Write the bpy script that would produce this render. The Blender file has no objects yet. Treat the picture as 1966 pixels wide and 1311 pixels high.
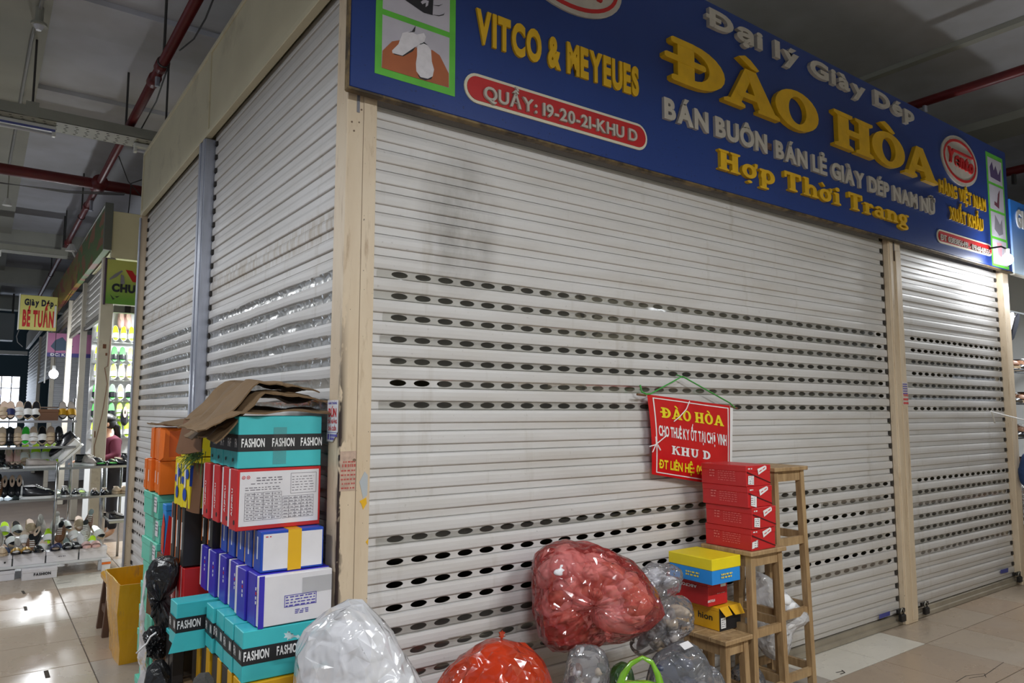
import bpy, bmesh, math, random
from mathutils import Vector, Matrix, Euler, noise
random.seed(7)
scene = bpy.context.scene
COL = scene.collection
PI = math.pi

# ------------------------------------------------------------------ camera
CAM_F = 1397.0                       # focal length in pixels of the 1966 px wide frame
CAM_YAW, CAM_PITCH, CAM_ROLL = math.radians(53.9), math.radians(5.47), math.radians(0.1)
CAM_LOC = Vector((-1.123, -2.661, 1.5))
_fw = Vector((math.cos(CAM_PITCH) * math.cos(CAM_YAW), math.cos(CAM_PITCH) * math.sin(CAM_YAW), math.sin(CAM_PITCH)))
_r = _fw.cross(Vector((0, 0, 1))).normalized()
_u = _r.cross(_fw)
CR = math.cos(CAM_ROLL) * _r + math.sin(CAM_ROLL) * _u
CU = -math.sin(CAM_ROLL) * _r + math.cos(CAM_ROLL) * _u
cam_d = bpy.data.cameras.new('camera')
cam_d.sensor_width = 36.0
cam_d.lens = CAM_F / 1966.0 * 36.0
cam_d.clip_end = 200
cam = bpy.data.objects.new('camera', cam_d)
COL.objects.link(cam)
cam.matrix_world = Matrix((
    (CR.x, CU.x, -_fw.x, CAM_LOC.x), (CR.y, CU.y, -_fw.y, CAM_LOC.y),
    (CR.z, CU.z, -_fw.z, CAM_LOC.z), (0, 0, 0, 1)))
scene.camera = cam

def ray(px, py):
    return CR * ((px - 983.0) / CAM_F) + CU * (-(py - 655.5) / CAM_F) + _fw
def hit(px, py, ax, val):
    d = ray(px, py)
    return CAM_LOC + d * ((val - CAM_LOC[ax]) / d[ax])

# ------------------------------------------------------------------ world, exposure
scene.view_settings.view_transform = 'Standard'
scene.view_settings.look = 'None'
scene.view_settings.gamma = 1.0
scene.view_settings.exposure = 0.0
scene.view_settings.use_curve_mapping = False
scene.cycles.use_denoising = True
world = bpy.data.worlds.new('world')
scene.world = world
world.use_nodes = True
bg = world.node_tree.nodes['Background']
bg.inputs[0].default_value = (0.80, 0.88, 1.0, 1)
bg.inputs[1].default_value = 0.45

# lamps of the hall: hanging fluorescent battens over the aisles (fixtures are built further down)
HALL_TUBES = [  # x, y, z, direction ('x' or 'y'), watts
    (-0.6, -3.2, 3.40, 'x', 96), (2.0, -3.2, 3.40, 'x', 90), (5.4, -3.2, 3.40, 'x', 8),
    (-2.3, 0.0, 3.40, 'y', 54), (-2.3, 3.2, 3.40, 'y', 54), (-2.3, 6.6, 3.40, 'y', 54), (-2.6, 10.5, 3.40, 'y', 50),
]

# ------------------------------------------------------------------ helpers
def lin(c):
    return tuple(((x / 255) / 12.92 if x / 255 <= 0.04045 else ((x / 255 + 0.055) / 1.055) ** 2.4) for x in c)

MATS = {}
def mat(name, rgb, rough=0.5, metal=0.0, var=0.0, vscale=8.0, bump=0.0, bscale=60.0, dirt=None, dscale=3.0,
        damt=0.5, coat=0.0, stretch=None, spec=None, emit=None, estr=0.0, trans=0.0, alpha=1.0, dpos=0.55):
    """procedural principled material: noise colour variation, dirt patches, fine bump"""
    if name in MATS:
        return MATS[name]
    m = bpy.data.materials.new(name)
    m.use_nodes = True
    nt = m.node_tree
    b = nt.nodes['Principled BSDF']
    col = lin(rgb) + (1,)
    b.inputs['Base Color'].default_value = col
    b.inputs['Roughness'].default_value = rough
    b.inputs['Metallic'].default_value = metal
    if coat:
        b.inputs['Coat Weight'].default_value = coat
        b.inputs['Coat Roughness'].default_value = 0.08
    if spec is not None:
        b.inputs['Specular IOR Level'].default_value = spec
    if emit:
        b.inputs['Emission Color'].default_value = lin(emit) + (1,)
        b.inputs['Emission Strength'].default_value = estr
    if trans:
        b.inputs['Transmission Weight'].default_value = trans
    if alpha < 1:
        b.inputs['Alpha'].default_value = alpha
    if var or bump or dirt:
        tc = nt.nodes.new('ShaderNodeTexCoord')
        mp = nt.nodes.new('ShaderNodeMapping')
        nt.links.new(tc.outputs['Object'], mp.inputs['Vector'])
        if stretch:
            mp.inputs['Scale'].default_value = stretch
    last = None
    if var:
        n = nt.nodes.new('ShaderNodeTexNoise')
        n.inputs['Scale'].default_value = vscale
        n.inputs['Detail'].default_value = 5
        nt.links.new(mp.outputs[0], n.inputs['Vector'])
        cr = nt.nodes.new('ShaderNodeValToRGB')
        cr.color_ramp.elements[0].position = 0.3
        cr.color_ramp.elements[1].position = 0.7
        cr.color_ramp.elements[0].color = tuple(c * (1 - var) for c in col[:3]) + (1,)
        cr.color_ramp.elements[1].color = tuple(min(1, c * (1 + var * 0.6)) for c in col[:3]) + (1,)
        nt.links.new(n.outputs['Fac'], cr.inputs['Fac'])
        last = cr.outputs['Color']
    if dirt:
        n = nt.nodes.new('ShaderNodeTexNoise')
        n.inputs['Scale'].default_value = dscale
        n.inputs['Detail'].default_value = 8
        n.inputs['Roughness'].default_value = 0.65
        nt.links.new(mp.outputs[0], n.inputs['Vector'])
        cr = nt.nodes.new('ShaderNodeValToRGB')
        cr.color_ramp.elements[0].position = dpos
        cr.color_ramp.elements[1].position = min(0.99, dpos + 0.13)
        cr.color_ramp.elements[0].color = (0, 0, 0, 1)
        cr.color_ramp.elements[1].color = (damt, damt, damt, 1)
        nt.links.new(n.outputs['Fac'], cr.inputs['Fac'])
        mx = nt.nodes.new('ShaderNodeMix')
        mx.data_type = 'RGBA'
        nt.links.new(cr.outputs['Color'], mx.inputs['Factor'])
        if last:
            nt.links.new(last, mx.inputs['A'])
        else:
            mx.inputs['A'].default_value = col
        mx.inputs['B'].default_value = lin(dirt) + (1,)
        last = mx.outputs['Result']
    if last:
        nt.links.new(last, b.inputs['Base Color'])
    if bump:
        n = nt.nodes.new('ShaderNodeTexNoise')
        n.inputs['Scale'].default_value = bscale
        n.inputs['Detail'].default_value = 4
        nt.links.new(mp.outputs[0], n.inputs['Vector'])
        bp = nt.nodes.new('ShaderNodeBump')
        bp.inputs['Strength'].default_value = bump
        bp.inputs['Distance'].default_value = 0.01
        nt.links.new(n.outputs['Fac'], bp.inputs['Height'])
        nt.links.new(bp.outputs[0], b.inputs['Normal'])
    MATS[name] = m
    return m

def film_mat(name, tint, body, opacity, rough=0.12, bump=0.6, bscale=22, spec=0.6, gloss=1.0):
    """thin plastic film: partly see-through, glossy, wrinkled"""
    if name in MATS:
        return MATS[name]
    m = bpy.data.materials.new(name)
    m.use_nodes = True
    nt = m.node_tree
    out = nt.nodes['Material Output']
    b = nt.nodes['Principled BSDF']
    b.inputs['Base Color'].default_value = lin(body) + (1,)
    b.inputs['Roughness'].default_value = rough
    b.inputs['Specular IOR Level'].default_value = spec
    b.inputs['Coat Weight'].default_value = 0.5
    b.inputs['Coat Roughness'].default_value = 0.06
    t = nt.nodes.new('ShaderNodeBsdfTransparent')
    t.inputs[0].default_value = lin(tint) + (1,)
    gl = nt.nodes.new('ShaderNodeBsdfGlossy')
    gl.inputs['Roughness'].default_value = rough
    mx = nt.nodes.new('ShaderNodeMixShader')
    mx2 = nt.nodes.new('ShaderNodeMixShader')
    mx.inputs[0].default_value = opacity
    nt.links.new(t.outputs[0], mx.inputs[1])
    nt.links.new(b.outputs[0], mx.inputs[2])
    fr = nt.nodes.new('ShaderNodeFresnel')
    fr.inputs[0].default_value = 1.5
    fm = nt.nodes.new('ShaderNodeMath'); fm.operation = 'MULTIPLY'; fm.inputs[1].default_value = gloss
    nt.links.new(fr.outputs[0], fm.inputs[0]); nt.links.new(fm.outputs[0], mx2.inputs[0])
    nt.links.new(mx.outputs[0], mx2.inputs[1])
    nt.links.new(gl.outputs[0], mx2.inputs[2])
    nt.links.new(mx2.outputs[0], out.inputs[0])
    tc = nt.nodes.new('ShaderNodeTexCoord')
    n = nt.nodes.new('ShaderNodeTexNoise')
    n.noise_type = 'RIDGED_MULTIFRACTAL'
    n.inputs['Scale'].default_value = bscale * 0.45
    n.inputs['Detail'].default_value = 2
    n.inputs['Distortion'].default_value = 0.6
    nt.links.new(tc.outputs['Object'], n.inputs['Vector'])
    bp = nt.nodes.new('ShaderNodeBump')
    bp.inputs['Strength'].default_value = bump
    bp.inputs['Distance'].default_value = 0.02
    nt.links.new(n.outputs['Fac'], bp.inputs['Height'])
    for q in (b.inputs['Normal'], gl.inputs['Normal'], fr.inputs['Normal']):
        nt.links.new(bp.outputs[0], q)
    MATS[name] = m
    return m

class MB:
    """collects geometry, then links it as ONE mesh object"""
    def __init__(s):
        s.v = []; s.f = []; s.mi = []
    def add(s, vs, fs, mi=0):
        o = len(s.v)
        s.v += [tuple(v) for v in vs]
        s.f += [tuple(i + o for i in f) for f in fs]
        s.mi += [mi] * len(fs)
        return s
    def box(s, lo, hi, mi=0, M=None):
        x0, y0, z0 = lo; x1, y1, z1 = hi
        vs = [(x0, y0, z0), (x1, y0, z0), (x1, y1, z0), (x0, y1, z0), (x0, y0, z1), (x1, y0, z1), (x1, y1, z1), (x0, y1, z1)]
        if M is not None:
            vs = [tuple(M @ Vector(v)) for v in vs]
        return s.add(vs, [(0, 3, 2, 1), (4, 5, 6, 7), (0, 1, 5, 4), (1, 2, 6, 5), (2, 3, 7, 6), (3, 0, 4, 7)], mi)
    def cbox(s, lo, hi, c=0.004, mi=0, M=None):
        """box with chamfered edges"""
        bm = bmesh.new()
        x0, y0, z0 = lo; x1, y1, z1 = hi
        vs = [bm.verts.new(v) for v in [(x0, y0, z0), (x1, y0, z0), (x1, y1, z0), (x0, y1, z0), (x0, y0, z1), (x1, y0, z1), (x1, y1, z1), (x0, y1, z1)]]
        for f in [(0, 3, 2, 1), (4, 5, 6, 7), (0, 1, 5, 4), (1, 2, 6, 5), (2, 3, 7, 6), (3, 0, 4, 7)]:
            bm.faces.new([vs[i] for i in f])
        bmesh.ops.bevel(bm, geom=bm.edges[:], offset=c, segments=1, affect='EDGES')
        bm.verts.index_update()
        V = [v.co.copy() for v in bm.verts]
        if M is not None:
            V = [M @ v for v in V]
        F = [[v.index for v in f.verts] for f in bm.faces]
        bm.free()
        return s.add(V, F, mi)
    def bar(s, a, b, w, h, up=(0, 0, 1), mi=0, w2=None, h2=None):
        """straight bar of rectangular section from a to b"""
        a = Vector(a); b = Vector(b)
        d = (b - a).normalized()
        up = Vector(up)
        if abs(d.dot(up)) > 0.99:
            up = Vector((0, 1, 0))
        x = d.cross(up).normalized(); y = x.cross(d)
        w2 = w if w2 is None else w2; h2 = h if h2 is None else h2
        vs = [a + x * (i * w / 2) + y * (j * h / 2) for i, j in ((-1, -1), (1, -1), (1, 1), (-1, 1))]
        vs += [b + x * (i * w2 / 2) + y * (j * h2 / 2) for i, j in ((-1, -1), (1, -1), (1, 1), (-1, 1))]
        return s.add(vs, [(3, 2, 1, 0), (4, 5, 6, 7), (0, 1, 5, 4), (1, 2, 6, 5), (2, 3, 7, 6), (3, 0, 4, 7)], mi)
    def tube(s, pts, r, n=8, mi=0, cap=True):
        pts = [Vector(p) for p in pts]
        rings = []
        up = Vector((0.13, 0.31, 0.94)).normalized()
        for i, p in enumerate(pts):
            d = (pts[min(i + 1, len(pts) - 1)] - pts[max(i - 1, 0)]).normalized()
            x = d.cross(up)
            if x.length < 1e-3:
                x = d.cross(Vector((1, 0, 0)))
            x.normalize(); y = x.cross(d)
            rr = r[i] if isinstance(r, (list, tuple)) else r
            rings.append([p + (x * math.cos(2 * PI * k / n) + y * math.sin(2 * PI * k / n)) * rr for k in range(n)])
        vs = [v for rg in rings for v in rg]
        fs = []
        for i in range(len(rings) - 1):
            for k in range(n):
                fs.append((i * n + k, i * n + (k + 1) % n, (i + 1) * n + (k + 1) % n, (i + 1) * n + k))
        if cap:
            fs.append(tuple(range(n))[::-1])
            fs.append(tuple((len(rings) - 1) * n + k for k in range(n)))
        return s.add(vs, fs, mi)
    def prism(s, pts, d, mi=0):
        """polygon pts (3-D, planar) swept by vector d"""
        pts = [Vector(p) for p in pts]; d = Vector(d); n = len(pts)
        vs = pts + [p + d for p in pts]
        fs = [tuple(range(n))[::-1], tuple(range(n, 2 * n))] + [(k, (k + 1) % n, n + (k + 1) % n, n + k) for k in range(n)]
        return s.add(vs, fs, mi)
    def loft(s, rings, mi=0, cap=True, closed=True):
        n = len(rings[0])
        vs = [v for rg in rings for v in rg]
        fs = []
        for i in range(len(rings) - 1):
            for k in range(n if closed else n - 1):
                fs.append((i * n + k, i * n + (k + 1) % n, (i + 1) * n + (k + 1) % n, (i + 1) * n + k))
        if cap and closed:
            fs.append(tuple(range(n))[::-1]); fs.append(tuple((len(rings) - 1) * n + k for k in range(n)))
        return s.add(vs, fs, mi)
    def mesh(s, name, mats, smooth=False):
        me = bpy.data.meshes.new(name)
        me.from_pydata(s.v, [], s.f)
        if not isinstance(mats, (list, tuple)):
            mats = [mats]
        for m in mats:
            me.materials.append(m)
        if len(mats) > 1:
            me.polygons.foreach_set('material_index', s.mi)
        bm = bmesh.new(); bm.from_mesh(me)
        bmesh.ops.recalc_face_normals(bm, faces=bm.faces[:])
        bm.to_mesh(me); bm.free()
        if smooth:
            me.polygons.foreach_set('use_smooth', [True] * len(me.polygons))
        me.update()
        return me
    def build(s, name, mats, parent=None, smooth=False, loc=None):
        return link(name, s.mesh(name, mats, smooth), parent, loc)

def link(name, data, parent=None, loc=None, rot=None, scale=None):
    o = bpy.data.objects.new(name, data)
    COL.objects.link(o)
    if parent is not None:
        o.parent = parent
    if loc is not None:
        o.location = loc
    if rot is not None:
        o.rotation_euler = rot
    if scale is not None:
        o.scale = scale
    return o

def tag(o, label, cat, group=None, kind=None):
    o['label'] = label
    o['category'] = cat
    if group:
        o['group'] = group
    if kind:
        o['kind'] = kind
    return o

def thing(name, label, cat, loc=(0, 0, 0), rotz=0.0, group=None):
    o = link(name, None, None, loc, (0, 0, rotz))
    o.empty_display_size = 0.05
    return tag(o, label, cat, group)

def struct(o):
    o['kind'] = 'structure'
    return o

def copy_tree(o, parent=None):
    c = o.copy()
    COL.objects.link(c)
    c.parent = parent
    for ch in list(o.children):
        copy_tree(ch, c)
    return c

# lettering: glyph meshes from Blender's built-in typeface
ORD = ('first', 'second', 'third', 'fourth', 'fifth', 'sixth', 'seventh', 'eighth', 'ninth')
_GL = {}
def glyph(ch, bold=0.02, ext=0.0, bev=0.0):
    k = (ch, bold, ext, bev)
    if k not in _GL:
        cu = bpy.data.curves.new('glyph', 'FONT')
        cu.body = 'D' if ch == 'Đ' else ch; cu.offset = bold; cu.extrude = ext; cu.bevel_depth = bev
        cu.resolution_u = 4
        o = bpy.data.objects.new('glyph', cu)
        COL.objects.link(o)
        bpy.context.view_layer.update()
        me = bpy.data.meshes.new_from_object(o.evaluated_get(bpy.context.evaluated_depsgraph_get()))
        bpy.data.objects.remove(o); bpy.data.curves.remove(cu)
        vs = [tuple(v.co) for v in me.vertices]; fs = [tuple(p.vertices) for p in me.polygons]
        if ch == 'Đ':            # D with a stroke through the stem
            n = len(vs); e = ext + 0.0006; x0 = min(v[0] for v in vs); x1 = max(v[0] for v in vs); xa, xb = x0 - 0.09, x0 + (x1 - x0) * 0.48
            vs += [(x, y, z) for z in (-e, e) for x, y in ((xa, .29 - bold), (xb, .29 - bold), (xb, .37 + bold), (xa, .37 + bold))]
            fs += [tuple(n + i for i in f) for f in ((3, 2, 1, 0), (4, 5, 6, 7), (0, 1, 5, 4), (1, 2, 6, 5), (2, 3, 7, 6), (3, 0, 4, 7))]
        bpy.data.meshes.remove(me)
        xs = [v[0] for v in vs] or [0, 0.3]
        _GL[k] = (vs, fs, min(xs), max(xs))
    return _GL[k]
BASE_GAP = 0.075
def text_layout(s, bold=0.02, gap=BASE_GAP, space=0.3, ext=0.0):
    x = 0.0; out = []
    for ch in s:
        if ch == ' ':
            x += space; continue
        vs, fs, a, b = glyph(ch, bold, ext)
        out.append((ch, x - a))
        x += (b - a) + gap
    return out, x - gap
def text_mb(s, width, height, bold=0.02, ext=0.0, gap=BASE_GAP, space=0.3, slant=0.0, squeeze=True):
    """text mesh in the local XY plane, cap height = height, total width = width, centred in x, baseline at 0"""
    lay, tw = text_layout(s, bold, gap, space, ext)
    mb = MB()
    sy = height / 0.70
    sx = width / tw if squeeze else sy
    for ch, x in lay:
        vs, fs, a, b = glyph(ch, bold, ext)
        mb.add([((v[0] + x - tw / 2) * sx + slant * v[1] * sy, v[1] * sy, v[2]) for v in vs], fs)
    return mb
# ------------------------------------------------------------------ floor
def pos_mat(name, rgb, rough, spec=None):
    """principled with world-position driven stains; returns (material, nodetree, bsdf, position output)"""
    m = bpy.data.materials.new(name); m.use_nodes = True
    nt = m.node_tree; b = nt.nodes['Principled BSDF']
    b.inputs['Base Color'].default_value = lin(rgb) + (1,)
    b.inputs['Roughness'].default_value = rough
    if spec is not None:
        b.inputs['Specular IOR Level'].default_value = spec
    g = nt.nodes.new('ShaderNodeNewGeometry')
    MATS[name] = m
    return m, nt, b, g.outputs['Position']
def nnoise(nt, vec, scale, detail=5, stretch=None, rough=0.5):
    if stretch:
        mp = nt.nodes.new('ShaderNodeMapping'); mp.inputs['Scale'].default_value = stretch
        nt.links.new(vec, mp.inputs['Vector']); vec = mp.outputs[0]
    n = nt.nodes.new('ShaderNodeTexNoise')
    n.inputs['Scale'].default_value = scale; n.inputs['Detail'].default_value = detail; n.inputs['Roughness'].default_value = rough
    nt.links.new(vec, n.inputs['Vector'])
    return n.outputs['Fac']
def nramp(nt, fac, p0, p1, v0=0.0, v1=1.0):
    r = nt.nodes.new('ShaderNodeMapRange')
    r.inputs['From Min'].default_value = p0; r.inputs['From Max'].default_value = p1
    r.inputs['To Min'].default_value = v0; r.inputs['To Max'].default_value = v1
    nt.links.new(fac, r.inputs['Value'])
    return r.outputs[0]
def nmath(nt, op, a, b):
    n = nt.nodes.new('ShaderNodeMath'); n.operation = op
    for i, q in enumerate((a, b)):
        if isinstance(q, (int, float)):
            n.inputs[i].default_value = q
        else:
            nt.links.new(q, n.inputs[i])
    return n.outputs[0]
def nmix(nt, fac, a, b):
    mx = nt.nodes.new('ShaderNodeMix'); mx.data_type = 'RGBA'
    nt.links.new(fac, mx.inputs['Factor'])
    for k, q in (('A', a), ('B', b)):
        if isinstance(q, tuple):
            mx.inputs[k].default_value = lin(q) + (1,)
        else:
            nt.links.new(q, mx.inputs[k])
    return mx.outputs['Result']
def nxyz(nt, pos):
    s = nt.nodes.new('ShaderNodeSeparateXYZ'); nt.links.new(pos, s.inputs[0])
    return s.outputs
def nblob(nt, xyz, ax0, c0, r0, ax1, c1, r1):
    """soft elliptical mask, 1 in the centre"""
    a = nmath(nt, 'DIVIDE', nmath(nt, 'SUBTRACT', xyz[ax0], c0), r0)
    b = nmath(nt, 'DIVIDE', nmath(nt, 'SUBTRACT', xyz[ax1], c1), r1)
    d = nmath(nt, 'ADD', nmath(nt, 'MULTIPLY', a, a), nmath(nt, 'MULTIPLY', b, b))
    return nramp(nt, d, 1.0, 0.0)

def tile_mat(name, rgb):
    m, nt, b, pos = pos_mat(name, rgb, 0.22, 0.5)
    n1 = nnoise(nt, pos, 2.2, 6); n2 = nnoise(nt, pos, 40, 4)
    c = nmix(nt, nramp(nt, n1, 0.35, 0.75, 0, 0.35), rgb, tuple(x * 0.72 for x in rgb))
    c = nmix(nt, nramp(nt, n2, 0.62, 0.75, 0, 0.35), c, (96, 84, 72))
    nt.links.new(c, b.inputs['Base Color'])
    nt.links.new(nramp(nt, n1, 0.3, 0.7, 0.16, 0.42), b.inputs['Roughness'])
    return m
TILE = 0.555; TX0 = -0.50; TY0 = -0.29
floor = MB()
floor.box((-14, -12, -0.1), (30, 34, -0.004))
floor_o = struct(floor.build('floor', mat('grout', (84, 72, 62), 0.7, var=0.2, vscale=4)))
tmats = [tile_mat('tile_beige', (164, 144, 124)), tile_mat('tile_sand', (170, 154, 136)), tile_mat('tile_grey', (162, 152, 142)), tile_mat('tile_pale', (212, 206, 194))]
tmesh = []
for m_ in tmats:
    q = MB(); q.cbox((0.003, 0.003, -0.012), (TILE - 0.003, TILE - 0.003, 0.0), 0.0015)
    tmesh.append(q.mesh('tile', m_))
rt = random.Random(3)
PALE = {(7, 0), (6, 0), (0, 9)}
def put_tiles(i0, i1, j0, j1):
    for i in range(i0, i1):
        for j in range(j0, j1):
            k = 3 if (i, j) in PALE else rt.choice((0, 0, 0, 1, 1, 2))
            link('tile', tmesh[k], floor_o, (TX0 + i * TILE, TY0 + j * TILE, 0))
put_tiles(-4, 1, -4, 14)          # left aisle
put_tiles(1, 18, -4, 1)           # aisle before the blue sign
put_tiles(1, 3, 9, 13)            # cross passage behind the stall
# cracks and scuffs in the tiles
crk = mat('crack', (58, 50, 42), 0.9)
def crack(pxs, w=0.004):
    q = MB()
    P = [hit(px, py, 2, 0.0006) for px, py in pxs]
    for a, b in zip(P[:-1], P[1:]):
        d = (b - a).normalized(); s_ = Vector((-d.y, d.x, 0)) * w / 2
        q.add([a - s_, b - s_, b + s_, a + s_], [(0, 1, 2, 3)])
    return q.build('crack', crk, floor_o)
crack([(1835, 1309), (1855, 1297), (1890, 1293), (1893, 1300)]); crack([(1860, 1302), (1889, 1297), (1927, 1271)])
crack([(0, 1112), (30, 1110), (55, 1106), (78, 1098), (92, 1094)], 0.012); crack([(108, 1121), (122, 1119), (137, 1117)], 0.01)
crack([(43, 1134), (47, 1140)], 0.02); crack([(48, 1164), (50, 1172)], 0.022); crack([(88, 1287), (92, 1301)], 0.024); crack([(164, 1102), (176, 1100)], 0.01)
crack([(1605, 1291), (1620, 1288)], 0.008); crack([(1616, 1286), (1622, 1291), (1613, 1294)], 0.008)

# ------------------------------------------------------------------ ceiling
CEIL = 4.95
m, nt, b, pos = pos_mat('ceiling_paint', (150, 150, 150), 0.85)
n1 = nnoise(nt, pos, 0.7, 4, rough=0.6)
c = nmix(nt, nramp(nt, n1, 0.4, 0.62, 0, 1), (198, 200, 208), (178, 179, 182))
nt.links.new(c, b.inputs['Base Color'])
ceilm = m
beamm = mat('beam_paint', (166, 166, 156), 0.85, var=0.12, vscale=1.5)
q = MB(); q.box((-14, -12, CEIL), (30, 34, CEIL + 0.2))
ceil_o = struct(q.build('ceiling', ceilm))
for y0, y1, d in ((2.35, 3.0, 0.05), (4.1, 4.75, 0.05), (6.3, 6.95, 0.05), (9.6, 10.1, 0.05), (14.0, 14.5, 0.25), (18.5, 19.0, 0.4), (24, 24.5, 0.4), (-2.2, -1.7, 0.05)):
    q = MB(); q.box((-14, y0, CEIL - d), (30, y1, CEIL - 0.001)); q.build('ceiling_beam', beamm if d > 0.1 else ceilm, ceil_o)
for x0, x1, d in ((-1.75, -0.82, 0.10), (6.05, 6.14, 0.05), (8.3, 8.9, 0.10), (12.5, 13.2, 0.3)):
    q = MB(); q.box((x0, -12, CEIL - d), (x1, 34, CEIL - 0.002)); q.build('ceiling_beam', beamm, ceil_o)

# ------------------------------------------------------------------ the closed stall: inner walls
cream = mat('cream_sheet', (208, 200, 170), 0.5, var=0.06, vscale=3, dirt=(120, 108, 84), dscale=2.2, damt=0.35, dpos=0.56)
innerm = mat('stall_inside', (92, 90, 86), 0.9)
SX1, SY1 = 6.42, 4.66
q = MB(); q.box((0.05, SY1 - 0.03, 0), (SX1, SY1, 3.8)); struct(q.build('wall_back', cream))
q = MB(); q.box((SX1 - 0.03, 0.06, 0), (SX1, SY1 - 0.03, 3.8)); struct(q.build('wall_right', cream))
q = MB(); q.box((0.05, 0.14, 3.42), (SX1 - 0.03, SY1 - 0.03, 3.46)); struct(q.build('wall_top', cream))

# ------------------------------------------------------------------ roller shutters
def shutter_mat(name, left):
    m, nt, b, pos = pos_mat(name, (208, 205, 198), 0.42, 0.45)
    xyz = nxyz(nt, pos)
    st = (1.2, 1.2, 9.0)
    n1 = nnoise(nt, pos, 1.1, 6, st, 0.6)
    c = nmix(nt, nramp(nt, n1, 0.42, 0.72, 0, 0.5), (208, 206, 205), (184, 177, 168))
    n2 = nnoise(nt, pos, 55, 3)
    c = nmix(nt, nramp(nt, n2, 0.70, 0.78, 0, 0.3), c, (110, 98, 82))
    # vertical grime runs
    n3 = nnoise(nt, pos, 2.0, 4, (6, 6, 0.5), 0.6)
    c = nmix(nt, nramp(nt, n3, 0.60, 0.80, 0, 0.35), c, (150, 138, 118))
    if left:   # brown glue residue of old tape above the perforated rows
        n4 = nnoise(nt, pos, 3.0, 5, (1, 9, 1.5), 0.6)
        band = nramp(nt, nmath(nt, 'ABSOLUTE', nmath(nt, 'SUBTRACT', xyz[2], 2.29), 0.0), 0.085, 0.03)
        c = nmix(nt, nmath(nt, 'MULTIPLY', band, nramp(nt, n4, 0.38, 0.62, 0, 0.6)), c, (150, 130, 100))
        low = nramp(nt, xyz[2], 2.6, 3.3)
        c = nmix(nt, nmath(nt, 'MULTIPLY', low, 0.3), c, (150, 146, 136))
    else:      # dark upright smudge below the sign and dirt near the floor
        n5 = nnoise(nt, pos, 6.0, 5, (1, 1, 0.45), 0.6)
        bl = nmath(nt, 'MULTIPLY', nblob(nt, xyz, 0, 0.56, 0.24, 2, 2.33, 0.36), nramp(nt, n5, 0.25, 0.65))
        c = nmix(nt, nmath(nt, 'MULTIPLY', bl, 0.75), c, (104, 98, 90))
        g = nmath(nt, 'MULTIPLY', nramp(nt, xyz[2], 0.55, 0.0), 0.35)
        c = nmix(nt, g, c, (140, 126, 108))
    nt.links.new(c, b.inputs['Base Color'])
    return m
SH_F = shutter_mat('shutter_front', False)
SH_L = shutter_mat('shutter_left', True)
lockm = mat('end_lock', (48, 44, 40), 0.6)
PITCH = 0.09
PROF = [(0.012, 0.0), (0.012, 0.0026), (0.006, 0.0030), (0.006, 0.0355), (-0.002, 0.0365), (-0.0042, 0.040), (-0.0055, 0.056), (-0.005, 0.074), (-0.002, 0.0865), (0.012, 0.090)]
def slat_mesh(L, mats, holes=None, hp=0.1116, locks='b', wave=0.0, seed=0):
    """one shutter slat: recessed band below (perforated or plain), convex band above"""
    q = MB()
    nseg = max(2, int(L / 0.12)) if wave else 1
    def w(x, z):
        return z + (noise.noise((x * 2.3 + seed * 7.1, seed, 0.3)) * wave if 0.0355 <= z <= 0.06 else 0.0)
    for i in range(len(PROF) - 1):
        (y0, z0), (y1, z1) = PROF[i], PROF[i + 1]
        if holes and i == 2:
            continue
        for s_ in range(nseg):
            x0, x1 = L * s_ / nseg, L * (s_ + 1) / nseg
            q.add([(x0, y0, w(x0, z0)), (x1, y0, w(x1, z0)), (x1, y1, w(x1, z1)), (x0, y1, w(x0, z1))], [(0, 1, 2, 3)])
    if holes:
        y = 0.006; z0, z1 = 0.0030, 0.0355 + (wave * 0.8); zc = 0.0192
        first, n = holes
        xa = first - hp / 2; xb = xa + n * hp
        q.add([(0, y, z0), (xa, y, z0), (xa, y, z1), (0, y, z1)], [(0, 1, 2, 3)])
        q.add([(xb, y, z0), (L, y, z0), (L, y, z1), (xb, y, z1)], [(0, 1, 2, 3)])
        K = 16
        for h in range(n):
            cx = first + h * hp
            rect = []; ell = []
            for k in range(K):
                t = 2 * PI * k / K
                ex, ez = math.cos(t) * 0.0385, math.sin(t) * 0.0132
                ell.append((cx + ex, y, zc + ez))
                cth, sth = math.cos(t), math.sin(t)
                sc = 1 / max(abs(cth), abs(sth))
                hz = (z1 - zc) if sth > 0 else (zc - z0)
                rect.append((cx + cth * sc * hp / 2, y, zc + sth * sc * hz))
            q.add(rect + ell, [(k, (k + 1) % K, K + (k + 1) % K, K + k) for k in range(K)])
            # thickness of the punched edge
            q.add(ell + [(v[0], v[1] + 0.004, v[2]) for v in ell], [(k, (k + 1) % K, K + (k + 1) % K, K + k) for k in range(K)])
    if locks:
        for xx in ((0.0,) if locks == 'a' else (L - 0.022,)):
            q.box((xx, -0.008, 0.006), (xx + 0.022, 0.010, 0.034), 1)
    return q.mesh('slat', mats)
TAPE_F = film_mat('clear_tape', (240, 240, 238), (200, 198, 192), 0.07, 0.16, 0.22, 20, gloss=0.35)
TAPE_L = film_mat('milky_tape', (235, 235, 232), (206, 204, 198), 0.62, 0.22, 0.35, 45, gloss=0.45)
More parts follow.
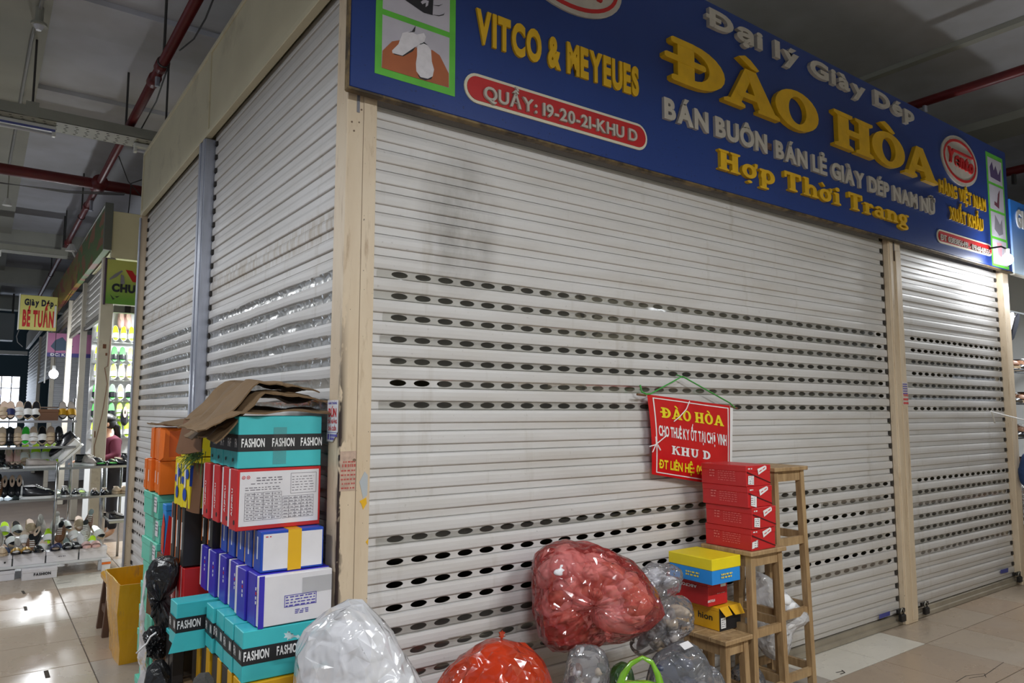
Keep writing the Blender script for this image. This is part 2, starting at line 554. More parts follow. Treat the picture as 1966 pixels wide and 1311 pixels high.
def tape_mesh(L, x0, x1, h, tm, seed, sag=0.0):
    """wrinkled strip of packing tape stuck over a row of holes"""
    q = MB(); n = max(8, int((x1 - x0) / 0.035)); rows = 3
    rr = random.Random(seed)
    vs = []
    for i in range(n + 1):
        x = x0 + (x1 - x0) * i / n
        for j in range(rows + 1):
            z = -0.003 + h * j / rows + noise.noise((x * 3, seed, j)) * 0.004 - sag * math.sin(PI * i / n) * (1 if j else 0.6)
            y = 0.0025 + rr.uniform(-1, 1) * 0.0018 - (0.0075 if j == rows else 0)
            vs.append((x, y, z))
    fs = []
    for i in range(n):
        for j in range(rows):
            a = i * (rows + 1) + j
            fs.append((a, a + rows + 1, a + rows + 2, a + 1))
    q.add(vs, fs)
    return q.mesh('packing_tape', tm, True)
def shutter(label, loc, rotz, L, kmin, kmax, holes, mats, tapes, tm, wave=0.0, hp=0.1116):
    lk_ = 'a' if rotz else 'b'
    root = thing('roller_shutter', label, 'roller shutter', loc, rotz)
    plain = slat_mesh(L, mats, locks=lk_)
    perf = [slat_mesh(L, mats, holes, hp, lk_, wave=wave, seed=s_) for s_ in (range(4) if wave else range(1))]
    zb = 2.046; SL = {}
    for k in range(kmin, kmax):
        isp = -6 <= k <= 0 or -18 <= k <= -12
        SL[k] = link('slat', perf[k % len(perf)] if isp else plain, root, (0, 0, zb + k * PITCH))
    q = MB()
    z0 = zb + kmin * PITCH
    q.box((0.005, -0.012, 0.004), (L - 0.005, 0.012, z0 - 0.004)); q.box((0.005, -0.03, 0.004), (L - 0.005, -0.012, 0.03))
    q.build('bottom_rail', mat('bottom_rail', (150, 140, 124), 0.5, var=0.2, vscale=5), root)
    for i, (k, x0, x1, h, sag) in enumerate(tapes):
        link('packing_tape', tape_mesh(L, x0, x1, h, tm, i * 3.7 + L, sag), SL[k])
    return root
WX0, WX1 = 0.1285, 4.262
tf = [(0, 0.03, 3.98, .04, 0), (-1, 0.02, 3.95, .04, 0), (-2, 0.06, 3.98, .041, 0), (-3, .05, 4.0, .04, 0), (-4, .1, 4.0, .04, 0), (-5, .33, 4.0, .04, 0), (-6, .05, 4.02, .042, 0),
      (-12, 0.05, 4.0, .04, .012), (-13, 3.2, 4.0, .04, 0), (-14, 3.75, 4.05, .04, .004), (-15, 2.9, 4.0, .04, .0), (-16, 0.1, 4.0, .042, .006), (-17, 0.12, 2.2, .045, .0), (-18, 0.1, 4.02, .045, .002)]
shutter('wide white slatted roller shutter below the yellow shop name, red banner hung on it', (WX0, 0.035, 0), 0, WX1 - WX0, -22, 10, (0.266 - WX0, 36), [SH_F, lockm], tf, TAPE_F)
RX0, RX1 = 4.435, 6.30
tr = [(-2, .02, 1.8, .04, 0), (-4, .02, 1.8, .042, 0), (-5, .02, 1.8, .042, .002), (-3, .9, 1.8, .04, 0), (-13, .05, 1.8, .04, 0), (-14, .03, 1.8, .04, 0), (-15, .03, 1.8, .042, 0), (-16, .03, 1.8, .042, 0), (-17, .03, 1.8, .042, 0), (-18, .03, 1.8, .042, 0), (-6, .6, 1.3, .04, 0)]
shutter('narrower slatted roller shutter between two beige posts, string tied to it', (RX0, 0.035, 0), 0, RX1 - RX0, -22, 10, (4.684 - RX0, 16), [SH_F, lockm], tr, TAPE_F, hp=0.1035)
tl = [(k, .0 + .02 * (k % 3), 2.08, .04, 0) for k in (0, -1, -2, -3, -4, -5, -6)]
NY0, NY1 = 0.118, 2.215
shutter('slatted side roller shutter with taped holes beside the corner post, behind stacked shoe boxes', (0.035, NY1, 0), -PI / 2, NY1 - NY0, -22, 14, (0.05, 19), [SH_L, lockm], tl, TAPE_L, wave=0.012)
FY0, FY1 = 2.43, 4.60
tl2 = [(k, .03, 2.14, .04, 0) for k in (0, -1, -2, -3, -4, -5, -6)]
shutter('slatted side roller shutter beyond the bare galvanised post, taped holes', (0.035, FY1, 0), -PI / 2, FY1 - FY0, -22, 14, (0.06, 19), [SH_L, lockm], tl2, TAPE_L, wave=0.008)

# ------------------------------------------------------------------ posts
m, nt, b, pos = pos_mat('beige_post', (206, 186, 160), 0.45, 0.45)
xyz = nxyz(nt, pos)
n1 = nnoise(nt, pos, 4, 6, (2, 2, 0.5), 0.6)
c = nmix(nt, nramp(nt, n1, 0.4, 0.7, 0, 0.5), (214, 196, 170), (190, 164, 132))
n2 = nnoise(nt, pos, 9, 6, (3, 3, 0.45), 0.65)
c = nmix(nt, nramp(nt, n2, 0.57, 0.70, 0, 0.55), c, (150, 118, 84))
n3 = nnoise(nt, pos, 17, 4, (1, 1, 0.35), 0.55)                    # chipped paint along the corner edge
edge = nramp(nt, nmath(nt, 'ADD', xyz[0], xyz[1]), 0.030, 0.004)
zlow = nramp(nt, xyz[2], 2.0, 1.5)
chips = nmath(nt, 'MULTIPLY', nmath(nt, 'MULTIPLY', edge, zlow), nramp(nt, n3, 0.46, 0.50))
c = nmix(nt, chips, c, (52, 40, 36))
n6 = nnoise(nt, pos, 7, 4, (1, 1, 0.8), 0.6)
edge2 = nramp(nt, nmath(nt, 'ADD', xyz[0], xyz[1]), 0.011, 0.008)
c = nmix(nt, nmath(nt, 'MULTIPLY', nmath(nt, 'MULTIPLY', edge2, nramp(nt, xyz[2], 1.55, 1.4)), nramp(nt, n6, 0.42, 0.46)), c, (48, 34, 32))
n4 = nnoise(nt, pos, 80, 2)
c = nmix(nt, nramp(nt, n4, 0.74, 0.76, 0, 0.8), c, (70, 56, 48))
nt.links.new(c, b.inputs['Base Color'])
postm = m
seam = mat('post_seam', (120, 100, 82), 0.8)
t = thing('corner_post', 'beige steel corner post with chipped edge and stickers, left of wide shutter', 'post')
q = MB(); q.cbox((0.0, 0.0, 0), (0.128, 0.028, 3.9), 0.003); q.cbox((0.001, 0.020, 0), (0.03, 0.115, 3.9), 0.003); q.build('post_body', postm, t)
q = MB(); q.cbox((0.071, -0.003, 0), (0.128, 0.001, 2.79), 0.001); q.build('cover_strip', postm, t)
q = MB(); q.box((0.0695, -0.0008, 0), (0.0715, 0.0004, 2.79)); q.build('seam', seam, t)
q = MB(); q.box((0.040, -0.0025, 2.70), (0.052, 0.0005, 2.775)); q.build('slot', mat('slot_metal', (120, 120, 128), 0.4), t)
for (x, z, r) in ((0.060, 2.715, .004), (0.051, 2.66, .0035), (0.062, 1.31, .007), (0.03, 2.62, .004), (0.02, 2.655, .004)):
    q = MB(); q.tube([(x, -0.0015, z), (x, 0.0005, z)], r, 8); q.build('screw_hole', seam, t)
t = thing('middle_post', 'beige steel post between the two front shutters with a pasted notice', 'post')
q = MB(); q.cbox((4.275, -0.02, 0), (4.43, 0.045, 2.95), 0.004); q.cbox((4.265, -0.012, 0), (4.30, 0.03, 2.95), 0.003); q.build('post_body', postm, t)
q = MB(); q.cbox((4.345, -0.026, 0.02), (4.42, -0.019, 2.70), 0.002); q.build('cover_strip', postm, t)
q = MB(); q.box((4.32, -0.0215, 2.62), (4.342, -0.019, 2.79)); q.build('slot', mat('slot_dark', (70, 56, 46), 0.7), t)
t = thing('end_post', 'pale steel post at the far end of the blue sign beside the open shoe stall', 'post')
q = MB(); q.cbox((6.305, -0.02, 0), (6.43, 0.05, 2.95), 0.004); q.build('post_body', postm, t)
q = MB(); q.cbox((6.302, -0.03, 0), (6.45, 0.06, 0.05), 0.004); q.build('foot', postm, t)
galv = mat('galvanised', (176, 180, 192), 0.36, 0.6, var=0.25, vscale=5, stretch=(4, 4, 0.6), bump=0.08)
t = thing('galvanised_post', 'bare galvanised steel channel post between the two side shutters', 'post')
q = MB(); q.cbox((-0.030, 2.225, 0), (0.05, 2.385, 3.268), 0.003); q.build('post_body', galv, t)
q = MB(); q.cbox((-0.036, 2.235, 0), (-0.029, 2.275, 3.268), 0.002); q.cbox((-0.036, 2.335, 0), (-0.029, 2.375, 3.268), 0.002); q.build('channel_lip', galv, t)
t = thing('rear_post', 'slim cream corner post at the far end of the side shutters', 'post')
q = MB(); q.cbox((-0.022, 4.605, 0), (0.05, 4.665, 3.85), 0.003); q.build('post_body', postm, t)
q = MB(); q.tube([(-0.03, 4.60, 0), (-0.03, 4.60, 3.25)], 0.010, 8); q.build('guide_rod', galv, t)

# ------------------------------------------------------------------ cream fascia over the side shutters
for i, (y0, y1, lb) in enumerate(((0.118, 2.20, 'cream sheet metal fascia panel next to the blue sign'), (2.20, 4.60, 'cream sheet metal fascia panel above the galvanised post and far shutter'))):
    t = thing('fascia_panel', lb, 'panel')
    q = MB()                                                    # bulging sheet
    n = 10; rows = 6; vs = []
    for a in range(n + 1):
        for k in range(rows + 1):
            y = y0 + (y1 - y0) * a / n; z = 3.30 + 0.53 * k / rows
            x = -0.024 - 0.022 * math.sin(PI * a / n) * math.sin(PI * (k / rows) ** 0.7) * (1 if i == 0 else 0.5)
            vs.append((x, y, z))
    fs = [(a * (rows + 1) + k, (a + 1) * (rows + 1) + k, (a + 1) * (rows + 1) + k + 1, a * (rows + 1) + k + 1) for a in range(n) for k in range(rows)]
    q.add(vs, fs); q.box((-0.008, y0, 3.30), (0.016, y1, 3.83)); q.build('sheet', cream, t, True)
    q = MB(); q.cbox((-0.034, y0, 3.825), (0.0, y1, 3.855), .003); q.cbox((-0.034, y0, 3.272), (0.008, y1, 3.305), .003)
    q.cbox((-0.034, y0, 3.305), (-0.01, y0 + 0.03, 3.825), .003); q.cbox((-0.034, y1 - 0.03, 3.305), (-0.01, y1, 3.825), .003)
    q.build('rim', cream, t)
# ------------------------------------------------------------------ the blue shop sign
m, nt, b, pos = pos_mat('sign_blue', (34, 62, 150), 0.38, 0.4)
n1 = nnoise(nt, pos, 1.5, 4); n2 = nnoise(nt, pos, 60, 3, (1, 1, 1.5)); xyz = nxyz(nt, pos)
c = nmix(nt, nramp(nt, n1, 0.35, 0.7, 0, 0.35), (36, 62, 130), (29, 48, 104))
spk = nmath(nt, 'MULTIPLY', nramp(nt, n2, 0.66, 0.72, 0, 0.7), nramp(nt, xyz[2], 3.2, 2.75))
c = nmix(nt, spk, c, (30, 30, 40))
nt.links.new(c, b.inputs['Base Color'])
signm = m
SY = -0.06; SZ0, SZ1 = 2.772, 3.895; SX_R = 6.43
grime = mat('sign_rim', (120, 100, 66), 0.5, 0.3, var=0.4, vscale=14, dirt=(52, 42, 32), dscale=9, damt=0.9, dpos=0.45)
sign = thing('shop_sign', 'long dark blue shop sign with raised yellow and white letters above the front shutters', 'sign')
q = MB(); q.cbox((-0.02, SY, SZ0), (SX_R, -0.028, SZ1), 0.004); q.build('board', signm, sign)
q = MB(); q.cbox((-0.025, SY - 0.004, SZ0 - 0.014), (SX_R + 0.003, -0.028, SZ0), 0.003); q.cbox((-0.027, SY - 0.002, SZ0 - 0.01), (-0.02, -0.028, SZ1), .002); q.build('rim', grime, sign)
q = MB()
for i in range(6):
    x = 0.6 + i; q = MB()
    q.box((x, -0.028, 3.0), (x + 0.04, 0.02, 3.05))
    q.build('bracket', mat('bracket', (80, 76, 72), 0.5, 0.6), sign)

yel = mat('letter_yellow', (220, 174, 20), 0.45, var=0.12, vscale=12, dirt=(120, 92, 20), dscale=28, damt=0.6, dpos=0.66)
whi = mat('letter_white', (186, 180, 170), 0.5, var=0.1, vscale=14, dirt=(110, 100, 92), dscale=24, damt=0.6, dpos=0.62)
redm = mat('sign_red', (186, 28, 30), 0.42, var=0.1, vscale=8)
ivory = mat('sign_ivory', (214, 210, 188), 0.5)
greenm = mat('sign_green', (96, 190, 60), 0.45, var=0.12, vscale=12)
UP = (PI / 2, 0, 0)

def sp(px, py, y=SY):
    p = hit(px, py, 1, y); return p.x, p.z
def letters(parent, s, tl, bl, br, mt, bold=0.03, ext=0.009, gap=BASE_GAP, space=0.3, plane=SY, font=None):
    """one raised letter object per character, laid between measured corners on the sign plane"""
    x0, z0 = sp(*bl, plane); x1, z1 = sp(*br, plane); _, zt = sp(*tl, plane)
    h = zt - z0
    if font:
        lay = []; x = 0
        for ch in s:
            if ch == ' ':
                x += space; continue
            w = font[ch][0]
            lay.append((ch, x)); x += w + gap
        tw = x - gap; sy = h
    else:
        lay, tw = text_layout(s, bold, gap, space, ext); sy = h / 0.70
    sx = (x1 - x0) / tw
    for ch, x in lay:
        q = MB()
        if font:
            font_glyph(q, font[ch][1], sx, sy, ext)
            ox = x0 + x * sx
        else:
            vs, fs, a, b_ = glyph(ch, bold, ext)
            q.add([((v[0] - a) * sx, v[1] * sy, v[2]) for v in vs], fs)
            ox = x0 + (x + a) * sx
        f = (ox - x0) / max(1e-6, x1 - x0)
        o = q.build('letter', mt, parent, False, (ox, plane - ext, z0 + (z1 - z0) * f))
        o.rotation_euler = UP

# slab-serif letters drawn as overlapping bars, rings and wedges in a unit em (cap height 1)
def font_glyph(q, prims, sx, sy, ext):
    def pr(poly):
        q.prism([(x * sx, y * sy, -ext) for x, y in poly], (0, 0, 2 * ext))
    e0 = ext
    for ip, p in enumerate(prims):
        k = p[0]; ext = e0 + ip * 0.0005 if e0 else 0.0
        if k == 'b':                       # x0,y0,x1,y1 bar
            _, x0, y0, x1, y1 = p; r = 0.03
            pr([(x0 + r, y0), (x1 - r, y0), (x1, y0 + r), (x1, y1 - r), (x1 - r, y1), (x0 + r, y1), (x0, y1 - r), (x0, y0 + r)])
        elif k == 'p':
            pr(p[1])
        elif k == 'o':                     # ring / arc: cx,cy,rx,ry, inner rx, inner ry, a0,a1
            _, cx, cy, rx, ry, ix, iy, a0, a1 = p
            n = max(6, int(abs(a1 - a0) / 15))
            for i in range(n):
                t0 = math.radians(a0 + (a1 - a0) * i / n); t1 = math.radians(a0 + (a1 - a0) * (i + 1) / n)
                pr([(cx + math.cos(t0) * ix, cy + math.sin(t0) * iy), (cx + math.cos(t0) * rx, cy + math.sin(t0) * ry),
                    (cx + math.cos(t1) * rx, cy + math.sin(t1) * ry), (cx + math.cos(t1) * ix, cy + math.sin(t1) * iy)])
        elif k == 'd':                     # disc
            _, cx, cy, rx, ry = p
            pr([(cx + math.cos(i * PI / 8) * rx, cy + math.sin(i * PI / 8) * ry) for i in range(16)])
def serif(xc, y, w=0.44, up=True):
    h = 0.12
    return ('p', [(xc - w / 2, y + (0.0 if up else h)), (xc + w / 2, y + (0 if up else h)), (xc + w / 2, y + (h * .6 if up else h * .4)), (xc + w * .32, y + (h if up else 0)), (xc - w * .32, y + (h if up else 0)), (xc - w / 2, y + (h * .6 if up else h * .4))])
A_ = [('p', [(0.10, 0.06), (0.30, 0.06), (0.56, 0.99), (0.40, 1.0)]), ('p', [(0.40, 1.0), (0.60, 1.0), (0.98, 0.06), (0.66, 0.06)]), ('b', 0.25, 0.26, 0.72, 0.40), serif(0.19, 0, 0.38), serif(0.83, 0, 0.42)]
O_ = [('o', 0.42, 0.5, 0.42, 0.52, 0.17, 0.36, 0, 360)]
H_ = [('b', 0.10, 0.04, 0.36, 0.96), ('b', 0.60, 0.04, 0.86, 0.96), ('b', 0.3, 0.42, 0.7, 0.58), serif(0.23, 0), serif(0.73, 0), serif(0.23, 0.88, up=False), serif(0.73, 0.88, up=False)]
D_ = [('b', 0.12, 0.02, 0.38, 0.98), ('o', 0.36, 0.5, 0.52, 0.5, 0.26, 0.34, -90, 90), ('b', 0.02, 0, 0.40, 0.14), ('b', 0.02, 0.86, 0.40, 1.0)]
gra = [('p', [(0.28, 1.24), (0.40, 1.32), (0.50, 1.26), (0.66, 1.08), (0.62, 1.03), (0.50, 1.06)])]
acu = [('p', [(0.24, 0.80), (0.30, 0.78), (0.46, 0.92), (0.40, 1.0), (0.32, 0.96)])]
graL = [('p', [(0.10, 1.0), (0.18, 1.04), (0.34, 0.84), (0.28, 0.79), (0.18, 0.88)])]
SERIF = {
    'Đ': (0.90, D_ + [('b', -0.08, 0.46, 0.56, 0.60)]), 'À': (1.04, A_ + gra), 'O': (0.84, O_), 'H': (0.96, H_), 'Ò': (0.84, O_ + [('p', [(x - 0.06, y) for x, y in gra[0][1]])]), 'A': (1.04, A_),
    'D': (0.90, D_), 'K': (0.92, [('b', 0.1, 0.02, 0.34, 0.98), ('p', [(0.3, 0.42), (0.42, 0.55), (0.82, 0.98), (0.62, 0.98), (0.3, 0.6)]), ('p', [(0.40, 0.58), (0.56, 0.66), (0.92, 0.02), (0.64, 0.02)]), serif(0.22, 0), serif(0.8, 0, .34), serif(0.22, .88, up=False), serif(0.74, .88, .34, False)]),
    'U': (0.90, [('b', 0.1, 0.35, 0.34, 0.98), ('b', 0.62, 0.35, 0.78, 0.98), ('o', 0.44, 0.38, 0.34, 0.38, 0.12, 0.24, 180, 360), serif(0.22, .88, up=False), serif(0.7, .88, .36, False)]),
    'ợ': (0.74, [('o', 0.34, 0.34, 0.34, 0.36, 0.13, 0.2, 0, 360), ('p', [(0.52, 0.52), (0.60, 0.66), (0.60, 0.82), (0.74, 0.82), (0.72, 0.62), (0.62, 0.5)]), ('d', 0.34, -0.2, 0.11, 0.07)]),
    'p': (0.76, [('b', 0.10, -0.32, 0.32, 0.68), ('o', 0.40, 0.34, 0.34, 0.36, 0.12, 0.2, 0, 360), ('b', 0, 0.56, 0.3, 0.68), ('b', 0, -0.34, 0.42, -0.24)]),
    'T': (0.92, [('b', 0.33, 0.02, 0.59, 0.98), ('b', 0.02, 0.84, 0.9, 1.0), ('b', 0.02, 0.66, 0.14, 0.9), ('b', 0.78, 0.66, 0.9, 0.9), serif(0.46, 0)]),
    'h': (0.82, [('b', 0.1, 0.02, 0.32, 1.0), ('b', 0.54, 0.02, 0.74, 0.45), ('o', 0.44, 0.42, 0.30, 0.26, 0.1, 0.1, 0, 180), serif(0.2, 0, .4), serif(0.64, 0, .36), ('b', 0, 0.9, 0.3, 1.0)]),
    'ờ': (0.74, [('o', 0.34, 0.34, 0.34, 0.36, 0.13, 0.2, 0, 360), ('p', [(0.52, 0.52), (0.60, 0.66), (0.60, 0.82), (0.74, 0.82), (0.72, 0.62), (0.62, 0.5)])] + graL),
    'i': (0.42, [('b', 0.1, 0.02, 0.32, 0.68), serif(0.21, 0, .42), ('b', 0, 0.57, 0.3, 0.68), ('d', 0.22, 0.88, 0.13, 0.12)]),
    'r': (0.58, [('b', 0.1, 0.02, 0.32, 0.68), serif(0.21, 0, .42), ('b', 0, 0.57, 0.3, 0.68), ('o', 0.42, 0.44, 0.2, 0.24, 0.08, 0.1, 20, 160), ('d', 0.5, 0.54, 0.1, 0.1)]),
    'a': (0.72, [('o', 0.30, 0.22, 0.29, 0.23, 0.1, 0.1, 0, 360), ('b', 0.42, 0.03, 0.62, 0.5), ('o', 0.34, 0.46, 0.28, 0.24, 0.1, 0.12, 0, 170), ('b', 0.5, 0, 0.72, 0.1)]),
    'n': (0.80, [('b', 0.1, 0.02, 0.32, 0.68), ('b', 0.54, 0.02, 0.74, 0.45), ('o', 0.44, 0.42, 0.30, 0.26, 0.1, 0.1, 0, 180), serif(0.2, 0, .4), serif(0.64, 0, .36), ('b', 0, 0.57, 0.3, 0.68)]),
    'g': (0.74, [('o', 0.32, 0.40, 0.30, 0.29, 0.1, 0.14, 0, 360), ('o', 0.34, -0.12, 0.34, 0.2, 0.2, 0.08, 0, 360), ('b', 0.5, 0.58, 0.74, 0.70), ('b', 0.1, 0.03, 0.5, 0.14)]),
}
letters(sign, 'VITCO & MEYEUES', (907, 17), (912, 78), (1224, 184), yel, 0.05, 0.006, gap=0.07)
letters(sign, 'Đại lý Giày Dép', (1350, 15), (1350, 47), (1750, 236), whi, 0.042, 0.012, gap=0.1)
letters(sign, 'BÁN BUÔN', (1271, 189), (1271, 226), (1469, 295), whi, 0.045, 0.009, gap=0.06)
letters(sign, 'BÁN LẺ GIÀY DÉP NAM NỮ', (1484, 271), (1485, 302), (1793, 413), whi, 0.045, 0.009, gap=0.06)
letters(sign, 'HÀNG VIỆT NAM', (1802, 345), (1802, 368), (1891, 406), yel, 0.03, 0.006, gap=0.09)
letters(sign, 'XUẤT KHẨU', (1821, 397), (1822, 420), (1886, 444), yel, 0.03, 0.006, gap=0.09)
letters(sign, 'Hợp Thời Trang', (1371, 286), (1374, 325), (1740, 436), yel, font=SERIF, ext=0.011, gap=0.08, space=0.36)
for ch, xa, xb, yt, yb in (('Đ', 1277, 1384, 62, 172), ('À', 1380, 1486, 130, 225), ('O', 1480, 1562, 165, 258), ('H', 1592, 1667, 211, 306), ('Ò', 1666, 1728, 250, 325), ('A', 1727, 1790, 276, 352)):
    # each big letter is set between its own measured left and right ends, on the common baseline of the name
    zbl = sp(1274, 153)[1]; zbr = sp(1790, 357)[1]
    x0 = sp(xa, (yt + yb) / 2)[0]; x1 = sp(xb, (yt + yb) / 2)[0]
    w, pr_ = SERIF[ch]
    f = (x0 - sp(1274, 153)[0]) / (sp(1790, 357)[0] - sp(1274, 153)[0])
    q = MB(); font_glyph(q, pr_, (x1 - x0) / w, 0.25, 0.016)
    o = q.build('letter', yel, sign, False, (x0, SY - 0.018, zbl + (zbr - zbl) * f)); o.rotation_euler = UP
# small foil square between the words
xq, zq = sp(1476, 282); q = MB(); q.box((xq - 0.022, SY - 0.006, zq - 0.022), (xq + 0.022, SY, zq + 0.022)); q.build('foil_square', mat('foil', (150, 120, 110), 0.25, 0.7, var=0.5, vscale=40), sign)

def pill(parent, xl, xr, z0l, z1l, z0r, z1r, y, t, mt):
    """rounded bar between two heights (slightly slanted), thickness t"""
    P = []
    hl = (z1l - z0l) / 2; hr = (z1r - z0r) / 2
    for i in range(13):
        a = math.radians(90 + 180 * i / 12); P.append((xl + hl + math.cos(a) * hl, y, (z0l + z1l) / 2 + math.sin(a) * hl))
    for i in range(13):
        a = math.radians(-90 + 180 * i / 12); P.append((xr - hr + math.cos(a) * hr, y, (z0r + z1r) / 2 + math.sin(a) * hr))
    q = MB(); q.prism(P, (0, -t, 0)); return q.build('plate', mt, parent)
def pill_sign(l, r, tl, bl, tr, br, txt, ttl, tbl, tbr, ext, bold):
    xl = sp(*l)[0]; xr = sp(*r)[0]
    z1l, z0l, z1r, z0r = sp(*tl)[1], sp(*bl)[1], sp(*tr)[1], sp(*br)[1]
    pill(sign, xl, xr, z0l, z1l, z0r, z1r, SY + 0.002, 0.008, ivory)
    e = 0.014
    pr_ = pill(sign, xl + e, xr - e, z0l + e, z1l - e, z0r + e, z1r - e, SY + 0.002, 0.011, redm)
    letters(pr_, txt, ttl, tbl, tbr, whi, bold, ext, plane=SY - 0.009)
pill_sign((890, 165), (1241, 272), (905, 139), (914, 199), (1226, 239), (1230, 290), 'QUẦY: 19-20-21-KHU D', (923, 164), (927, 190), (1221, 273), 0.006, 0.025)
pill_sign((1798, 452), (1903, 483), (1802, 440), (1806, 467), (1897, 469), (1899, 492), 'ĐT 0383856491 - 0914848555', (1804, 449), (1805, 460), (1900, 490), 0.004, 0.015)

def oval(parent, cx, cz, a, b_, y, t, mt, name='plate', hole=None):
    n = 40
    P = [(cx + math.cos(2 * PI * i / n) * a, y, cz + math.sin(2 * PI * i / n) * b_) for i in range(n)]
    q = MB()
    if hole is None:
        q.prism(P, (0, -t, 0))
    else:
        I = [(cx + math.cos(2 * PI * i / n) * (a - hole), y, cz + math.sin(2 * PI * i / n) * (b_ - hole)) for i in range(n)]
        q.add(P + I + [(v[0], v[1] - t, v[2]) for v in P + I], [f for i in range(n) for f in ((2 * n + i, 2 * n + (i + 1) % n, 3 * n + (i + 1) % n, 3 * n + i), (i, (i + 1) % n, 2 * n + (i + 1) % n, 2 * n + i), (n + i, n + (i + 1) % n, 3 * n + (i + 1) % n, 3 * n + i))])
    return q.build(name, mt, parent)
# right oval logo
cx_, cz_ = sp(1841, 310); a_ = (sp(1876, 327)[0] - sp(1806, 282)[0]) / 2
OV = oval(sign, cx_, cz_, a_, a_ * 0.62, SY + .002, 0.012, whi); oval(OV, cx_, cz_, a_ * 0.9, a_ * 0.53, SY - 0.008, 0.006, redm, 'oval_ring', 0.022)
q = text_mb('Yento', a_ * 1.42, a_ * 0.34, 0.05, 0.006, slant=0.18); o = q.build('logo_lettering', redm, OV, False, (cx_ - 0.02, SY - 0.016, cz_ - a_ * 0.16)); o.rotation_euler = (PI / 2, math.radians(4), 0)
q = MB(); q.box((cx_ - a_ * .45, SY - 0.020, cz_ + a_ * .17), (cx_ + a_ * .66, SY - 0.01, cz_ + a_ * .225)); q.build('logo_bar', redm, OV)
# left oval logo, cut by the top of the picture
xa_, za_ = sp(1145, 48); xl_ = sp(1012, 0)[0]; xr_ = sp(1181, 8)[0]
cx_, cz_, a_, b_ = (1.115, za_ + 0.205, 0.36, 0.205)
OV = oval(sign, cx_, cz_, a_, b_, SY + .002, 0.012, whi); oval(OV, cx_, cz_, a_ - 0.03, b_ - 0.025, SY - 0.008, 0.006, redm, 'oval_ring', 0.02)
q = text_mb('er', 0.16, 0.11, 0.05, 0.006, slant=0.2); o = q.build('logo_lettering', redm, OV, False, (cx_ + 0.17, SY - 0.016, cz_ - 0.075)); o.rotation_euler = (PI / 2, math.radians(4), 0)

# pasted shoe pictures in green frames
def poly_on(parent, name, pts, mt, y, t=0.001):
    P = [(sp(*p, SY)[0], y, sp(*p, SY)[1]) for p in pts]
    q = MB(); q.prism(P, (0, -t, 0)); return q.build(name, mt, parent)
def crop3(pts, ox=700, oy=0, s_=200 / 1311):
    return [(ox + x * s_, oy + y * s_) for x, y in pts]
pw = mat('print_white', (188, 184, 196), 0.5, var=0.08, vscale=10); pk = mat('print_black', (32, 30, 36), 0.5); po = mat('print_brown', (168, 92, 52), 0.5, var=0.2, vscale=6); pgy = mat('print_grey', (128, 124, 134), 0.5); pwh = mat('print_shoe', (222, 218, 224), 0.5, var=0.1, vscale=30)
ppp = mat('print_purple', (84, 66, 110), 0.5); ppk = mat('print_pink', (214, 150, 160), 0.5); pmar = mat('print_maroon', (110, 60, 74), 0.5)
x0, x1 = sp(719, 140)[0], sp(873, 186)[0]; zb = sp(719, 140)[1]
q = MB(); q.box((x0, SY - 0.0015, zb), (x1, SY, SZ1 - 0.09)); q.build('green_frame', greenm, sign)
xi0, xi1 = sp(733, 80)[0], sp(862, 120)[0]
z_b0, z_b1 = sp(733, 130)[1], sp(734, 28)[1]
q = MB(); q.box((xi0, SY - 0.0025, z_b0), (xi1, SY - 0.001, z_b1)); PL = q.build('picture', pw, sign)
z_t0 = sp(735, 17)[1]
q = MB(); q.box((xi0, SY - 0.0025, z_t0), (xi1, SY - 0.001, SZ1 - 0.13)); PT = q.build('picture', pw, sign)
poly_on(PL, 'picture_table', crop3([(222, 640), (340, 525), (430, 510), (640, 600), (850, 635), (940, 700), (1055, 930), (1055, 1105), (640, 985), (212, 855)]), po, SY - 0.0025)
poly_on(PL, 'picture_shoe', crop3([(340, 640), (345, 672), (470, 705), (640, 590), (740, 540), (765, 470), (740, 420), (650, 440), (560, 400), (470, 420), (420, 560)]), pwh, SY - 0.0035)
poly_on(PL, 'picture_shoe', crop3([(655, 590), (700, 550), (770, 555), (830, 640), (840, 780), (868, 880), (850, 965), (790, 995), (700, 975), (645, 900), (640, 800), (655, 700)]), pwh, SY - 0.0035)
poly_on(PL, 'picture_shadow', crop3([(655, 930), (700, 975), (790, 995), (850, 965), (835, 1000), (760, 1015), (690, 990)]), pk, SY - 0.003)
poly_on(PL, 'picture_shadow', crop3([(340, 655), (470, 705), (640, 590), (600, 650), (480, 715), (370, 690)]), pk, SY - 0.003)
poly_on(PL, 'picture_detail', crop3([(590, 400), (635, 330), (625, 405), (540, 415)]), pk, SY - 0.0045)
poly_on(PL, 'picture_detail', crop3([(690, 570), (740, 535), (790, 575), (735, 552)]), pk, SY - 0.0045)
poly_on(PT, 'picture_shoe', crop3([(470, -20), (860, -20), (850, 195), (740, 165)]), pk, SY - 0.0035)
poly_on(PT, 'picture_detail', crop3([(700, 30), (740, 0), (800, 20), (790, 75), (760, 95), (765, 40), (720, 60)]), pw, SY - 0.0045)
for c_ in ([(850, 190), (930, 208), (990, 195), (1000, 165), (985, 185), (930, 198)], [(855, 70), (930, 82), (980, 55), (930, 72)]):
    poly_on(PT, 'picture_detail', crop3(c_), pk, SY - 0.004)
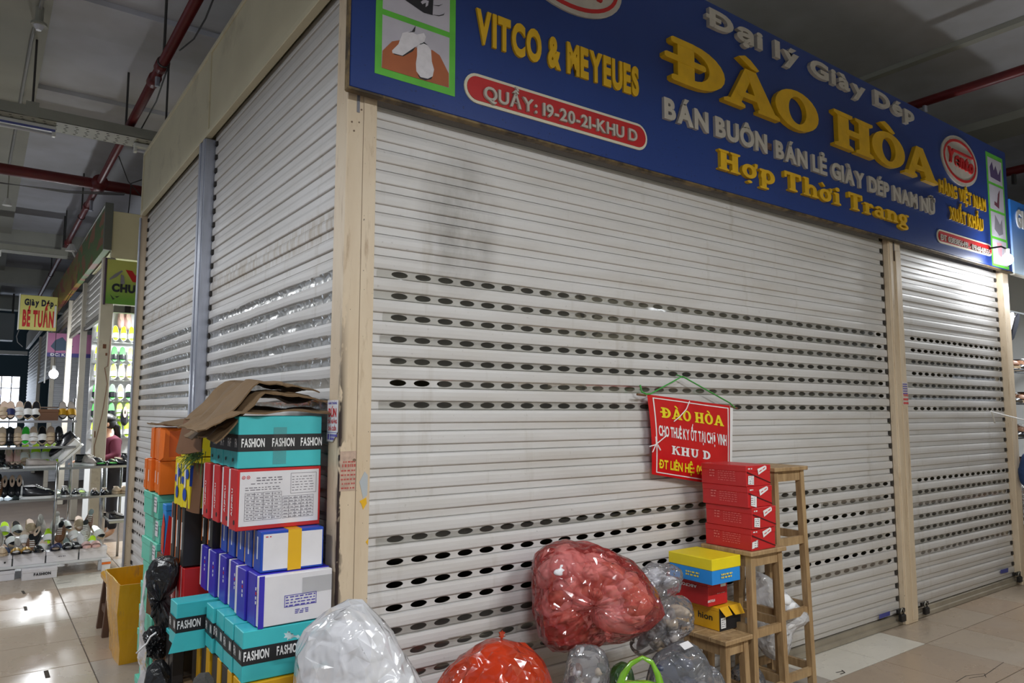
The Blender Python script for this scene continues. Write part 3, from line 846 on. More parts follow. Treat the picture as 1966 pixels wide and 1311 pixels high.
# right strip of four pictures
x0, x1 = sp(1894, 330)[0], 6.35
q = MB(); q.box((x0, SY - 0.0015, SZ0 + 0.01), (x1, SY, sp(1894, 291)[1])); q.build('green_frame', greenm, sign)
zt_, zb_ = sp(1894, 291)[1] - 0.03, SZ0 + 0.02
hh = (zt_ - zb_) / 4
shapes = [[(.15, .2), (.85, .15), (.9, .7), (.7, .4), (.55, .75), (.4, .5), (.3, .85), (.12, .6)], [(.3, .2), (.62, .1), (.68, .55), (.75, .9), (.6, .7), (.5, .3), (.32, .35)], [(.2, .3), (.5, .08), (.8, .2), (.78, .8), (.62, .55), (.3, .9), (.25, .6)], [(.35, .4), (.6, .35), (.65, .9), (.3, .88)]]
for i in range(4):
    za = zt_ - (i + 1) * hh + 0.012; zc = zt_ - i * hh - 0.012
    q = MB(); q.box((x0 + .03, SY - 0.0025, za), (x1 - .03, SY - .001, zc)); pc_ = q.build('picture', pw, sign)
    q = MB(); q.prism([(x0 + .03 + u * (x1 - x0 - .06), SY - .0035, za + v * (zc - za)) for u, v in shapes[i]], (0, 0.001, 0)); q.build('picture_shoe', (ppp, pmar, pgy, ppk)[i], pc_)

# neighbouring light-blue sign, cut by the right edge of the picture
m, nt, b, pos = pos_mat('sky_sign', (70, 150, 235), 0.4)
xyz = nxyz(nt, pos)
c = nmix(nt, nramp(nt, xyz[2], 2.75, 3.3), (210, 232, 250), (48, 132, 232)); nt.links.new(c, b.inputs['Base Color'])
s2 = thing('shop_sign', 'light blue and white shop sign joining the end of the dark blue sign', 'sign')
q = MB(); q.cbox((6.44, SY - 0.01, 2.765), (9.4, -0.04, 3.46), .005); q.build('board', m, s2)
q = MB(); q.cbox((6.44, SY - 0.014, 2.75), (9.41, -0.03, 2.764), .003); q.build('rim', mat('rim_white', (190, 186, 176), .4), s2)
for ch_i, ch in enumerate('GIÀY DÉP'):
    if ch == ' ':
        continue
    vs, fs, a, b_ = glyph(ch, 0.05, 0.005); q = MB(); q.add([(v[0] * .17, v[1] * .22, v[2]) for v in vs], fs)
    o = q.build('letter', mat('plain_white', (232, 232, 230), .5), s2, False, (6.55 + ch_i * 0.135, SY - 0.015, 3.22)); o.rotation_euler = UP
q = MB(); q.prism([(6.72, SY - .0125, 2.83), (6.80, SY - .0125, 2.80), (6.86, SY - .0125, 2.86), (6.93, SY - .0125, 3.08), (6.88, SY - .0125, 3.11), (6.80, SY - .0125, 2.93), (6.70, SY - .0125, 2.90)], (0, 0.002, 0)); q.build('picture_shoe', pwh, s2)
q = MB(); q.prism([(6.87, SY - .0135, 2.95), (6.91, SY - .0135, 3.05), (6.88, SY - .0135, 3.08), (6.85, SY - .0135, 2.97)], (0, 0.001, 0)); q.build('picture_lining', mat('print_orange', (200, 110, 70), .5), s2)
# ------------------------------------------------------------------ lamps, trays, pipes under the ceiling
glow = mat('tube_glow', (255, 255, 255), 0.4, emit=(238, 244, 255), estr=14.0)
housing = mat('lamp_housing', (214, 214, 208), 0.45)
rodm = mat('rod_metal', (70, 68, 66), 0.5, 0.5)
def batten(x, y, z, d, watts, label, lit=True, length=1.25, drop=True, tubem=None, top=None):
    t = thing('fluorescent_light', label, 'light', (x, y, z), 0 if d == 'x' else PI / 2, 'hanging fluorescent lights')
    h = length / 2
    q = MB(); q.cbox((-h, -0.03, 0.03), (h, 0.03, 0.075), .006); q.cbox((-h, -0.022, -0.02), (-h + 0.03, 0.022, 0.03), .004); q.cbox((h - 0.03, -0.022, -0.02), (h, 0.022, 0.03), .004)
    q.build('housing', housing, t)
    q = MB(); q.tube([(-h + 0.03, 0, 0.0), (h - 0.03, 0, 0.0)], 0.014, 10); q.build('tube', tubem or glow, t, True)
    if drop:
        q = MB()
        for s_ in (-0.8, 0.8):
            q.tube([(s_ * h, 0, 0.075), (s_ * h, 0, (top or CEIL) - z - 0.001)], 0.004, 6)
        q.build('hanger', rodm, t)
    if lit:
        l = bpy.data.lights.new('tube_light', 'AREA'); l.shape = 'RECTANGLE'; l.size = length - 0.1; l.size_y = 0.10
        l.energy = watts; l.color = (0.95, 0.98, 1.0)
        link('tube_light', l, t, (0, 0, -0.02))
    return t
for i, (x, y, z, d, w) in enumerate(HALL_TUBES):
    batten(x, y, z, d, w, 'lit fluorescent batten over the aisle before the blue sign' if d == 'x' else 'lit fluorescent batten over the side aisle')

traym = mat('tray_paint', (146, 146, 134), 0.6, var=0.1, vscale=5)
holem = mat('tray_hole', (44, 44, 40), 0.9)
def tray(y, x0, x1, z, label, dots=True):
    t = thing('cable_tray', label, 'cable tray')
    q = MB(); q.box((x0, y, z), (x1, y + 0.30, z + 0.004)); q.box((x0, y, z), (x1, y + 0.004, z + 0.10)); q.box((x0, y + 0.296, z), (x1, y + 0.30, z + 0.10)); q.build('tray_body', traym, t)
    if dots:
        q = MB(); n = int((x1 - x0) / 0.085)
        for i in range(n):
            for j in range(5):
                xx = x0 + 0.05 + i * 0.085 + (j % 2) * 0.012; yy = y + 0.045 + j * 0.052
                q.box((xx, yy, z - 0.0012), (xx + 0.022, yy + 0.012, z))
        o = q.build('perforation', holem, t); o['kind'] = 'stuff'
    for xx in [x0 + 0.4 + 1.1 * i for i in range(int((x1 - x0) / 1.1))]:
        q = MB(); q.tube([(xx, y + 0.02, z + 0.1), (xx, y + 0.02, CEIL - 0.03)], 0.010, 6); q.build('hanger_rod', rodm, t)
        q = MB(); q.box((xx - 0.05, y - 0.004, z), (xx + 0.05, y, z + 0.14)); q.build('clamp', traym, t)
    return t
tray(4.97, -3.49, 3.0, 4.12, 'grey perforated cable tray crossing under the ceiling near the cream fascia')
tray(11.7, -6.0, 3.0, 4.12, 'grey cable tray crossing the far aisle beyond the green fascia', False)
offw = mat('dull_tube', (200, 200, 206), 0.35); bluem = mat('strip_blue', (84, 90, 150), 0.5)
t = batten(-1.32, 5.12, 4.04, 'x', 0, 'unlit white fluorescent batten clipped under the perforated tray', False, 1.25, False, offw)
q = MB(); q.box((-0.62, -0.034, 0.02), (0.62, -0.030, 0.04)); q.build('blue_edge', bluem, t)
batten(0.58, 5.12, 4.04, 'x', 0, 'unlit batten end showing under the tray beside the cream fascia', False, 1.25, False, offw)
batten(-1.6, 11.8, 4.04, 'x', 0, 'unlit batten under the far cable tray', False, 1.25, False, offw)

pred = mat('pipe_red', (98, 18, 22), 0.45, var=0.2, vscale=6, dirt=(60, 34, 30), dscale=7, damt=0.5)
t = thing('sprinkler_pipe', 'dark red sprinkler pipe above the side shutters, joined to a thick crossing main', 'pipe')
q = MB(); q.tube([(-0.08, -2.0, 4.3), (-0.08, 19, 4.3)], 0.040, 14); q.build('pipe_run', pred, t, True)
for y in (3.62, 3.95, 8.7, 11.4):
    q = MB(); q.tube([(-0.08, y - 0.06, 4.3), (-0.08, y + 0.06, 4.3)], 0.052, 14); q.build('coupling', pred, t, True)
q = MB(); q.tube([(-0.08, 7.36, 4.3), (-0.08, 7.64, 4.3)], 0.088, 16); q.build('tee_fitting', pred, t, True)
for y in (3.55, 5.45, 9.4, 12.3, 15.0):
    q = MB(); q.tube([(-0.08, y, 4.33), (-0.08, y, CEIL)], 0.011, 6); q.tube([(-0.08, y - 0.015, 4.3), (-0.08, y + 0.015, 4.3)], 0.048, 12)
    q.build('hanger_rod', rodm, t)
q = MB(); q.tube([(-0.08, 8.2, 4.26), (-0.08, 8.2, 4.14)], 0.02, 8); q.tube([(-0.08, 8.2, 4.13), (-0.08, 8.2, 4.12)], 0.03, 8); q.tube([(-0.08, 3.78, 4.26), (-0.08, 3.78, 4.18)], 0.02, 8); q.build('sprinkler_head', galv, t)
q = MB(); q.tube([(-6, 7.5, 4.3), (5, 7.5, 4.3)], 0.066, 16); q.build('cross_main', pred, t, True)
t = thing('sprinkler_pipe', 'red sprinkler pipe above the end of the yellow lettering', 'pipe')
xx = hit(1860, 168, 2, 4.3).x
q = MB(); q.tube([(xx, -5, 4.3), (xx, 6, 4.3)], 0.042, 12); q.build('pipe_run', pred, t, True)
yy = hit(1770, 203, 2, 4.25).y; q = MB(); q.tube([(xx, yy, 4.27), (xx, yy, 4.2)], 0.02, 8); q.build('sprinkler_head', galv, t)
t = thing('sprinkler_pipe', 'red sprinkler pipe above the light blue sign', 'pipe')
p_ = hit(1950, 327, 2, 4.3); xx = p_.x
q = MB(); q.tube([(xx, -5, 4.3), (xx, 8, 4.3)], 0.05, 12); q.build('pipe_run', pred, t, True)
p_ = hit(1942, 334, 2, 4.25); q = MB(); q.tube([(xx, p_.y, 4.26), (xx, p_.y, 4.14)], 0.025, 8); q.build('sprinkler_head', rodm, t)
wire = mat('black_wire', (28, 27, 26), 0.6)
def cable(label, pts, r=0.006, m_=None, grp=None, name='cable'):
    q = MB(); P = []
    for i in range(len(pts) - 1):
        a, b_ = Vector(pts[i]), Vector(pts[i + 1])
        for k in range(6):
            P.append(a.lerp(b_, k / 6))
    P.append(Vector(pts[-1]))
    q.tube(P, r, 6)
    return tag(q.build(name, m_ or wire, None, True), label, 'cable', grp)
cable('thin black cable looping beside the red pipe and down to the tray', [hit(412, -8, 2, 4.22), hit(395, 35, 2, 4.22), hit(372, 75, 2, 4.22), hit(345, 97, 2, 4.22)])
cable('thin black cable sagging from the pipe coupling to the cable tray', [hit(322, 130, 2, 4.22), hit(300, 195, 2, 4.22), hit(271, 248, 2, 4.25)])
cable('black cable drooping between the pipe tee and the fascia end', [hit(228, 300, 2, 4.2), hit(246, 348, 2, 4.15), hit(272, 378, 2, 4.1)])
cable('black cable hanging down behind the fascia end', [hit(272, 345, 2, 4.2), hit(252, 352, 2, 4.2), hit(248, 395, 2, 4.05), hit(246, 412, 2, 4.0), (0.3, 6.8, 3.8)])
cable('light conduit clipped to the ceiling beside the dark beam', [(-0.85, 3.0, CEIL-.12), (-0.93, 5.0, CEIL-.12), (-0.98, 9.2, CEIL-.12)], 0.014, mat('conduit', (150, 150, 146), .6))
for k, off in enumerate((0.0, 0.05, 0.1)):
    cable('bundled thin wires sagging below the red main', [(-3, 7.35 + off, 4.18), (-1.2, 7.35 + off, 4.08 + off * .4), (-0.4, 7.35 + off, 4.12), (0.2, 7.35 + off, 4.2)], 0.005, mat('grey_wire', (96, 96, 96), .6), 'sagging wires under the red main')
# ceiling point lamp beside the beam and small spotlight
t = thing('ceiling_lamp', 'small dusty ceiling lamp at the end of a conduit', 'lamp')
p_ = hit(75, 45, 2, CEIL - 0.24)
q = MB(); q.tube([p_ + Vector((0, 0, 0.14)), p_], 0.03, 14); q.tube([p_, p_ + Vector((0, 0, -0.02))], 0.06, 16); q.build('base', traym, t)
q = MB(); q.tube([p_ + Vector((0, 0, -0.02)), p_ + Vector((0, 0, -0.06))], [0.04, 0.02], 14); q.build('bulb', offw, t)
t = thing('ceiling_lamp', 'small white spotlight hanging under the ceiling beyond the red main', 'lamp')
p_ = hit(14, 388, 2, 4.45)
q = MB(); q.tube([p_ + Vector((0, 0, CEIL - 4.45)), p_], 0.008, 8); q.build('stem', traym, t)
q = MB(); q.tube([p_ + Vector((0, 0, 0.05)), p_ + Vector((0, 0, -0.05))], [0.03, 0.06], 14); q.build('shade', housing, t)
# ------------------------------------------------------------------ shoe boxes
def card(name, rgb, rough=0.45):
    return mat(name, rgb, rough, var=0.06, vscale=9, bump=0.05, bscale=30, coat=0.12)
teal = card('card_teal', (62, 190, 196)); redc = card('card_red', (196, 34, 38)); bluec = card('card_blue', (22, 72, 178)); purp = card('card_violet', (52, 42, 176))
whitec = card('card_white', (226, 224, 228)); blackc = card('card_black', (36, 33, 33)); orangec = card('card_orange', (230, 112, 22)); mintc = card('card_mint', (104, 204, 178))
yellc = card('card_yellow', (226, 170, 20)); brightY = card('card_bright_yellow', (236, 214, 30)); skyc = card('card_sky', (36, 142, 226)); kraft = mat('kraft', (118, 94, 66), 0.8, var=0.14, vscale=7, bump=0.15, bscale=25)
kraftd = mat('kraft_dark', (112, 76, 48), 0.8, var=0.12, vscale=8); tanc = card('card_tan', (190, 150, 96)); inkw = mat('ink_white', (235, 235, 235), 0.5); inkk = mat('ink_black', (30, 30, 34), 0.5); inkg = mat('ink_grey', (120, 116, 124), 0.6)
inkv = mat('ink_violet', (84, 76, 170), 0.6); inkr = mat('ink_red', (206, 40, 44), 0.5); inkp = mat('ink_faint_pink', (224, 120, 116), 0.6); inky = mat('ink_yellow', (230, 208, 80), 0.5); ytape = mat('yellow_tape', (228, 176, 30), 0.25, coat=0.5)
gloss_tape = film_mat('gloss_tape', (245, 245, 245), (210, 215, 215), 0.04, 0.08, 0.6, 26, gloss=0.12)

def shoebox(name, label, cat, c, dims, bodym, lidm, lid='z+', lt=0.045, e=0.0025, rotz=0.0, group=None, tilt=(0, 0)):
    """c = centre of the base; dims = x,y,z size.  lid = side the lid covers"""
    w, d, h = dims
    t = thing(name, label, cat, c, rotz, group)
    t.rotation_euler = (tilt[0], tilt[1], rotz)
    lo = [-w / 2, -d / 2, 0.0]; hi = [w / 2, d / 2, h]
    blo, bhi, llo, lhi = lo[:], hi[:], lo[:], hi[:]
    ax = 'xyz'.index(lid[0])
    for k in range(3):
        if k != ax:
            blo[k] += e; bhi[k] -= e
    if lid[1] == '+':
        llo[ax] = hi[ax] - lt; bhi[ax] = hi[ax] - lt + 0.001
    else:
        lhi[ax] = lo[ax] + lt; blo[ax] = lo[ax] + lt - 0.001
    q = MB(); q.cbox(blo, bhi, 0.002); q.build('body', bodym, t)
    q = MB(); q.cbox(llo, lhi, 0.0025); q.build('lid', lidm, t)
    t['dims'] = dims
    return t
def face_pt(t, face, u, v, off):
    w, d, h = t['dims']
    return {'y-': (u, -d / 2 - off, v), 'x-': (-w / 2 - off, -u, v), 'x+': (w / 2 + off, u, v), 'z+': (u, v, h + off), 'y+': (-u, d / 2 + off, v)}[face]
def face_rect(t, name, face, u0, u1, v0, v1, m_, off=0.0012):
    P = [face_pt(t, face, u, v, off) for u, v in ((u0, v0), (u1, v0), (u1, v1), (u0, v1))]
    n = {'y-': (0, 1, 0), 'x-': (1, 0, 0), 'x+': (-1, 0, 0), 'z+': (0, 0, -1), 'y+': (0, -1, 0)}[face]
    q = MB(); q.prism(P, Vector(n) * off * 0.8); return q.build(name, m_, t)
def face_poly(t, name, face, pts, m_, off=0.0015):
    P = [face_pt(t, face, u, v, off) for u, v in pts]
    q = MB(); q.add(P, [tuple(range(len(P)))]); return q.build(name, m_, t)
FROT = {'y-': (PI / 2, 0, 0), 'x-': (PI / 2, 0, -PI / 2), 'x+': (PI / 2, 0, PI / 2)}
def face_text(t, name, face, s, uc, v, width, height, m_, bold=0.03, off=0.002, ang=0.0, gap=BASE_GAP, par=None):
    q = text_mb(s, width, height, bold, 0.0, gap)
    if ang:
        ca, sa = math.cos(ang), math.sin(ang)
        q.v = [(x * ca - y * sa, x * sa + y * ca, z) for x, y, z in q.v]
    o = q.build(name, m_, par or t, False, face_pt(t, face, uc, v, off)); o.rotation_euler = FROT[face]; return o
def lines(t, name, face, u0, u1, v0, n, pitch, m_, hgt=0.003, seed=0, off=0.002):
    """block of fine print too small to read: short dashes in rows"""
    r = random.Random(seed); q = MB()
    for i in range(n):
        u = u0
        while u < u1:
            l = r.uniform(0.006, 0.018)
            P = [face_pt(t, face, a, b_, off) for a, b_ in ((u, v0 - i * pitch), (min(u + l, u1), v0 - i * pitch), (min(u + l, u1), v0 - i * pitch + hgt), (u, v0 - i * pitch + hgt))]
            q.add(P, [(0, 1, 2, 3)]); u += l + r.uniform(0.003, 0.008)
    return q.build(name, m_, t)
def crumple(verts, amp, sc, seed=0):
    return [(x + noise.noise((x * sc, y * sc, z * sc + seed)) * amp, y + noise.noise((x * sc + 9, y * sc, z * sc + seed)) * amp, z + noise.noise((x * sc, y * sc + 9, z * sc + seed)) * amp) for x, y, z in verts]

R5 = random.Random(11)
def jit(a):
    return R5.uniform(-a, a)
# --- bottom support under the near stack: two cartons standing on the floor (mostly below the picture), then a row of yellow boxes
for i, (y, lb) in enumerate(((0.20, 'plain brown carton on the floor under the yellow shoe boxes by the corner post'), (0.66, 'plain brown carton on the floor farther from the corner post, under the yellow shoe boxes'))):
    t = shoebox('carton', lb, 'box', (-0.19, y + 0.0, 0), (0.34, 0.42, 0.36), kraft, kraft, 'z+', 0.10)
    face_rect(t, 'tape', 'z+', -0.03, 0.03, -0.215, 0.215, ytape)
for i in range(5):
    y = 0.055 + i * 0.152
    t = shoebox('shoe_box', 'yellow shoe box under the turquoise boxes at the front of the corner stack' if i == 0 else '%s yellow-fronted shoe box behind the front one, under the lower turquoise row' % ORD[i], 'box', (-0.175 + jit(.004), y, 0.362), (0.315, 0.13, 0.195), yellc if i == 0 else mat('card_dark', (60, 52, 44), .6), yellc, 'y-', 0.05, group='yellow shoe boxes of the corner stack')
# --- lower turquoise row
TQ = 'turquoise shoe boxes of the lower row'
for i in range(5):
    y = 0.062 + i * 0.128
    out = i == 4
    x = -0.178 + (-0.105 if out else jit(.006))
    lb = 'turquoise shoe box with black FASHION band at the front of the lower row' if i == 0 else ('turquoise shoe box pulled out of the lower row with its flap hanging open' if out else '%s turquoise shoe box of the lower row, counted from its printed front box' % ORD[i])
    t = shoebox('shoe_box', lb, 'box', (x, y + (0.03 if out else 0), 0.560), (0.315, 0.120, 0.172), teal, teal, 'y-', 0.04, group=TQ if 0 < i < 4 else None, rotz=0.02 if out else jit(.02))
    by_ = face_rect(t, 'band', 'y-', -0.1575, 0.1575, 0.058, 0.115, inkk); bx_ = face_rect(t, 'band', 'x-', -0.06, 0.06, 0.058, 0.115, inkk)
    for k, u in enumerate((-0.11, 0.005, 0.115)):
        if not out or k == 0:
            face_text(t, 'lettering', 'y-', 'FASHION', u + (-.0 if out else 0), 0.074, 0.088, 0.030, inkw, 0.03, par=by_)
    face_text(t, 'lettering', 'x-', 'FA', -0.033, 0.074, 0.025, 0.030, inkw, 0.03, par=bx_); face_text(t, 'lettering', 'x-', 'IN', 0.036, 0.074, 0.022, 0.030, inkw, 0.03, par=bx_)
    if out:
        q = MB(); q.add([(-0.158, -0.062, 0.058), (-0.02, -0.062, 0.058), (-0.05, -0.075, -0.012), (-0.185, -0.075, -0.012), (-0.158, -0.060, 0.058), (-0.02, -0.060, 0.058), (-0.05, -0.073, -0.012), (-0.185, -0.073, -0.012)], [(0, 1, 2, 3), (7, 6, 5, 4), (0, 3, 7, 4), (1, 2, 6, 5), (3, 2, 6, 7)]); q.build('open_flap', teal, t)
# --- violet row
VG = 'violet shoe boxes on edge'
for i in range(6):
    y = 0.068 + i * 0.137
    lb = 'violet shoe box with a white printed face at the front of its row' if i == 0 else ('violet shoe box at the inner end of its row beside the black boxes' if i == 5 else '%s violet shoe box of its row, counted from the white printed one' % ORD[i])
    t = shoebox('shoe_box', lb, 'box', (-0.153 + jit(.006), y, 0.734), (0.275, 0.128, 0.180), whitec if i else whitec, purp, 'y+' if i == 0 else 'y-', 0.095, 0.003, rotz=jit(.025), group=VG if 0 < i < 5 else None)
    for k in range(4):
        face_rect(t, 'side_print', 'x-', 0.028, 0.036, 0.08 + k * 0.016, 0.090 + k * 0.016, inkr if k == 2 else inkw)
    if i == 0:
        face_rect(t, 'edge_trim', 'y-', -0.1375, -0.118, 0.0, 0.180, purp)
        face_rect(t, 'print_frame', 'y-', -0.045, 0.075, 0.060, 0.062, inkv); face_rect(t, 'print_frame', 'y-', -0.045, 0.075, 0.100, 0.102, inkv); face_rect(t, 'print_frame', 'y-', -0.045, -0.043, 0.060, 0.102, inkv); face_rect(t, 'print_frame', 'y-', 0.073, 0.075, 0.060, 0.102, inkv)
        lines(t, 'fine_print', 'y-', -0.040, 0.070, 0.093, 4, 0.010, inkv, 0.004, 1); lines(t, 'fine_print', 'y-', -0.005, 0.045, 0.046, 3, 0.006, inkv, 0.003, 2)
        face_rect(t, 'clear_tape', 'y-', 0.02, 0.137, 0.100, 0.157, gloss_tape, 0.003)
    else:
        face_rect(t, 'top_sticker', 'z+', -0.08, 0.10, -0.06, -0.02, whitec)
# --- blue row with yellow tape
BG = 'blue shoe boxes on edge'
for i in range(5):
    y = 0.100 + i * 0.117
    lb = 'blue shoe box with white face and a strip of yellow tape' if i == 0 else ('blue shoe box at the inner end of its row, next to torn brown card' if i == 4 else '%s blue shoe box of its row, counted from the yellow-taped one' % ORD[i])
    t = shoebox('shoe_box', lb, 'box', (-0.150 + jit(.005), y, 0.916), (0.235, 0.108, 0.146), tanc, bluec, 'y-', 0.082, 0.004, rotz=jit(.02), group=BG if 0 < i < 4 else None)
    face_rect(t, 'side_sticker', 'x-', 0.012, 0.022, 0.045, 0.125, inkw)
    if i == 0:
        face_rect(t, 'white_panel', 'y-', -0.108, 0.112, 0.008, 0.136, whitec); face_rect(t, 'yellow_tape', 'y-', -0.018, 0.032, 0.0, 0.146, ytape, 0.0022); face_rect(t, 'yellow_tape', 'z+', -0.018, 0.032, -0.054, 0.05, ytape)
        lines(t, 'fine_print', 'y-', -0.1, -0.08, 0.125, 1, 0.01, inkr, 0.004, 3)
# --- red row with size charts
RG = 'red shoe boxes on edge'
for i in range(4):
    y = 0.158 + i * 0.127
    lb = 'red shoe box with a large white printed size chart on its face' if i == 0 else '%s red shoe box with a white edge, counted from the size chart box' % ORD[i]
    t = shoebox('shoe_box', lb, 'box', (-0.188 + jit(.006), y, 1.064), (0.318, 0.118, 0.222), whitec, redc, 'y-', 0.086, 0.004, rotz=jit(.02), group=RG if i else None)
    face_text(t, 'lettering', 'x-', 'AIJINIKU', 0.045 - .03, 0.10, 0.10, 0.014, inkw, 0.03, ang=PI / 2)
    q = MB(); q.tube([face_pt(t, 'x-', 0.035, 0.03, 0.0), face_pt(t, 'x-', 0.035, 0.03, 0.001)], 0.009, 12); q.build('finger_hole', inkk, t)
    if i == 0:
        face_rect(t, 'chart_panel', 'y-', -0.150, 0.150, 0.016, 0.212, whitec)
        for k, u in enumerate((-0.137, -0.120)):
            q = MB()
            for a in range(16):
                a0, a1 = a * PI / 8, (a + 1) * PI / 8
                q.add([face_pt(t, 'y-', u + math.cos(b_) * r_, 0.192 + math.sin(b_) * r_, 0.0022) for b_, r_ in ((a0, .0045), (a0, .0065), (a1, .0065), (a1, .0045))], [(0, 1, 2, 3)])
            q.build('round_stamp', inkr, t)
            face_rect(t, 'stamp_mark', 'y-', u - .002, u + .002, 0.190, 0.194, inkr, 0.002)
        lines(t, 'fine_print', 'y-', -0.09, 0.01, 0.186, 2, 0.009, inkg, 0.004, 5); lines(t, 'fine_print', 'y-', -0.11, 0.0, 0.166, 1, 0.009, inkg, 0.003, 6); lines(t, 'fine_print', 'y-', -0.13, 0.0, 0.152, 2, 0.008, inkg, 0.003, 7)
        lines(t, 'fine_print', 'y-', 0.045, 0.13, 0.185, 6, 0.010, inkg, 0.0025, 8)
        q = MB()
        def ln(u0, v0, u1, v1):
            wd = 0.0007
            P = [(u0 - wd, v0 - wd), (u1 + wd, v0 - wd), (u1 + wd, v1 + wd), (u0 - wd, v1 + wd)]
            q.add([face_pt(t, 'y-', a, b_, 0.002) for a, b_ in P], [(0, 1, 2, 3)])
        for k in range(9):
            ln(-0.130, 0.035 + k * 0.0125, 0.005, 0.035 + k * 0.0125)
        for k in range(5):
            ln(-0.130 + k * 0.03375, 0.035, -0.130 + k * 0.03375, 0.135)
        for k in range(8):
            ln(0.010, 0.035 + k * 0.0115, 0.13, 0.035 + k * 0.0115)
        for k in range(6):
            ln(0.010 + k * 0.024, 0.035, 0.010 + k * 0.024, 0.1155)
        for k in range(2):
            ln(0.04, 0.125 + k * 0.075, 0.14, 0.125 + k * 0.075); ln(0.04 + k * 0.1, 0.125, 0.04 + k * 0.1, 0.2)
        q.build('chart_grid', inkg, t)
        lines(t, 'fine_print', 'y-', -0.125, 0.0, 0.040, 8, -0.0125, inkg, 0.003, 9); lines(t, 'fine_print', 'y-', 0.014, 0.125, 0.038, 7, -0.0115, inkg, 0.003, 10)
# --- upper turquoise row
UQ = 'turquoise shoe boxes of the upper row'
for i in range(4):
    y = 0.153 + i * 0.106
    lb = 'turquoise shoe box with FASHION three times on its band, top of the corner stack' if i == 0 else '%s turquoise shoe box of the upper row, only its banded end showing' % ORD[i]
    t = shoebox('shoe_box', lb, 'box', (-0.187 + jit(.004), y, 1.288), (0.318, 0.100, 0.192), teal, teal, 'y-', 0.04, rotz=jit(.015), group=UQ if i else None)
    by_ = face_rect(t, 'band', 'y-', -0.159, 0.159, 0.062, 0.124, inkk); bx_ = face_rect(t, 'band', 'x-', -0.05, 0.05, 0.062, 0.124, inkk)
    for u in (-0.105, 0.008, 0.118):
        face_text(t, 'lettering', 'y-', 'FASHION', u, 0.079, 0.085, 0.030, inkw, 0.03, par=by_)
    face_text(t, 'lettering', 'x-', 'FA', 0.03, 0.079, 0.026, 0.030, inkw, 0.03, par=bx_); face_text(t, 'lettering', 'x-', 'F', -0.04, 0.079, 0.010, 0.030, inkw, 0.03, par=bx_)
    q = MB(); q.tube([face_pt(t, 'x-', -0.01, 0.03, 0.0), face_pt(t, 'x-', -0.01, 0.03, 0.001)], 0.007, 12); q.build('finger_hole', inkk, t)
    if i == 0:
        face_rect(t, 'clear_tape', 'y-', -0.03, 0.02, 0.012, 0.15, gloss_tape, 0.003)
# --- yellow-blue paw print boxes leaning between the rows
for i, (x, y, z, h, rz, lb) in enumerate(((-0.265, 0.80, 1.075, 0.20, 0.06, 'yellow shoe box with blue paw prints wedged beside the red boxes'), (-0.26, 0.965, 1.072, 0.215, -0.03, 'yellow shoe box with a big blue corner patch next to the orange boxes'))):
    t = shoebox('shoe_box', lb, 'box', (x, y, z), (0.22, 0.125, h), brightY, brightY, 'y+', 0.03, rotz=rz)
    for (u, v, r_) in ((0.0, 0.06, .028), (0.03, .15, .022), (-0.035, 0.12, .018)):
        face_poly(t, 'paw_print', 'x-', [(u + math.cos(a * PI / 6) * r_, v + math.sin(a * PI / 6) * r_) for a in range(12)], bluec)
    face_poly(t, 'blue_patch', 'y-', [(-0.11, 0.10), (0.02, 0.08), (0.04, 0.17), (-0.11, 0.19)], bluec); face_rect(t, 'white_strip', 'x-', -0.01, 0.012, 0.09, 0.19, whitec, 0.002)
t = shoebox('shoe_box', 'yellow and blue shoe box standing on the paw print box beside orange boxes', 'box', (-0.25, 0.965, 1.290), (0.20, 0.12, 0.125), brightY, bluec, 'z+', 0.02, rotz=0.05)
for (u, v, r_) in ((0.02, 0.05, .022), (-0.03, 0.08, .018)):
    face_poly(t, 'paw_print', 'x-', [(u + math.cos(a * PI / 6) * r_, v + math.sin(a * PI / 6) * r_) for a in range(12)], bluec)
# black boxes with orange lining (stand on the red and white ones)
for i in range(3):
    y = 0.93 + i * 0.10
    t = shoebox('shoe_box', ('black shoe box with orange lining and torn lid edge, next to the violet row', 'black shoe box with orange lining between two others', 'black shoe box with orange lining next to the blue and red carton')[i], 'box', (-0.225, y, 0.806), (0.25, 0.090, 0.262), orangec, blackc, 'y-', 0.062, 0.004, rotz=jit(.03))
    face_rect(t, 'side_sticker', 'x-', -0.005, 0.008, 0.07, 0.19, inkw)
for i, y in enumerate((0.695, 0.80)):
    t = shoebox('shoe_box', ('black shoe box with orange lining on the violet row, next to the blue boxes', 'black shoe box with orange lining on the inner end of the violet row')[i], 'box', (-0.165, y, 0.9165), (0.25, 0.088, 0.142), orangec, blackc, 'y-', 0.062, 0.004, rotz=jit(.02))
    face_rect(t, 'side_sticker', 'x-', -0.005, 0.008, 0.03, 0.11, inkw)
# red and white boxes below
for i in range(4):
    y = 0.91 + i * 0.092
    t = shoebox('shoe_box', '%s red and white shoe box of the low row behind the hanging flap' % ORD[i], 'box', (-0.215, y, 0.545), (0.26, 0.086, 0.255), whitec, redc, 'y-', 0.055, 0.004, rotz=jit(.03), group='red and white shoe boxes in the low row')
    face_text(t, 'lettering', 'x-', 'AIJINIKU', 0.02, 0.06, 0.10, 0.013, inkw, 0.03, ang=PI / 2)
# support for them: carton on the floor
t = shoebox('carton', 'brown carton on the floor below the red and white shoe boxes', 'box', (-0.20, 1.055, 0), (0.28, 0.33, 0.540), kraft, kraft, 'z+', 0.10)
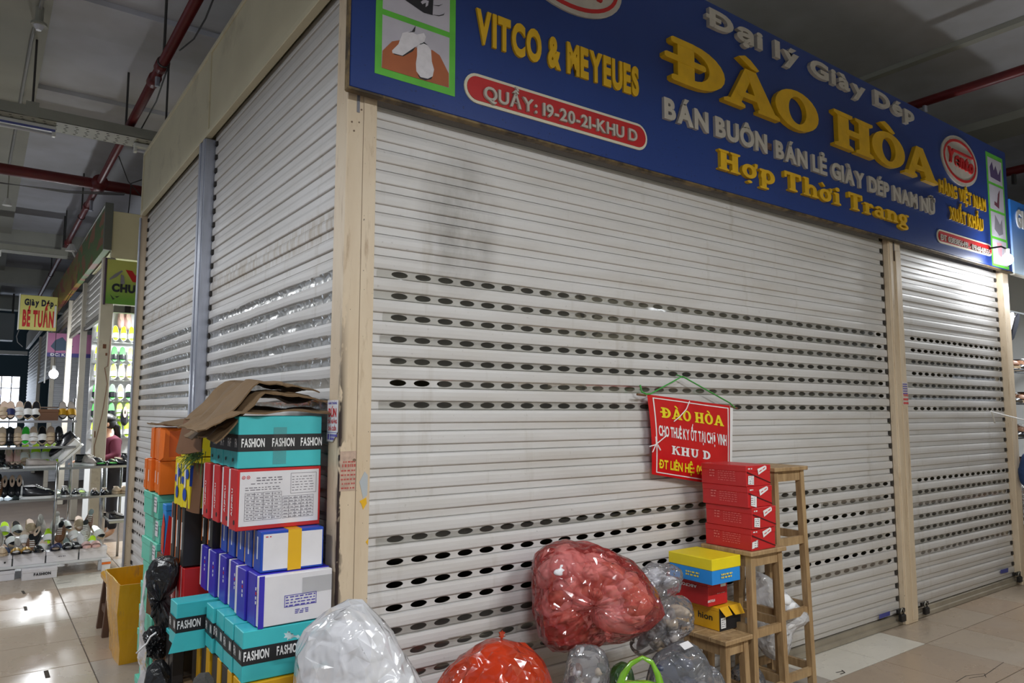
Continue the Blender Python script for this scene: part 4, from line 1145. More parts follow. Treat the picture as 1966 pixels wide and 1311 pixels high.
# blue-black-turquoise boxes at the very bottom, open ends toward the aisle
for i, (y, lb) in enumerate(((0.76, 'open turquoise and black shoe box lying under the hanging flap, nearer the corner'), (0.835, 'open turquoise and black shoe box lying against the black bag'))):
    t = shoebox('shoe_box', lb, 'box', (-0.385, y, 0.36), (0.05, 0.066, 0.20), blackc, teal, 'z+', 0.018)
    face_rect(t, 'inner_print', 'z+', -0.018, 0.018, -0.02, 0.02, inkk)
t = shoebox('carton', 'flat brown carton on the floor under the open turquoise boxes', 'box', (-0.39, 0.80, 0), (0.06, 0.17, 0.358), kraftd, kraft, 'z+', 0.05)
# blue and red comic printed carton between black boxes and mint boxes
t = shoebox('shoe_box', 'narrow blue, red and orange printed shoe box standing beside the black boxes', 'box', (-0.30, 1.255, 0.806), (0.13, 0.075, 0.24), skyc, skyc, 'z+', 0.03)
face_poly(t, 'red_print', 'x-', [(-0.03, 0.02), (0.03, 0.0), (0.036, 0.15), (0.0, 0.20), (-0.035, 0.12)], inkr); face_poly(t, 'orange_print', 'x-', [(-0.012, 0.05), (0.012, 0.03), (0.008, 0.15), (-0.008, 0.13)], orangec, 0.0025); face_poly(t, 'red_print', 'y-', [(-0.065, 0.0), (0.0, 0.0), (0.0, 0.14), (-0.05, 0.19)], inkr)
t = shoebox('carton', 'brown carton on the floor under the printed blue shoe box', 'box', (-0.26, 1.29, 0), (0.22, 0.12, 0.805), kraftd, kraftd, 'z+', 0.08)
# mint boxes, lying flat in a tower
MG = 'mint green shoe boxes in the tower'
for i in range(9):
    z = 0.002 + i * 0.1195
    lb = 'mint green shoe box at the top of its tower under the orange boxes' if i == 8 else '%s mint green shoe box down from the top one of its tower' % ORD[7 - i]
    t = shoebox('shoe_box', lb, 'box', (-0.245 + jit(.008), 1.555 + jit(.01), z), (0.25, 0.35, 0.118), mintc, mintc, 'z+', 0.035, rotz=jit(.03), group=MG if i < 8 else None)
    if i > 4:
        face_rect(t, 'label_sticker', 'x-', 0.09, 0.15, 0.03, 0.105, whitec); lines(t, 'fine_print', 'x-', 0.095, 0.145, 0.09, 3, 0.016, inkg, 0.005, i)
        face_rect(t, 'clear_tape', 'x-', 0.04, 0.10, 0.0, 0.115, gloss_tape, 0.003)
# orange boxes standing on the mint tower
OG = 'orange shoe boxes on edge'
for i in range(4):
    y = 1.40 + i * 0.108
    t = shoebox('shoe_box', '%s orange shoe box of the lower orange row on the mint tower' % ORD[i], 'box', (-0.235 + jit(.01), y, 1.080), (0.28, 0.098, 0.165), orangec, orangec, 'y-', 0.03, 0.004, rotz=jit(.05), group=OG)
    face_rect(t, 'side_print', 'x-', 0.0, 0.008, 0.05, 0.11, inkw)
for i in range(3):
    y = 1.40 + i * 0.115
    t = shoebox('shoe_box', ('orange shoe box with its front flap bent open, upper orange row', 'orange shoe box in the middle of the upper orange row', 'orange shoe box at the far end of the upper orange row')[i], 'box', (-0.235 + jit(.01), y, 1.247), (0.27, 0.104, 0.165), orangec, orangec, 'y-', 0.03, 0.004, rotz=jit(.06))
    if i == 0:
        q = MB(); q.add([(-0.135, -0.055, 0.16), (-0.115, -0.085, 0.155), (-0.12, -0.09, 0.02), (-0.135, -0.055, 0.0), (-0.133, -0.055, 0.16), (-0.113, -0.083, 0.155), (-0.118, -0.088, 0.02), (-0.133, -0.055, 0.0)], [(0, 1, 2, 3), (7, 6, 5, 4), (1, 2, 6, 5)]); q.build('open_flap', orangec, t)
        face_rect(t, 'inner_panel', 'y-', -0.09, 0.12, 0.02, 0.15, mat('card_orange_deep', (196, 84, 14), .6))

# --- torn cardboard: thick bent sheets
def sheet(name, label, f, nu, nv, th, m_, cat='cardboard'):
    P = [[Vector(f(i / nu, j / nv)) for j in range(nv + 1)] for i in range(nu + 1)]
    for rw in P:
        for p_ in rw:
            p_.z += abs(noise.noise(p_ * 11)) * 0.012
    vs = []; vb = []
    for i in range(nu + 1):
        for j in range(nv + 1):
            a = P[min(i + 1, nu)][j] - P[max(i - 1, 0)][j]; b_ = P[i][min(j + 1, nv)] - P[i][max(j - 1, 0)]
            n = a.cross(b_).normalized()
            vs.append(P[i][j]); vb.append(P[i][j] + n * th)
    N = len(vs); W = nv + 1
    fs = []
    for i in range(nu):
        for j in range(nv):
            a = i * W + j
            fs += [(a, a + W, a + W + 1, a + 1), (N + a + 1, N + a + W + 1, N + a + W, N + a)]
    for i in range(nu):
        fs += [(i * W, N + i * W, N + (i + 1) * W, (i + 1) * W), (i * W + nv, (i + 1) * W + nv, N + (i + 1) * W + nv, N + i * W + nv)]
    for j in range(nv):
        fs += [(j, j + 1, N + j + 1, N + j), (nu * W + j, N + nu * W + j, N + nu * W + j + 1, nu * W + j + 1)]
    q = MB(); q.add(vs + vb, fs)
    return tag(q.build(name, m_), label, cat)
def torn(v, k):
    return noise.noise((v * 9, k, 0.0)) * 0.022 + noise.noise((v * 31, k, 2.0)) * 0.010
def f1(u, v):     # lower layer, lying on the turquoise boxes and drooping past their left ends
    x = 0.0 - 0.47 * u + torn(v, 1) * u; y = 0.08 + 0.46 * v + torn(u, 2)
    z = 1.4835 + 0.006 + 0.012 * math.sin(u * 5 + v * 3) ** 2 + (0.02 if u < .7 else 0.0) * v + noise.noise((u * 8, v * 6, 3)) * .006
    if u > 0.74:
        z -= (u - 0.74) * 0.26
    return (x, y, z)
sheet('flattened_carton', 'torn brown cardboard sheet lying directly on the upper turquoise boxes', f1, 20, 12, 0.005, kraft)
def f2(u, v):
    x = 0.005 - 0.43 * u + torn(v, 4); y = 0.12 + 0.50 * v + torn(u, 5)
    z = 1.535 + 0.028 * math.sin(min(1, u * 1.15) * PI * 0.9) + 0.01 * math.sin(v * 6) + 0.015 * v - (max(0, u - 0.62) * 0.42) + noise.noise((u * 7, v * 7, 1)) * .012
    return (x, y, z)
sheet('flattened_carton', 'upper torn brown cardboard sheet, bent like a roof over the corner stack', f2, 20, 12, 0.006, kraft)
def f3(u, v):
    x = -0.02 - 0.40 * u + torn(v, 7); y = 0.16 + 0.48 * v + torn(u, 8)
    return (x, y, 1.5755 + 0.030 * math.sin(min(1, u * 1.1) * PI * 0.85) + 0.006 * math.sin(v * 7) + 0.02 * v - max(0, u - 0.62) * 0.40 + noise.noise((u * 7, v * 7, 5)) * .012)
sheet('flattened_carton', 'topmost brown cardboard flap with a ragged front edge', f3, 18, 12, 0.005, kraft)
def f4(u, v):     # hanging flap at the left
    a = Vector((-0.352, 0.585, 1.482)); b_ = Vector((-0.385, 0.80, 1.46)); 
    top = a.lerp(b_, u)
    return tuple(top + Vector((-0.015 - 0.02 * u, -0.03 + 0.02 * u, -0.155 + 0.0 * u)) * v * (1.0 if u < .97 else .9))
sheet('flattened_carton', 'dark brown cardboard flap hanging down beside the turquoise box ends', f4, 6, 6, 0.004, kraftd)
def f5(u, v):
    return (-0.085 - 0.29 * u + torn(v, 11), 1.30 + 0.46 * v + torn(u, 12), 1.4165 + 0.004 + 0.03 * v * (1 - u) + 0.015 * math.sin(u * 4) ** 2)
sheet('flattened_carton', 'thin brown cardboard sheet lying on the orange boxes', f5, 10, 10, 0.004, kraft)
def f6(u, v):
    return (-0.33 - 0.03 * u - 0.01 * v, 0.66 + 0.10 * u, 1.270 - 0.21 * v + 0.006 * u)
sheet('flattened_carton', 'dark brown card panel standing beside the red box ends', f6, 4, 5, 0.004, kraftd)
def f7(u, v):
    return (-0.395 - 0.05 * u, 1.02 + 0.10 * u, 0.690 - 0.13 * v + 0.01 * u)
sheet('flattened_carton', 'brown carton flap sticking out next to the black bag', f7, 4, 4, 0.004, kraftd)
def f8(u, v):
    return (-0.14 - 0.10 * u, 0.70 + 0.10 * math.sin(u * 2.2) + 0.03 * v, 1.05 - 0.11 * v + 0.02 * math.sin(u * 5))
sheet('flattened_carton', 'crumpled tan card with clear tape between the red and the blue boxes', f8, 8, 6, 0.004, mat('kraft_light', (176, 148, 104), .6, var=.2, vscale=14, bump=.3))
# sprig of green tinsel grass poking out under the hanging flap
q = MB(); rg = random.Random(5)
for i in range(70):
    a = rg.uniform(0, 2 * PI); l = rg.uniform(0.05, 0.11); p0 = Vector((-0.345 + rg.uniform(-.02, .02), 0.70 + rg.uniform(-.04, .04), 1.315 + rg.uniform(-.02, .02)))
    d = Vector((-0.6 + rg.uniform(-.5, .5), math.sin(a) * .8, -0.35 + rg.uniform(-.5, .5))).normalized()
    q.tube([p0, p0 + d * l * .6, p0 + d * l + Vector((0, 0, -0.02))], [0.0016, 0.0012, 0.0004], 4)
o = q.build('plastic_grass', mat('grass_green', (86, 122, 62), .5)); tag(o, 'sprig of thin green plastic grass under the hanging cardboard flap', 'grass', None, 'stuff')
# crumpled white and yellow paper hanging by the yellow box
def f9(u, v):
    return (-0.392 - 0.012 * math.sin(v * 7) - 0.03 * v * u + noise.noise((u * 4, v * 9, 1)) * .02, 1.42 + 0.06 * u + 0.02 * math.sin(v * 9 + u * 3), 0.68 - 0.672 * v + 0.01 * math.sin(u * 9))
o = sheet('crumpled_paper', 'crumpled white and yellow paper strip hanging to the floor beside the mint tower', f9, 8, 24, 0.003, mat('paper_white_yellow', (222, 220, 222), .6, var=.1, vscale=20, dirt=(214, 168, 40), dscale=9, damt=1, dpos=.55), 'paper')
# ------------------------------------------------------------------ plastic bags
FH = Vector((math.cos(CAM_YAW), math.sin(CAM_YAW), 0)); RH = Vector((math.sin(CAM_YAW), -math.cos(CAM_YAW), 0))
def plane_pt(px, py, A):
    """point on the upright plane through A that faces the aisle corner"""
    d = ray(px, py); t = (A - CAM_LOC).dot(FH) / d.dot(FH)
    return CAM_LOC + d * t
def bag_mesh(outline, A, thick, name, m_, amp=0.012, sc=9.0, seed=0, nth=52, nph=24, shrink=1.0, squash=0.75, front=1.0):
    P = [plane_pt(px, py, A) for px, py in outline]
    P2 = [((p - A).dot(RH), p.z) for p in P]
    # centroid
    a = cx = cz = 0
    for i in range(len(P2)):
        x0, z0 = P2[i]; x1, z1 = P2[(i + 1) % len(P2)]; w = x0 * z1 - x1 * z0
        a += w; cx += (x0 + x1) * w; cz += (z0 + z1) * w
    cx /= 3 * a; cz /= 3 * a
    def rad(t):
        dx, dz = math.cos(t), math.sin(t); best = 0
        for i in range(len(P2)):
            x0, z0 = P2[i][0] - cx, P2[i][1] - cz; x1, z1 = P2[(i + 1) % len(P2)][0] - cx, P2[(i + 1) % len(P2)][1] - cz
            ex, ez = x1 - x0, z1 - z0; den = dx * ez - dz * ex
            if abs(den) < 1e-9:
                continue
            r_ = (x0 * ez - z0 * ex) / den; s_ = (x0 * dz - z0 * dx) / den
            if r_ > 0 and -1e-6 <= s_ <= 1 + 1e-6:
                best = max(best, r_)
        return best
    R = [rad(2 * PI * k / nth) for k in range(nth)]
    R = [(R[k - 1] + 2 * R[k] + R[(k + 1) % nth]) / 4 for k in range(nth)]
    C = A + RH * cx; C.z = cz
    rr = random.Random(seed * 13 + 5); vs = []
    for j in range(nph + 1):
        for k in range(nth):
            edge = j in (0, nph)
            ph = -PI / 2 + PI * (j + (0 if edge else rr.uniform(-.32, .32))) / nph
            kk = k + (0 if edge else rr.uniform(-.32, .32)); k0 = int(math.floor(kk)); fr_ = kk - k0
            rk_ = R[k0 % nth] * (1 - fr_) + R[(k0 + 1) % nth] * fr_
            th = 2 * PI * kk / nth
            cf = max(0.0, math.cos(ph)) ** squash; sf = math.sin(ph)
            p = C + RH * (math.cos(th) * rk_ * cf * shrink) + Vector((0, 0, math.sin(th) * rk_ * cf * shrink)) + FH * (thick * sf * shrink * (front if sf < 0 else 1))
            rd = 1 - abs(noise.noise(p * sc + Vector((seed, 0, 0)))) * 2
            n = (p - C); n = n.normalized() if n.length > 1e-6 else FH
            p = p + n * ((rd * rd * rd * 0.9 - 0.45 + rr.uniform(-.35, .25)) * amp) * (0.3 + 0.7 * abs(sf))
            if p.z < 0.004:
                p.z = 0.004
            vs.append(p)
    fs = []
    for j in range(nph):
        for k in range(nth):
            a, b_, c_, d = j * nth + k, j * nth + (k + 1) % nth, (j + 1) * nth + (k + 1) % nth, (j + 1) * nth + k
            fs += [(a, b_, c_), (a, c_, d)] if rr.random() < .5 else [(a, b_, d), (b_, c_, d)]
    q = MB(); q.add(vs, fs)
    return q.mesh(name, m_, False), C, R
def stuffing(t, outline, A, thick, items, mats, seed, name='packed_shoe', zmin=0.0, size=(.11, .05, .045)):
    """rounded packed shoes inside a bag, one object each"""
    rr = random.Random(seed)
    P = [plane_pt(px, py, A) for px, py in outline]
    xs = [(p - A).dot(RH) for p in P]; zs = [p.z for p in P]
    def inside(x, z):
        c = False
        for i in range(len(P)):
            x0, z0, x1, z1 = xs[i], zs[i], xs[i - 1], zs[i - 1]
            if (z0 > z) != (z1 > z) and x < (x1 - x0) * (z - z0) / (z1 - z0) + x0:
                c = not c
        return c
    n = 0; tries = 0
    while n < items and tries < 4000:
        tries += 1
        x = rr.uniform(min(xs), max(xs)); z = rr.uniform(max(min(zs), zmin), max(zs))
        m0 = size[0] * .95
        if not all(inside(x + a, z + b_) for a, b_ in ((m0, 0), (-m0, 0), (0, m0), (0, -m0))):
            continue
        C = A + RH * x; C.z = z; C += FH * rr.uniform(-0.28, 0.15) * thick
        sh = (rr.uniform(.8, 1.15) * size[0], rr.uniform(.8, 1.2) * size[1], rr.uniform(.8, 1.2) * size[2])
        rot = Euler((rr.uniform(-1, 1), rr.uniform(-1, 1), rr.uniform(0, 6.28))).to_matrix()
        rings = []
        for j in range(9):
            s_ = -1 + 2 * j / 8; w = math.sqrt(max(0.02, 1 - s_ * s_)) * (1 - 0.25 * s_)
            rings.append([C + rot @ Vector((s_ * sh[0], math.cos(k * PI / 5) * w * sh[1], math.sin(k * PI / 5) * w * sh[2] * (1.1 if k < 5 else 0.6))) for k in range(10)])
        q = MB(); q.loft(rings); q.build(name, rr.choice(mats), t, True); n += 1
def bag(label, outline, A, thick, film, items=0, cmats=None, seed=0, amp=0.012, sc=9.0, name='plastic_bag', zmin=0.0, squash=0.75, size=(.11, .05, .045), front=1.0, cname='packed_shoe'):
    A = Vector(A)
    t = thing(name, label, 'bag', (0, 0, 0))
    me, C, R = bag_mesh(outline, A, thick, 'film', film, amp, sc, seed, squash=squash, front=front)
    link('film', me, t)
    if items:
        stuffing(t, outline, A, thick, items, cmats, seed, cname, zmin, size)
    return t
def knot(t, p, d, m_, l=0.07, w=0.035):
    """gathered, tied end of a bag"""
    p = Vector(p); d = Vector(d).normalized(); q = MB(); rings = []
    for j in range(7):
        s_ = j / 6; r_ = (0.5, .28, .2, .32, .6, .9, 1.0)[j] * w
        rings.append([p + d * (l * s_) + (RH * math.cos(k * PI / 6) + Vector((0, 0, 1)) * math.sin(k * PI / 6)) * r_ * (1 + 0.35 * math.sin(3 * k + j)) for k in range(12)])
    q.loft(rings, cap=False); q.build('tied_end', m_, t, True)

redfilm = film_mat('film_red', (255, 212, 208), (212, 56, 56), 0.26, 0.14, 0.7, 40)
orfilm = film_mat('film_orange', (250, 130, 90), (224, 70, 30), 0.5, 0.16, 0.7, 40)
clrfilm = film_mat('film_clear', (250, 250, 252), (214, 214, 220), 0.16, 0.10, 0.7, 40)
whtfilm = film_mat('film_white', (252, 252, 255), (246, 246, 250), 0.55, 0.16, 0.7, 40)
grnfilm = film_mat('film_green', (200, 240, 120), (132, 196, 42), 0.72, 0.2, 0.6, 14)
blkfilm = mat('film_black', (26, 26, 28), 0.3, bump=0.9, bscale=26, coat=0.25)
dkgfilm = film_mat('film_dark_green', (120, 160, 90), (40, 74, 30), 0.8, 0.2, 0.6, 14)
foam = mat('foam_white', (238, 238, 240), 0.7); pinkp = mat('tissue_pink', (240, 222, 222), 0.7, var=.2, vscale=14); tanp = mat('tissue_tan', (214, 182, 166), 0.7, var=.2, vscale=14)
shoe_k = mat('shoe_black', (30, 31, 38), 0.25, coat=0.4); shoe_n = mat('shoe_navy', (52, 58, 80), 0.35); shoe_g = mat('shoe_grey', (172, 164, 160), 0.5, var=.2, vscale=20); shoe_w = mat('shoe_white', (216, 214, 214), 0.4); shoe_b = mat('shoe_beige', (196, 174, 146), 0.5); shoe_br = mat('shoe_brown', (118, 80, 56), 0.5)

ol = [(565, 1215), (600, 1192), (640, 1166), (660, 1146), (690, 1140), (708, 1155), (730, 1187), (760, 1232), (790, 1280), (815, 1316), (850, 1420), (850, 1640), (600, 1680), (560, 1500), (558, 1380), (570, 1300), (566, 1250)]
t = bag('bulging white translucent bag of foam pieces at the foot of the corner post', ol, (0.0, -0.30, 0.5), 0.17, whtfilm, 60, [foam, whitec], 1, 0.03, 7, cname='foam_piece', size=(.07, .045, .03), zmin=0.35)
knot(t, plane_pt(572, 1222, Vector((0, -0.3, 0))), RH * -1 + Vector((0, 0, 0.1)), whtfilm, 0.035, 0.012)
ol = [(835, 1316), (852, 1287), (890, 1255), (930, 1227), (962, 1221), (1000, 1235), (1040, 1255), (1058, 1290), (1066, 1340), (1060, 1560), (850, 1600), (825, 1420)]
t = bag('orange-red plastic bag on the floor below the big red bag', ol, (0.62, -0.36, 0.3), 0.16, orfilm, 20, [tanp, pinkp, whitec], 2, 0.028, 7, size=(.08, .05, .045), zmin=0.2)
knot(t, plane_pt(962, 1232, Vector((0.62, -0.36, 0))), (0.1, -0.1, 1), orfilm, 0.03, 0.012)
ol = [(1018, 1080), (1032, 1048), (1075, 1037), (1140, 1042), (1185, 1060), (1225, 1085), (1248, 1110), (1262, 1140), (1279, 1165), (1268, 1190), (1240, 1214), (1200, 1230), (1130, 1240), (1078, 1249), (1045, 1240), (1030, 1205), (1020, 1150)]
t = bag('large red translucent bag of wrapped shoes leaning against the wide shutter', ol, (1.08, -0.24, 0.7), 0.17, redfilm, 40, [pinkp, pinkp, tanp, whitec], 3, 0.034, 6, size=(.10, .06, .05))
face = plane_pt(1105, 1130, Vector((1.08, -0.33, 0)))
ol = [(1228, 1095), (1245, 1080), (1290, 1082), (1312, 1095), (1308, 1130), (1285, 1150), (1245, 1150), (1225, 1130)]
bag('empty crumpled clear bag behind the red bag and yellow-lidded box', ol, (1.55, -0.12, 0.6), 0.06, clrfilm, 3, [whitec, shoe_w], 4, 0.016, 12, size=(.06, .04, .03))
ol = [(1203, 1245), (1225, 1205), (1245, 1175), (1275, 1150), (1305, 1140), (1328, 1155), (1335, 1185), (1325, 1215), (1300, 1230), (1262, 1248), (1230, 1262)]
bag('clear bag with a grey shoe lying between red bag and wooden stool', ol, (1.44, -0.33, 0.5), 0.085, clrfilm, 14, [shoe_g, shoe_g, shoe_b], 5, 0.022, 8, size=(.06, .035, .03))
ol = [(1243, 1300), (1250, 1260), (1285, 1235), (1310, 1226), (1340, 1238), (1362, 1270), (1375, 1320), (1375, 1500), (1250, 1520), (1236, 1400)]
t = bag('clear bag of glossy black and navy shoes under the grey shoe bag', ol, (1.40, -0.50, 0.3), 0.10, clrfilm, 24, [shoe_k, shoe_n, shoe_n], 6, 0.024, 8, zmin=0.12, size=(.075, .04, .035))
P_ = plane_pt(1320, 1240, Vector((1.40, -0.60, 0))); q = MB(); q.add([P_ + RH * a + Vector((0, 0, b_)) + FH * c_ for a, b_, c_ in ((-.035, .008, 0), (.005, .018, .012), (.028, -.004, .012), (-.012, -.016, 0))], [(0, 1, 2, 3)]); q.build('paper_slip', whitec, t)
ol = [(1085, 1240), (1110, 1236), (1150, 1238), (1168, 1255), (1172, 1290), (1165, 1330), (1160, 1480), (1080, 1490), (1072, 1330), (1090, 1280)]
bag('clear bag of small pale shoe trimmings below the red bag', ol, (0.93, -0.45, 0.3), 0.08, clrfilm, 40, [shoe_b, shoe_w, shoe_g, shoe_br, inkk], 7, 0.012, 12, cname='trimming', size=(.025, .016, .014), zmin=0.25)
ol = [(1172, 1285), (1185, 1268), (1205, 1268), (1216, 1290), (1225, 1340), (1215, 1460), (1165, 1460), (1165, 1330)]
bag('dark green bag on the floor between the clear bags', ol, (1.12, -0.40, 0.3), 0.06, dkgfilm, 0, None, 8, 0.012, 9)
# green carrier bag with an open handle
ol = [(1170, 1320), (1205, 1308), (1250, 1306), (1282, 1320), (1288, 1440), (1180, 1450)]
t = bag('bright green carrier bag with its handle standing up in front of the clear bags', ol, (1.03, -0.72, 0.3), 0.08, grnfilm, 6, [shoe_b, shoe_br, shoe_w], 9, 0.012, 9, zmin=.2, size=(.07, .04, .035))
A = Vector((1.03, -0.72, 0)); q = MB(); path = [(1180, 1322), (1192, 1292), (1210, 1270), (1234, 1259), (1254, 1268), (1268, 1292), (1278, 1322)]
wds = (0.024, 0.018, 0.013, 0.009, 0.013, 0.018, 0.024); L_ = []; cpx = (1228, 1320)
for (px, py), w in zip(path, wds):
    p = plane_pt(px, py, A); c_ = plane_pt(*cpx, A); d = (c_ - p).normalized(); L_.append((p, p + d * w * 1.3 + FH * 0.012, w))
vs = []
for a, b_, w in L_:
    vs += [a + FH * .012, a - FH * .004, b_ - FH * 0.016, b_ + FH * .004]
q.add(vs, [(i * 4 + k, i * 4 + (k + 1) % 4, (i + 1) * 4 + (k + 1) % 4, (i + 1) * 4 + k) for i in range(len(path) - 1) for k in range(4)]); q.build('handle', grnfilm, t, True)
ol = [(1322, 1320), (1335, 1290), (1355, 1275), (1380, 1282), (1396, 1320), (1398, 1440), (1320, 1450)]
bag('small clear bag at the leg of the lowest stool', ol, (1.55, -0.60, 0.2), 0.06, clrfilm, 7, [shoe_w, shoe_g, shoe_n], 10, 0.012, 10, zmin=.1, size=(.06, .035, .03))
ol = [(1440, 1092), (1468, 1100), (1500, 1125), (1530, 1160), (1553, 1178), (1559, 1194), (1542, 1199), (1522, 1213), (1516, 1248), (1505, 1272), (1470, 1262), (1448, 1230), (1440, 1170)]
t = bag('milky clear bag stuffed between the two taller stools', ol, (2.42, -0.165, 0.6), 0.065, whtfilm, 8, [foam, shoe_w], 11, 0.012, 10, size=(.06, .04, .03))
P_ = plane_pt(1494, 1188, Vector((2.40, -0.24, 0))); q = MB(); q.add([P_ + RH * a + Vector((0, 0, b_)) for a, b_ in ((-.012, -.012), (.014, -.010), (.016, .014), (-.008, .016))], [(0, 1, 2, 3)]); q.build('blue_sticker', skyc, t)
ol = [(1398, 1320), (1405, 1285), (1430, 1268), (1455, 1278), (1468, 1300), (1470, 1340), (1400, 1350)]
bag('clear bag with a black shoe on the floor under the middle stool', ol, (2.12, -0.20, 0.1), 0.06, clrfilm, 6, [shoe_k, shoe_k, shoe_g], 12, 0.01, 10, size=(.08, .04, .035))
# black rubbish bags beside the shoe box stacks
ol = [(282, 1100), (292, 1075), (302, 1065), (318, 1068), (338, 1062), (345, 1078), (340, 1108), (334, 1128), (318, 1150), (345, 1195), (352, 1230), (335, 1262), (318, 1235), (296, 1190), (284, 1140)]
bag('black rubbish bag draped over the boxes next to the mint tower', ol, (-0.50, 1.07, 0.6), 0.055, blkfilm, 0, None, 13, 0.022, 12)
ol = [(276, 1215), (290, 1200), (305, 1205), (318, 1225), (322, 1255), (312, 1268), (290, 1262), (280, 1240)]
t = bag('black plastic bag tied with a white string', ol, (-0.53, 1.00, 0.4), 0.05, blkfilm, 0, None, 14, 0.022, 14)
A = Vector((-0.55, 0.94, 0)); q = MB(); q.tube([plane_pt(px, py, A) for px, py in ((300, 1214), (289, 1222), (282, 1235), (274, 1242), (262, 1254))], 0.004, 6); q.build('string', inkw, t, True)
ol = [(281, 1270), (300, 1262), (325, 1268), (334, 1290), (336, 1340), (338, 1560), (285, 1580), (278, 1330)]
bag('smooth black bag standing on the floor below the tied one', ol, (-0.575, 0.88, 0.2), 0.07, blkfilm, 0, None, 15, 0.016, 9)
# grey cloth shoe tongue lying over the lowest boxes
ol = [(365, 1318), (372, 1295), (390, 1284), (408, 1290), (418, 1312), (424, 1540), (366, 1545)]
bag('dark grey cloth shoe bag lying under the hanging turquoise flap', ol, (-0.45, 0.25, 0.5), 0.045, mat('cloth_grey', (72, 70, 68), .9, bump=.3, bscale=120), 0, None, 16, 0.01, 16, name='cloth_bag')
# ------------------------------------------------------------------ wooden stools
m = bpy.data.materials.new('stool_wood'); m.use_nodes = True; nt = m.node_tree; b = nt.nodes['Principled BSDF']; MATS['stool_wood'] = m
tc = nt.nodes.new('ShaderNodeTexCoord'); n1 = nnoise(nt, tc.outputs['Object'], 5, 6, (9, 9, 1.2), 0.6); n2 = nnoise(nt, tc.outputs['Object'], 2.5, 3)
c = nmix(nt, nramp(nt, n1, 0.35, 0.7), (176, 146, 106), (132, 102, 68)); c = nmix(nt, nramp(nt, n2, 0.45, 0.7, 0, .5), c, (188, 162, 122)); nt.links.new(c, b.inputs['Base Color']); b.inputs['Roughness'].default_value = 0.55
wood = m
def stool(label, x0, x1, y0, y1, h, rails, splay=0.02, mt=None, leg=0.034, over=0.018, name='wooden_stool'):
    mt = mt or wood
    cx, cy = (x0 + x1) / 2, (y0 + y1) / 2
    t = thing(name, label, 'stool', (cx, cy, 0))
    a, b_ = (x1 - x0) / 2, (y1 - y0) / 2
    n = 3                                               # seat of three boards
    for i in range(n):
        q = MB(); yy0 = -b_ + 2 * b_ * i / n; q.cbox((-a, yy0 + 0.0006, h - 0.022), (a, yy0 + 2 * b_ / n - 0.0006, h), 0.003); q.build('seat_board', mt, t)
    ta, tb = a - over, b_ - over
    def corner(sx, sy, z):
        k = (h - z) / h * splay
        return Vector((sx * (ta - leg / 2 + k), sy * (tb - leg / 2 + k), z))
    for sx in (-1, 1):
        for sy in (-1, 1):
            q = MB(); q.bar(corner(sx, sy, 0), corner(sx, sy, h - 0.022), leg, leg, up=(0, 1, 0)); q.build('leg', mt, t)
    for z, hh in [(h - 0.022 - 0.028, 0.055)] + [(r_, 0.042) for r_ in rails]:
        for sx in (-1, 1):
            q = MB(); q.bar(corner(sx, -1, z), corner(sx, 1, z), 0.020, hh); q.build('rail', mt, t)
        for sy in (-1, 1):
            zz = z if z > h - .1 else z - 0.02
            q = MB(); q.bar(corner(-1, sy, zz), corner(1, sy, zz), 0.020, hh); q.build('rail', mt, t)
    return t
stool('tall bare wooden stool standing behind the red shoe boxes', 2.325, 2.635, -0.315, -0.035, 1.20, (0.82, 0.44, 0.12), 0.022)
stool('middle-height wooden stool carrying four red shoe boxes', 1.985, 2.28, -0.40, -0.085, 0.81, (0.43, 0.14), 0.014)
stool('lowest wooden stool carrying the yellow-lidded, red and orange boxes', 1.765, 1.972, -0.405, -0.12, 0.425, (0.13,), 0.010)

# four red boxes on the middle stool
z = 0.811
for i, (xn, yn, hh, rz) in enumerate(((2.005, -0.385, 0.107, 0.0), (2.0, -0.395, 0.103, 0.01), (1.985, -0.387, 0.103, 0.0), (1.982, -0.384, 0.103, -0.01))):
    lb = ('red shoe box directly on the middle stool, lowest of four', 'second red shoe box up from the middle stool', 'third red shoe box up, below the top one of the stool stack', 'top red shoe box of the four on the middle stool')[i]
    t = shoebox('shoe_box', lb, 'box', (xn + 0.10, yn + 0.14, z), (0.20, 0.285, hh), redc, redc, 'z+', 0.030, 0.0015, rotz=rz)
    z += hh + 0.001
    face_poly(t, 'flap_gap', 'y-', [(-0.096, hh - 0.028), (0.098, 0.012), (0.098, 0.008), (-0.096, hh - 0.034)], mat('gap_dark', (70, 10, 14), .8))
    face_poly(t, 'price_label', 'y-', [(-0.005, hh - .048), (0.062, hh - .022), (0.062, hh - .008), (0.05, hh - .003), (-0.012, hh - .018)], inkw, .002)
    face_poly(t, 'label_print', 'y-', [(0.002, hh - .034), (0.022, hh - .027), (0.022, hh - .022), (0.002, hh - .029)], inkr, .003); face_poly(t, 'label_print', 'y-', [(0.030, hh - .024), (0.050, hh - .016), (0.050, hh - .011), (0.030, hh - .019)], inkr, .003)
    s_ = (-.012, .0, .006, -.002)[i]
    face_poly(t, 'barcode_label', 'y-', [(-0.088 + s_, 0.012), (-0.042 + s_, 0.006 - s_), (-0.040 + s_, 0.052), (-0.085 + s_, 0.056 + s_)], inkw, .002)
    lines(t, 'fine_print', 'y-', -0.080, -0.047, 0.046, 4, 0.010, inkg, 0.003, i, .003)
    lines(t, 'fine_print', 'y-', -0.088, -0.055, hh - 0.018, 1, 0.01, inkw, 0.006, i + 20, .002)
    lines(t, 'side_print', 'x-', -0.03, 0.08, hh - 0.035, 5, 0.011, inkp, 0.0028, i + 40, .0022); lines(t, 'side_print', 'x-', -0.085, -0.05, hh - 0.036, 3, 0.014, inkp, 0.006, i + 60, .0022)
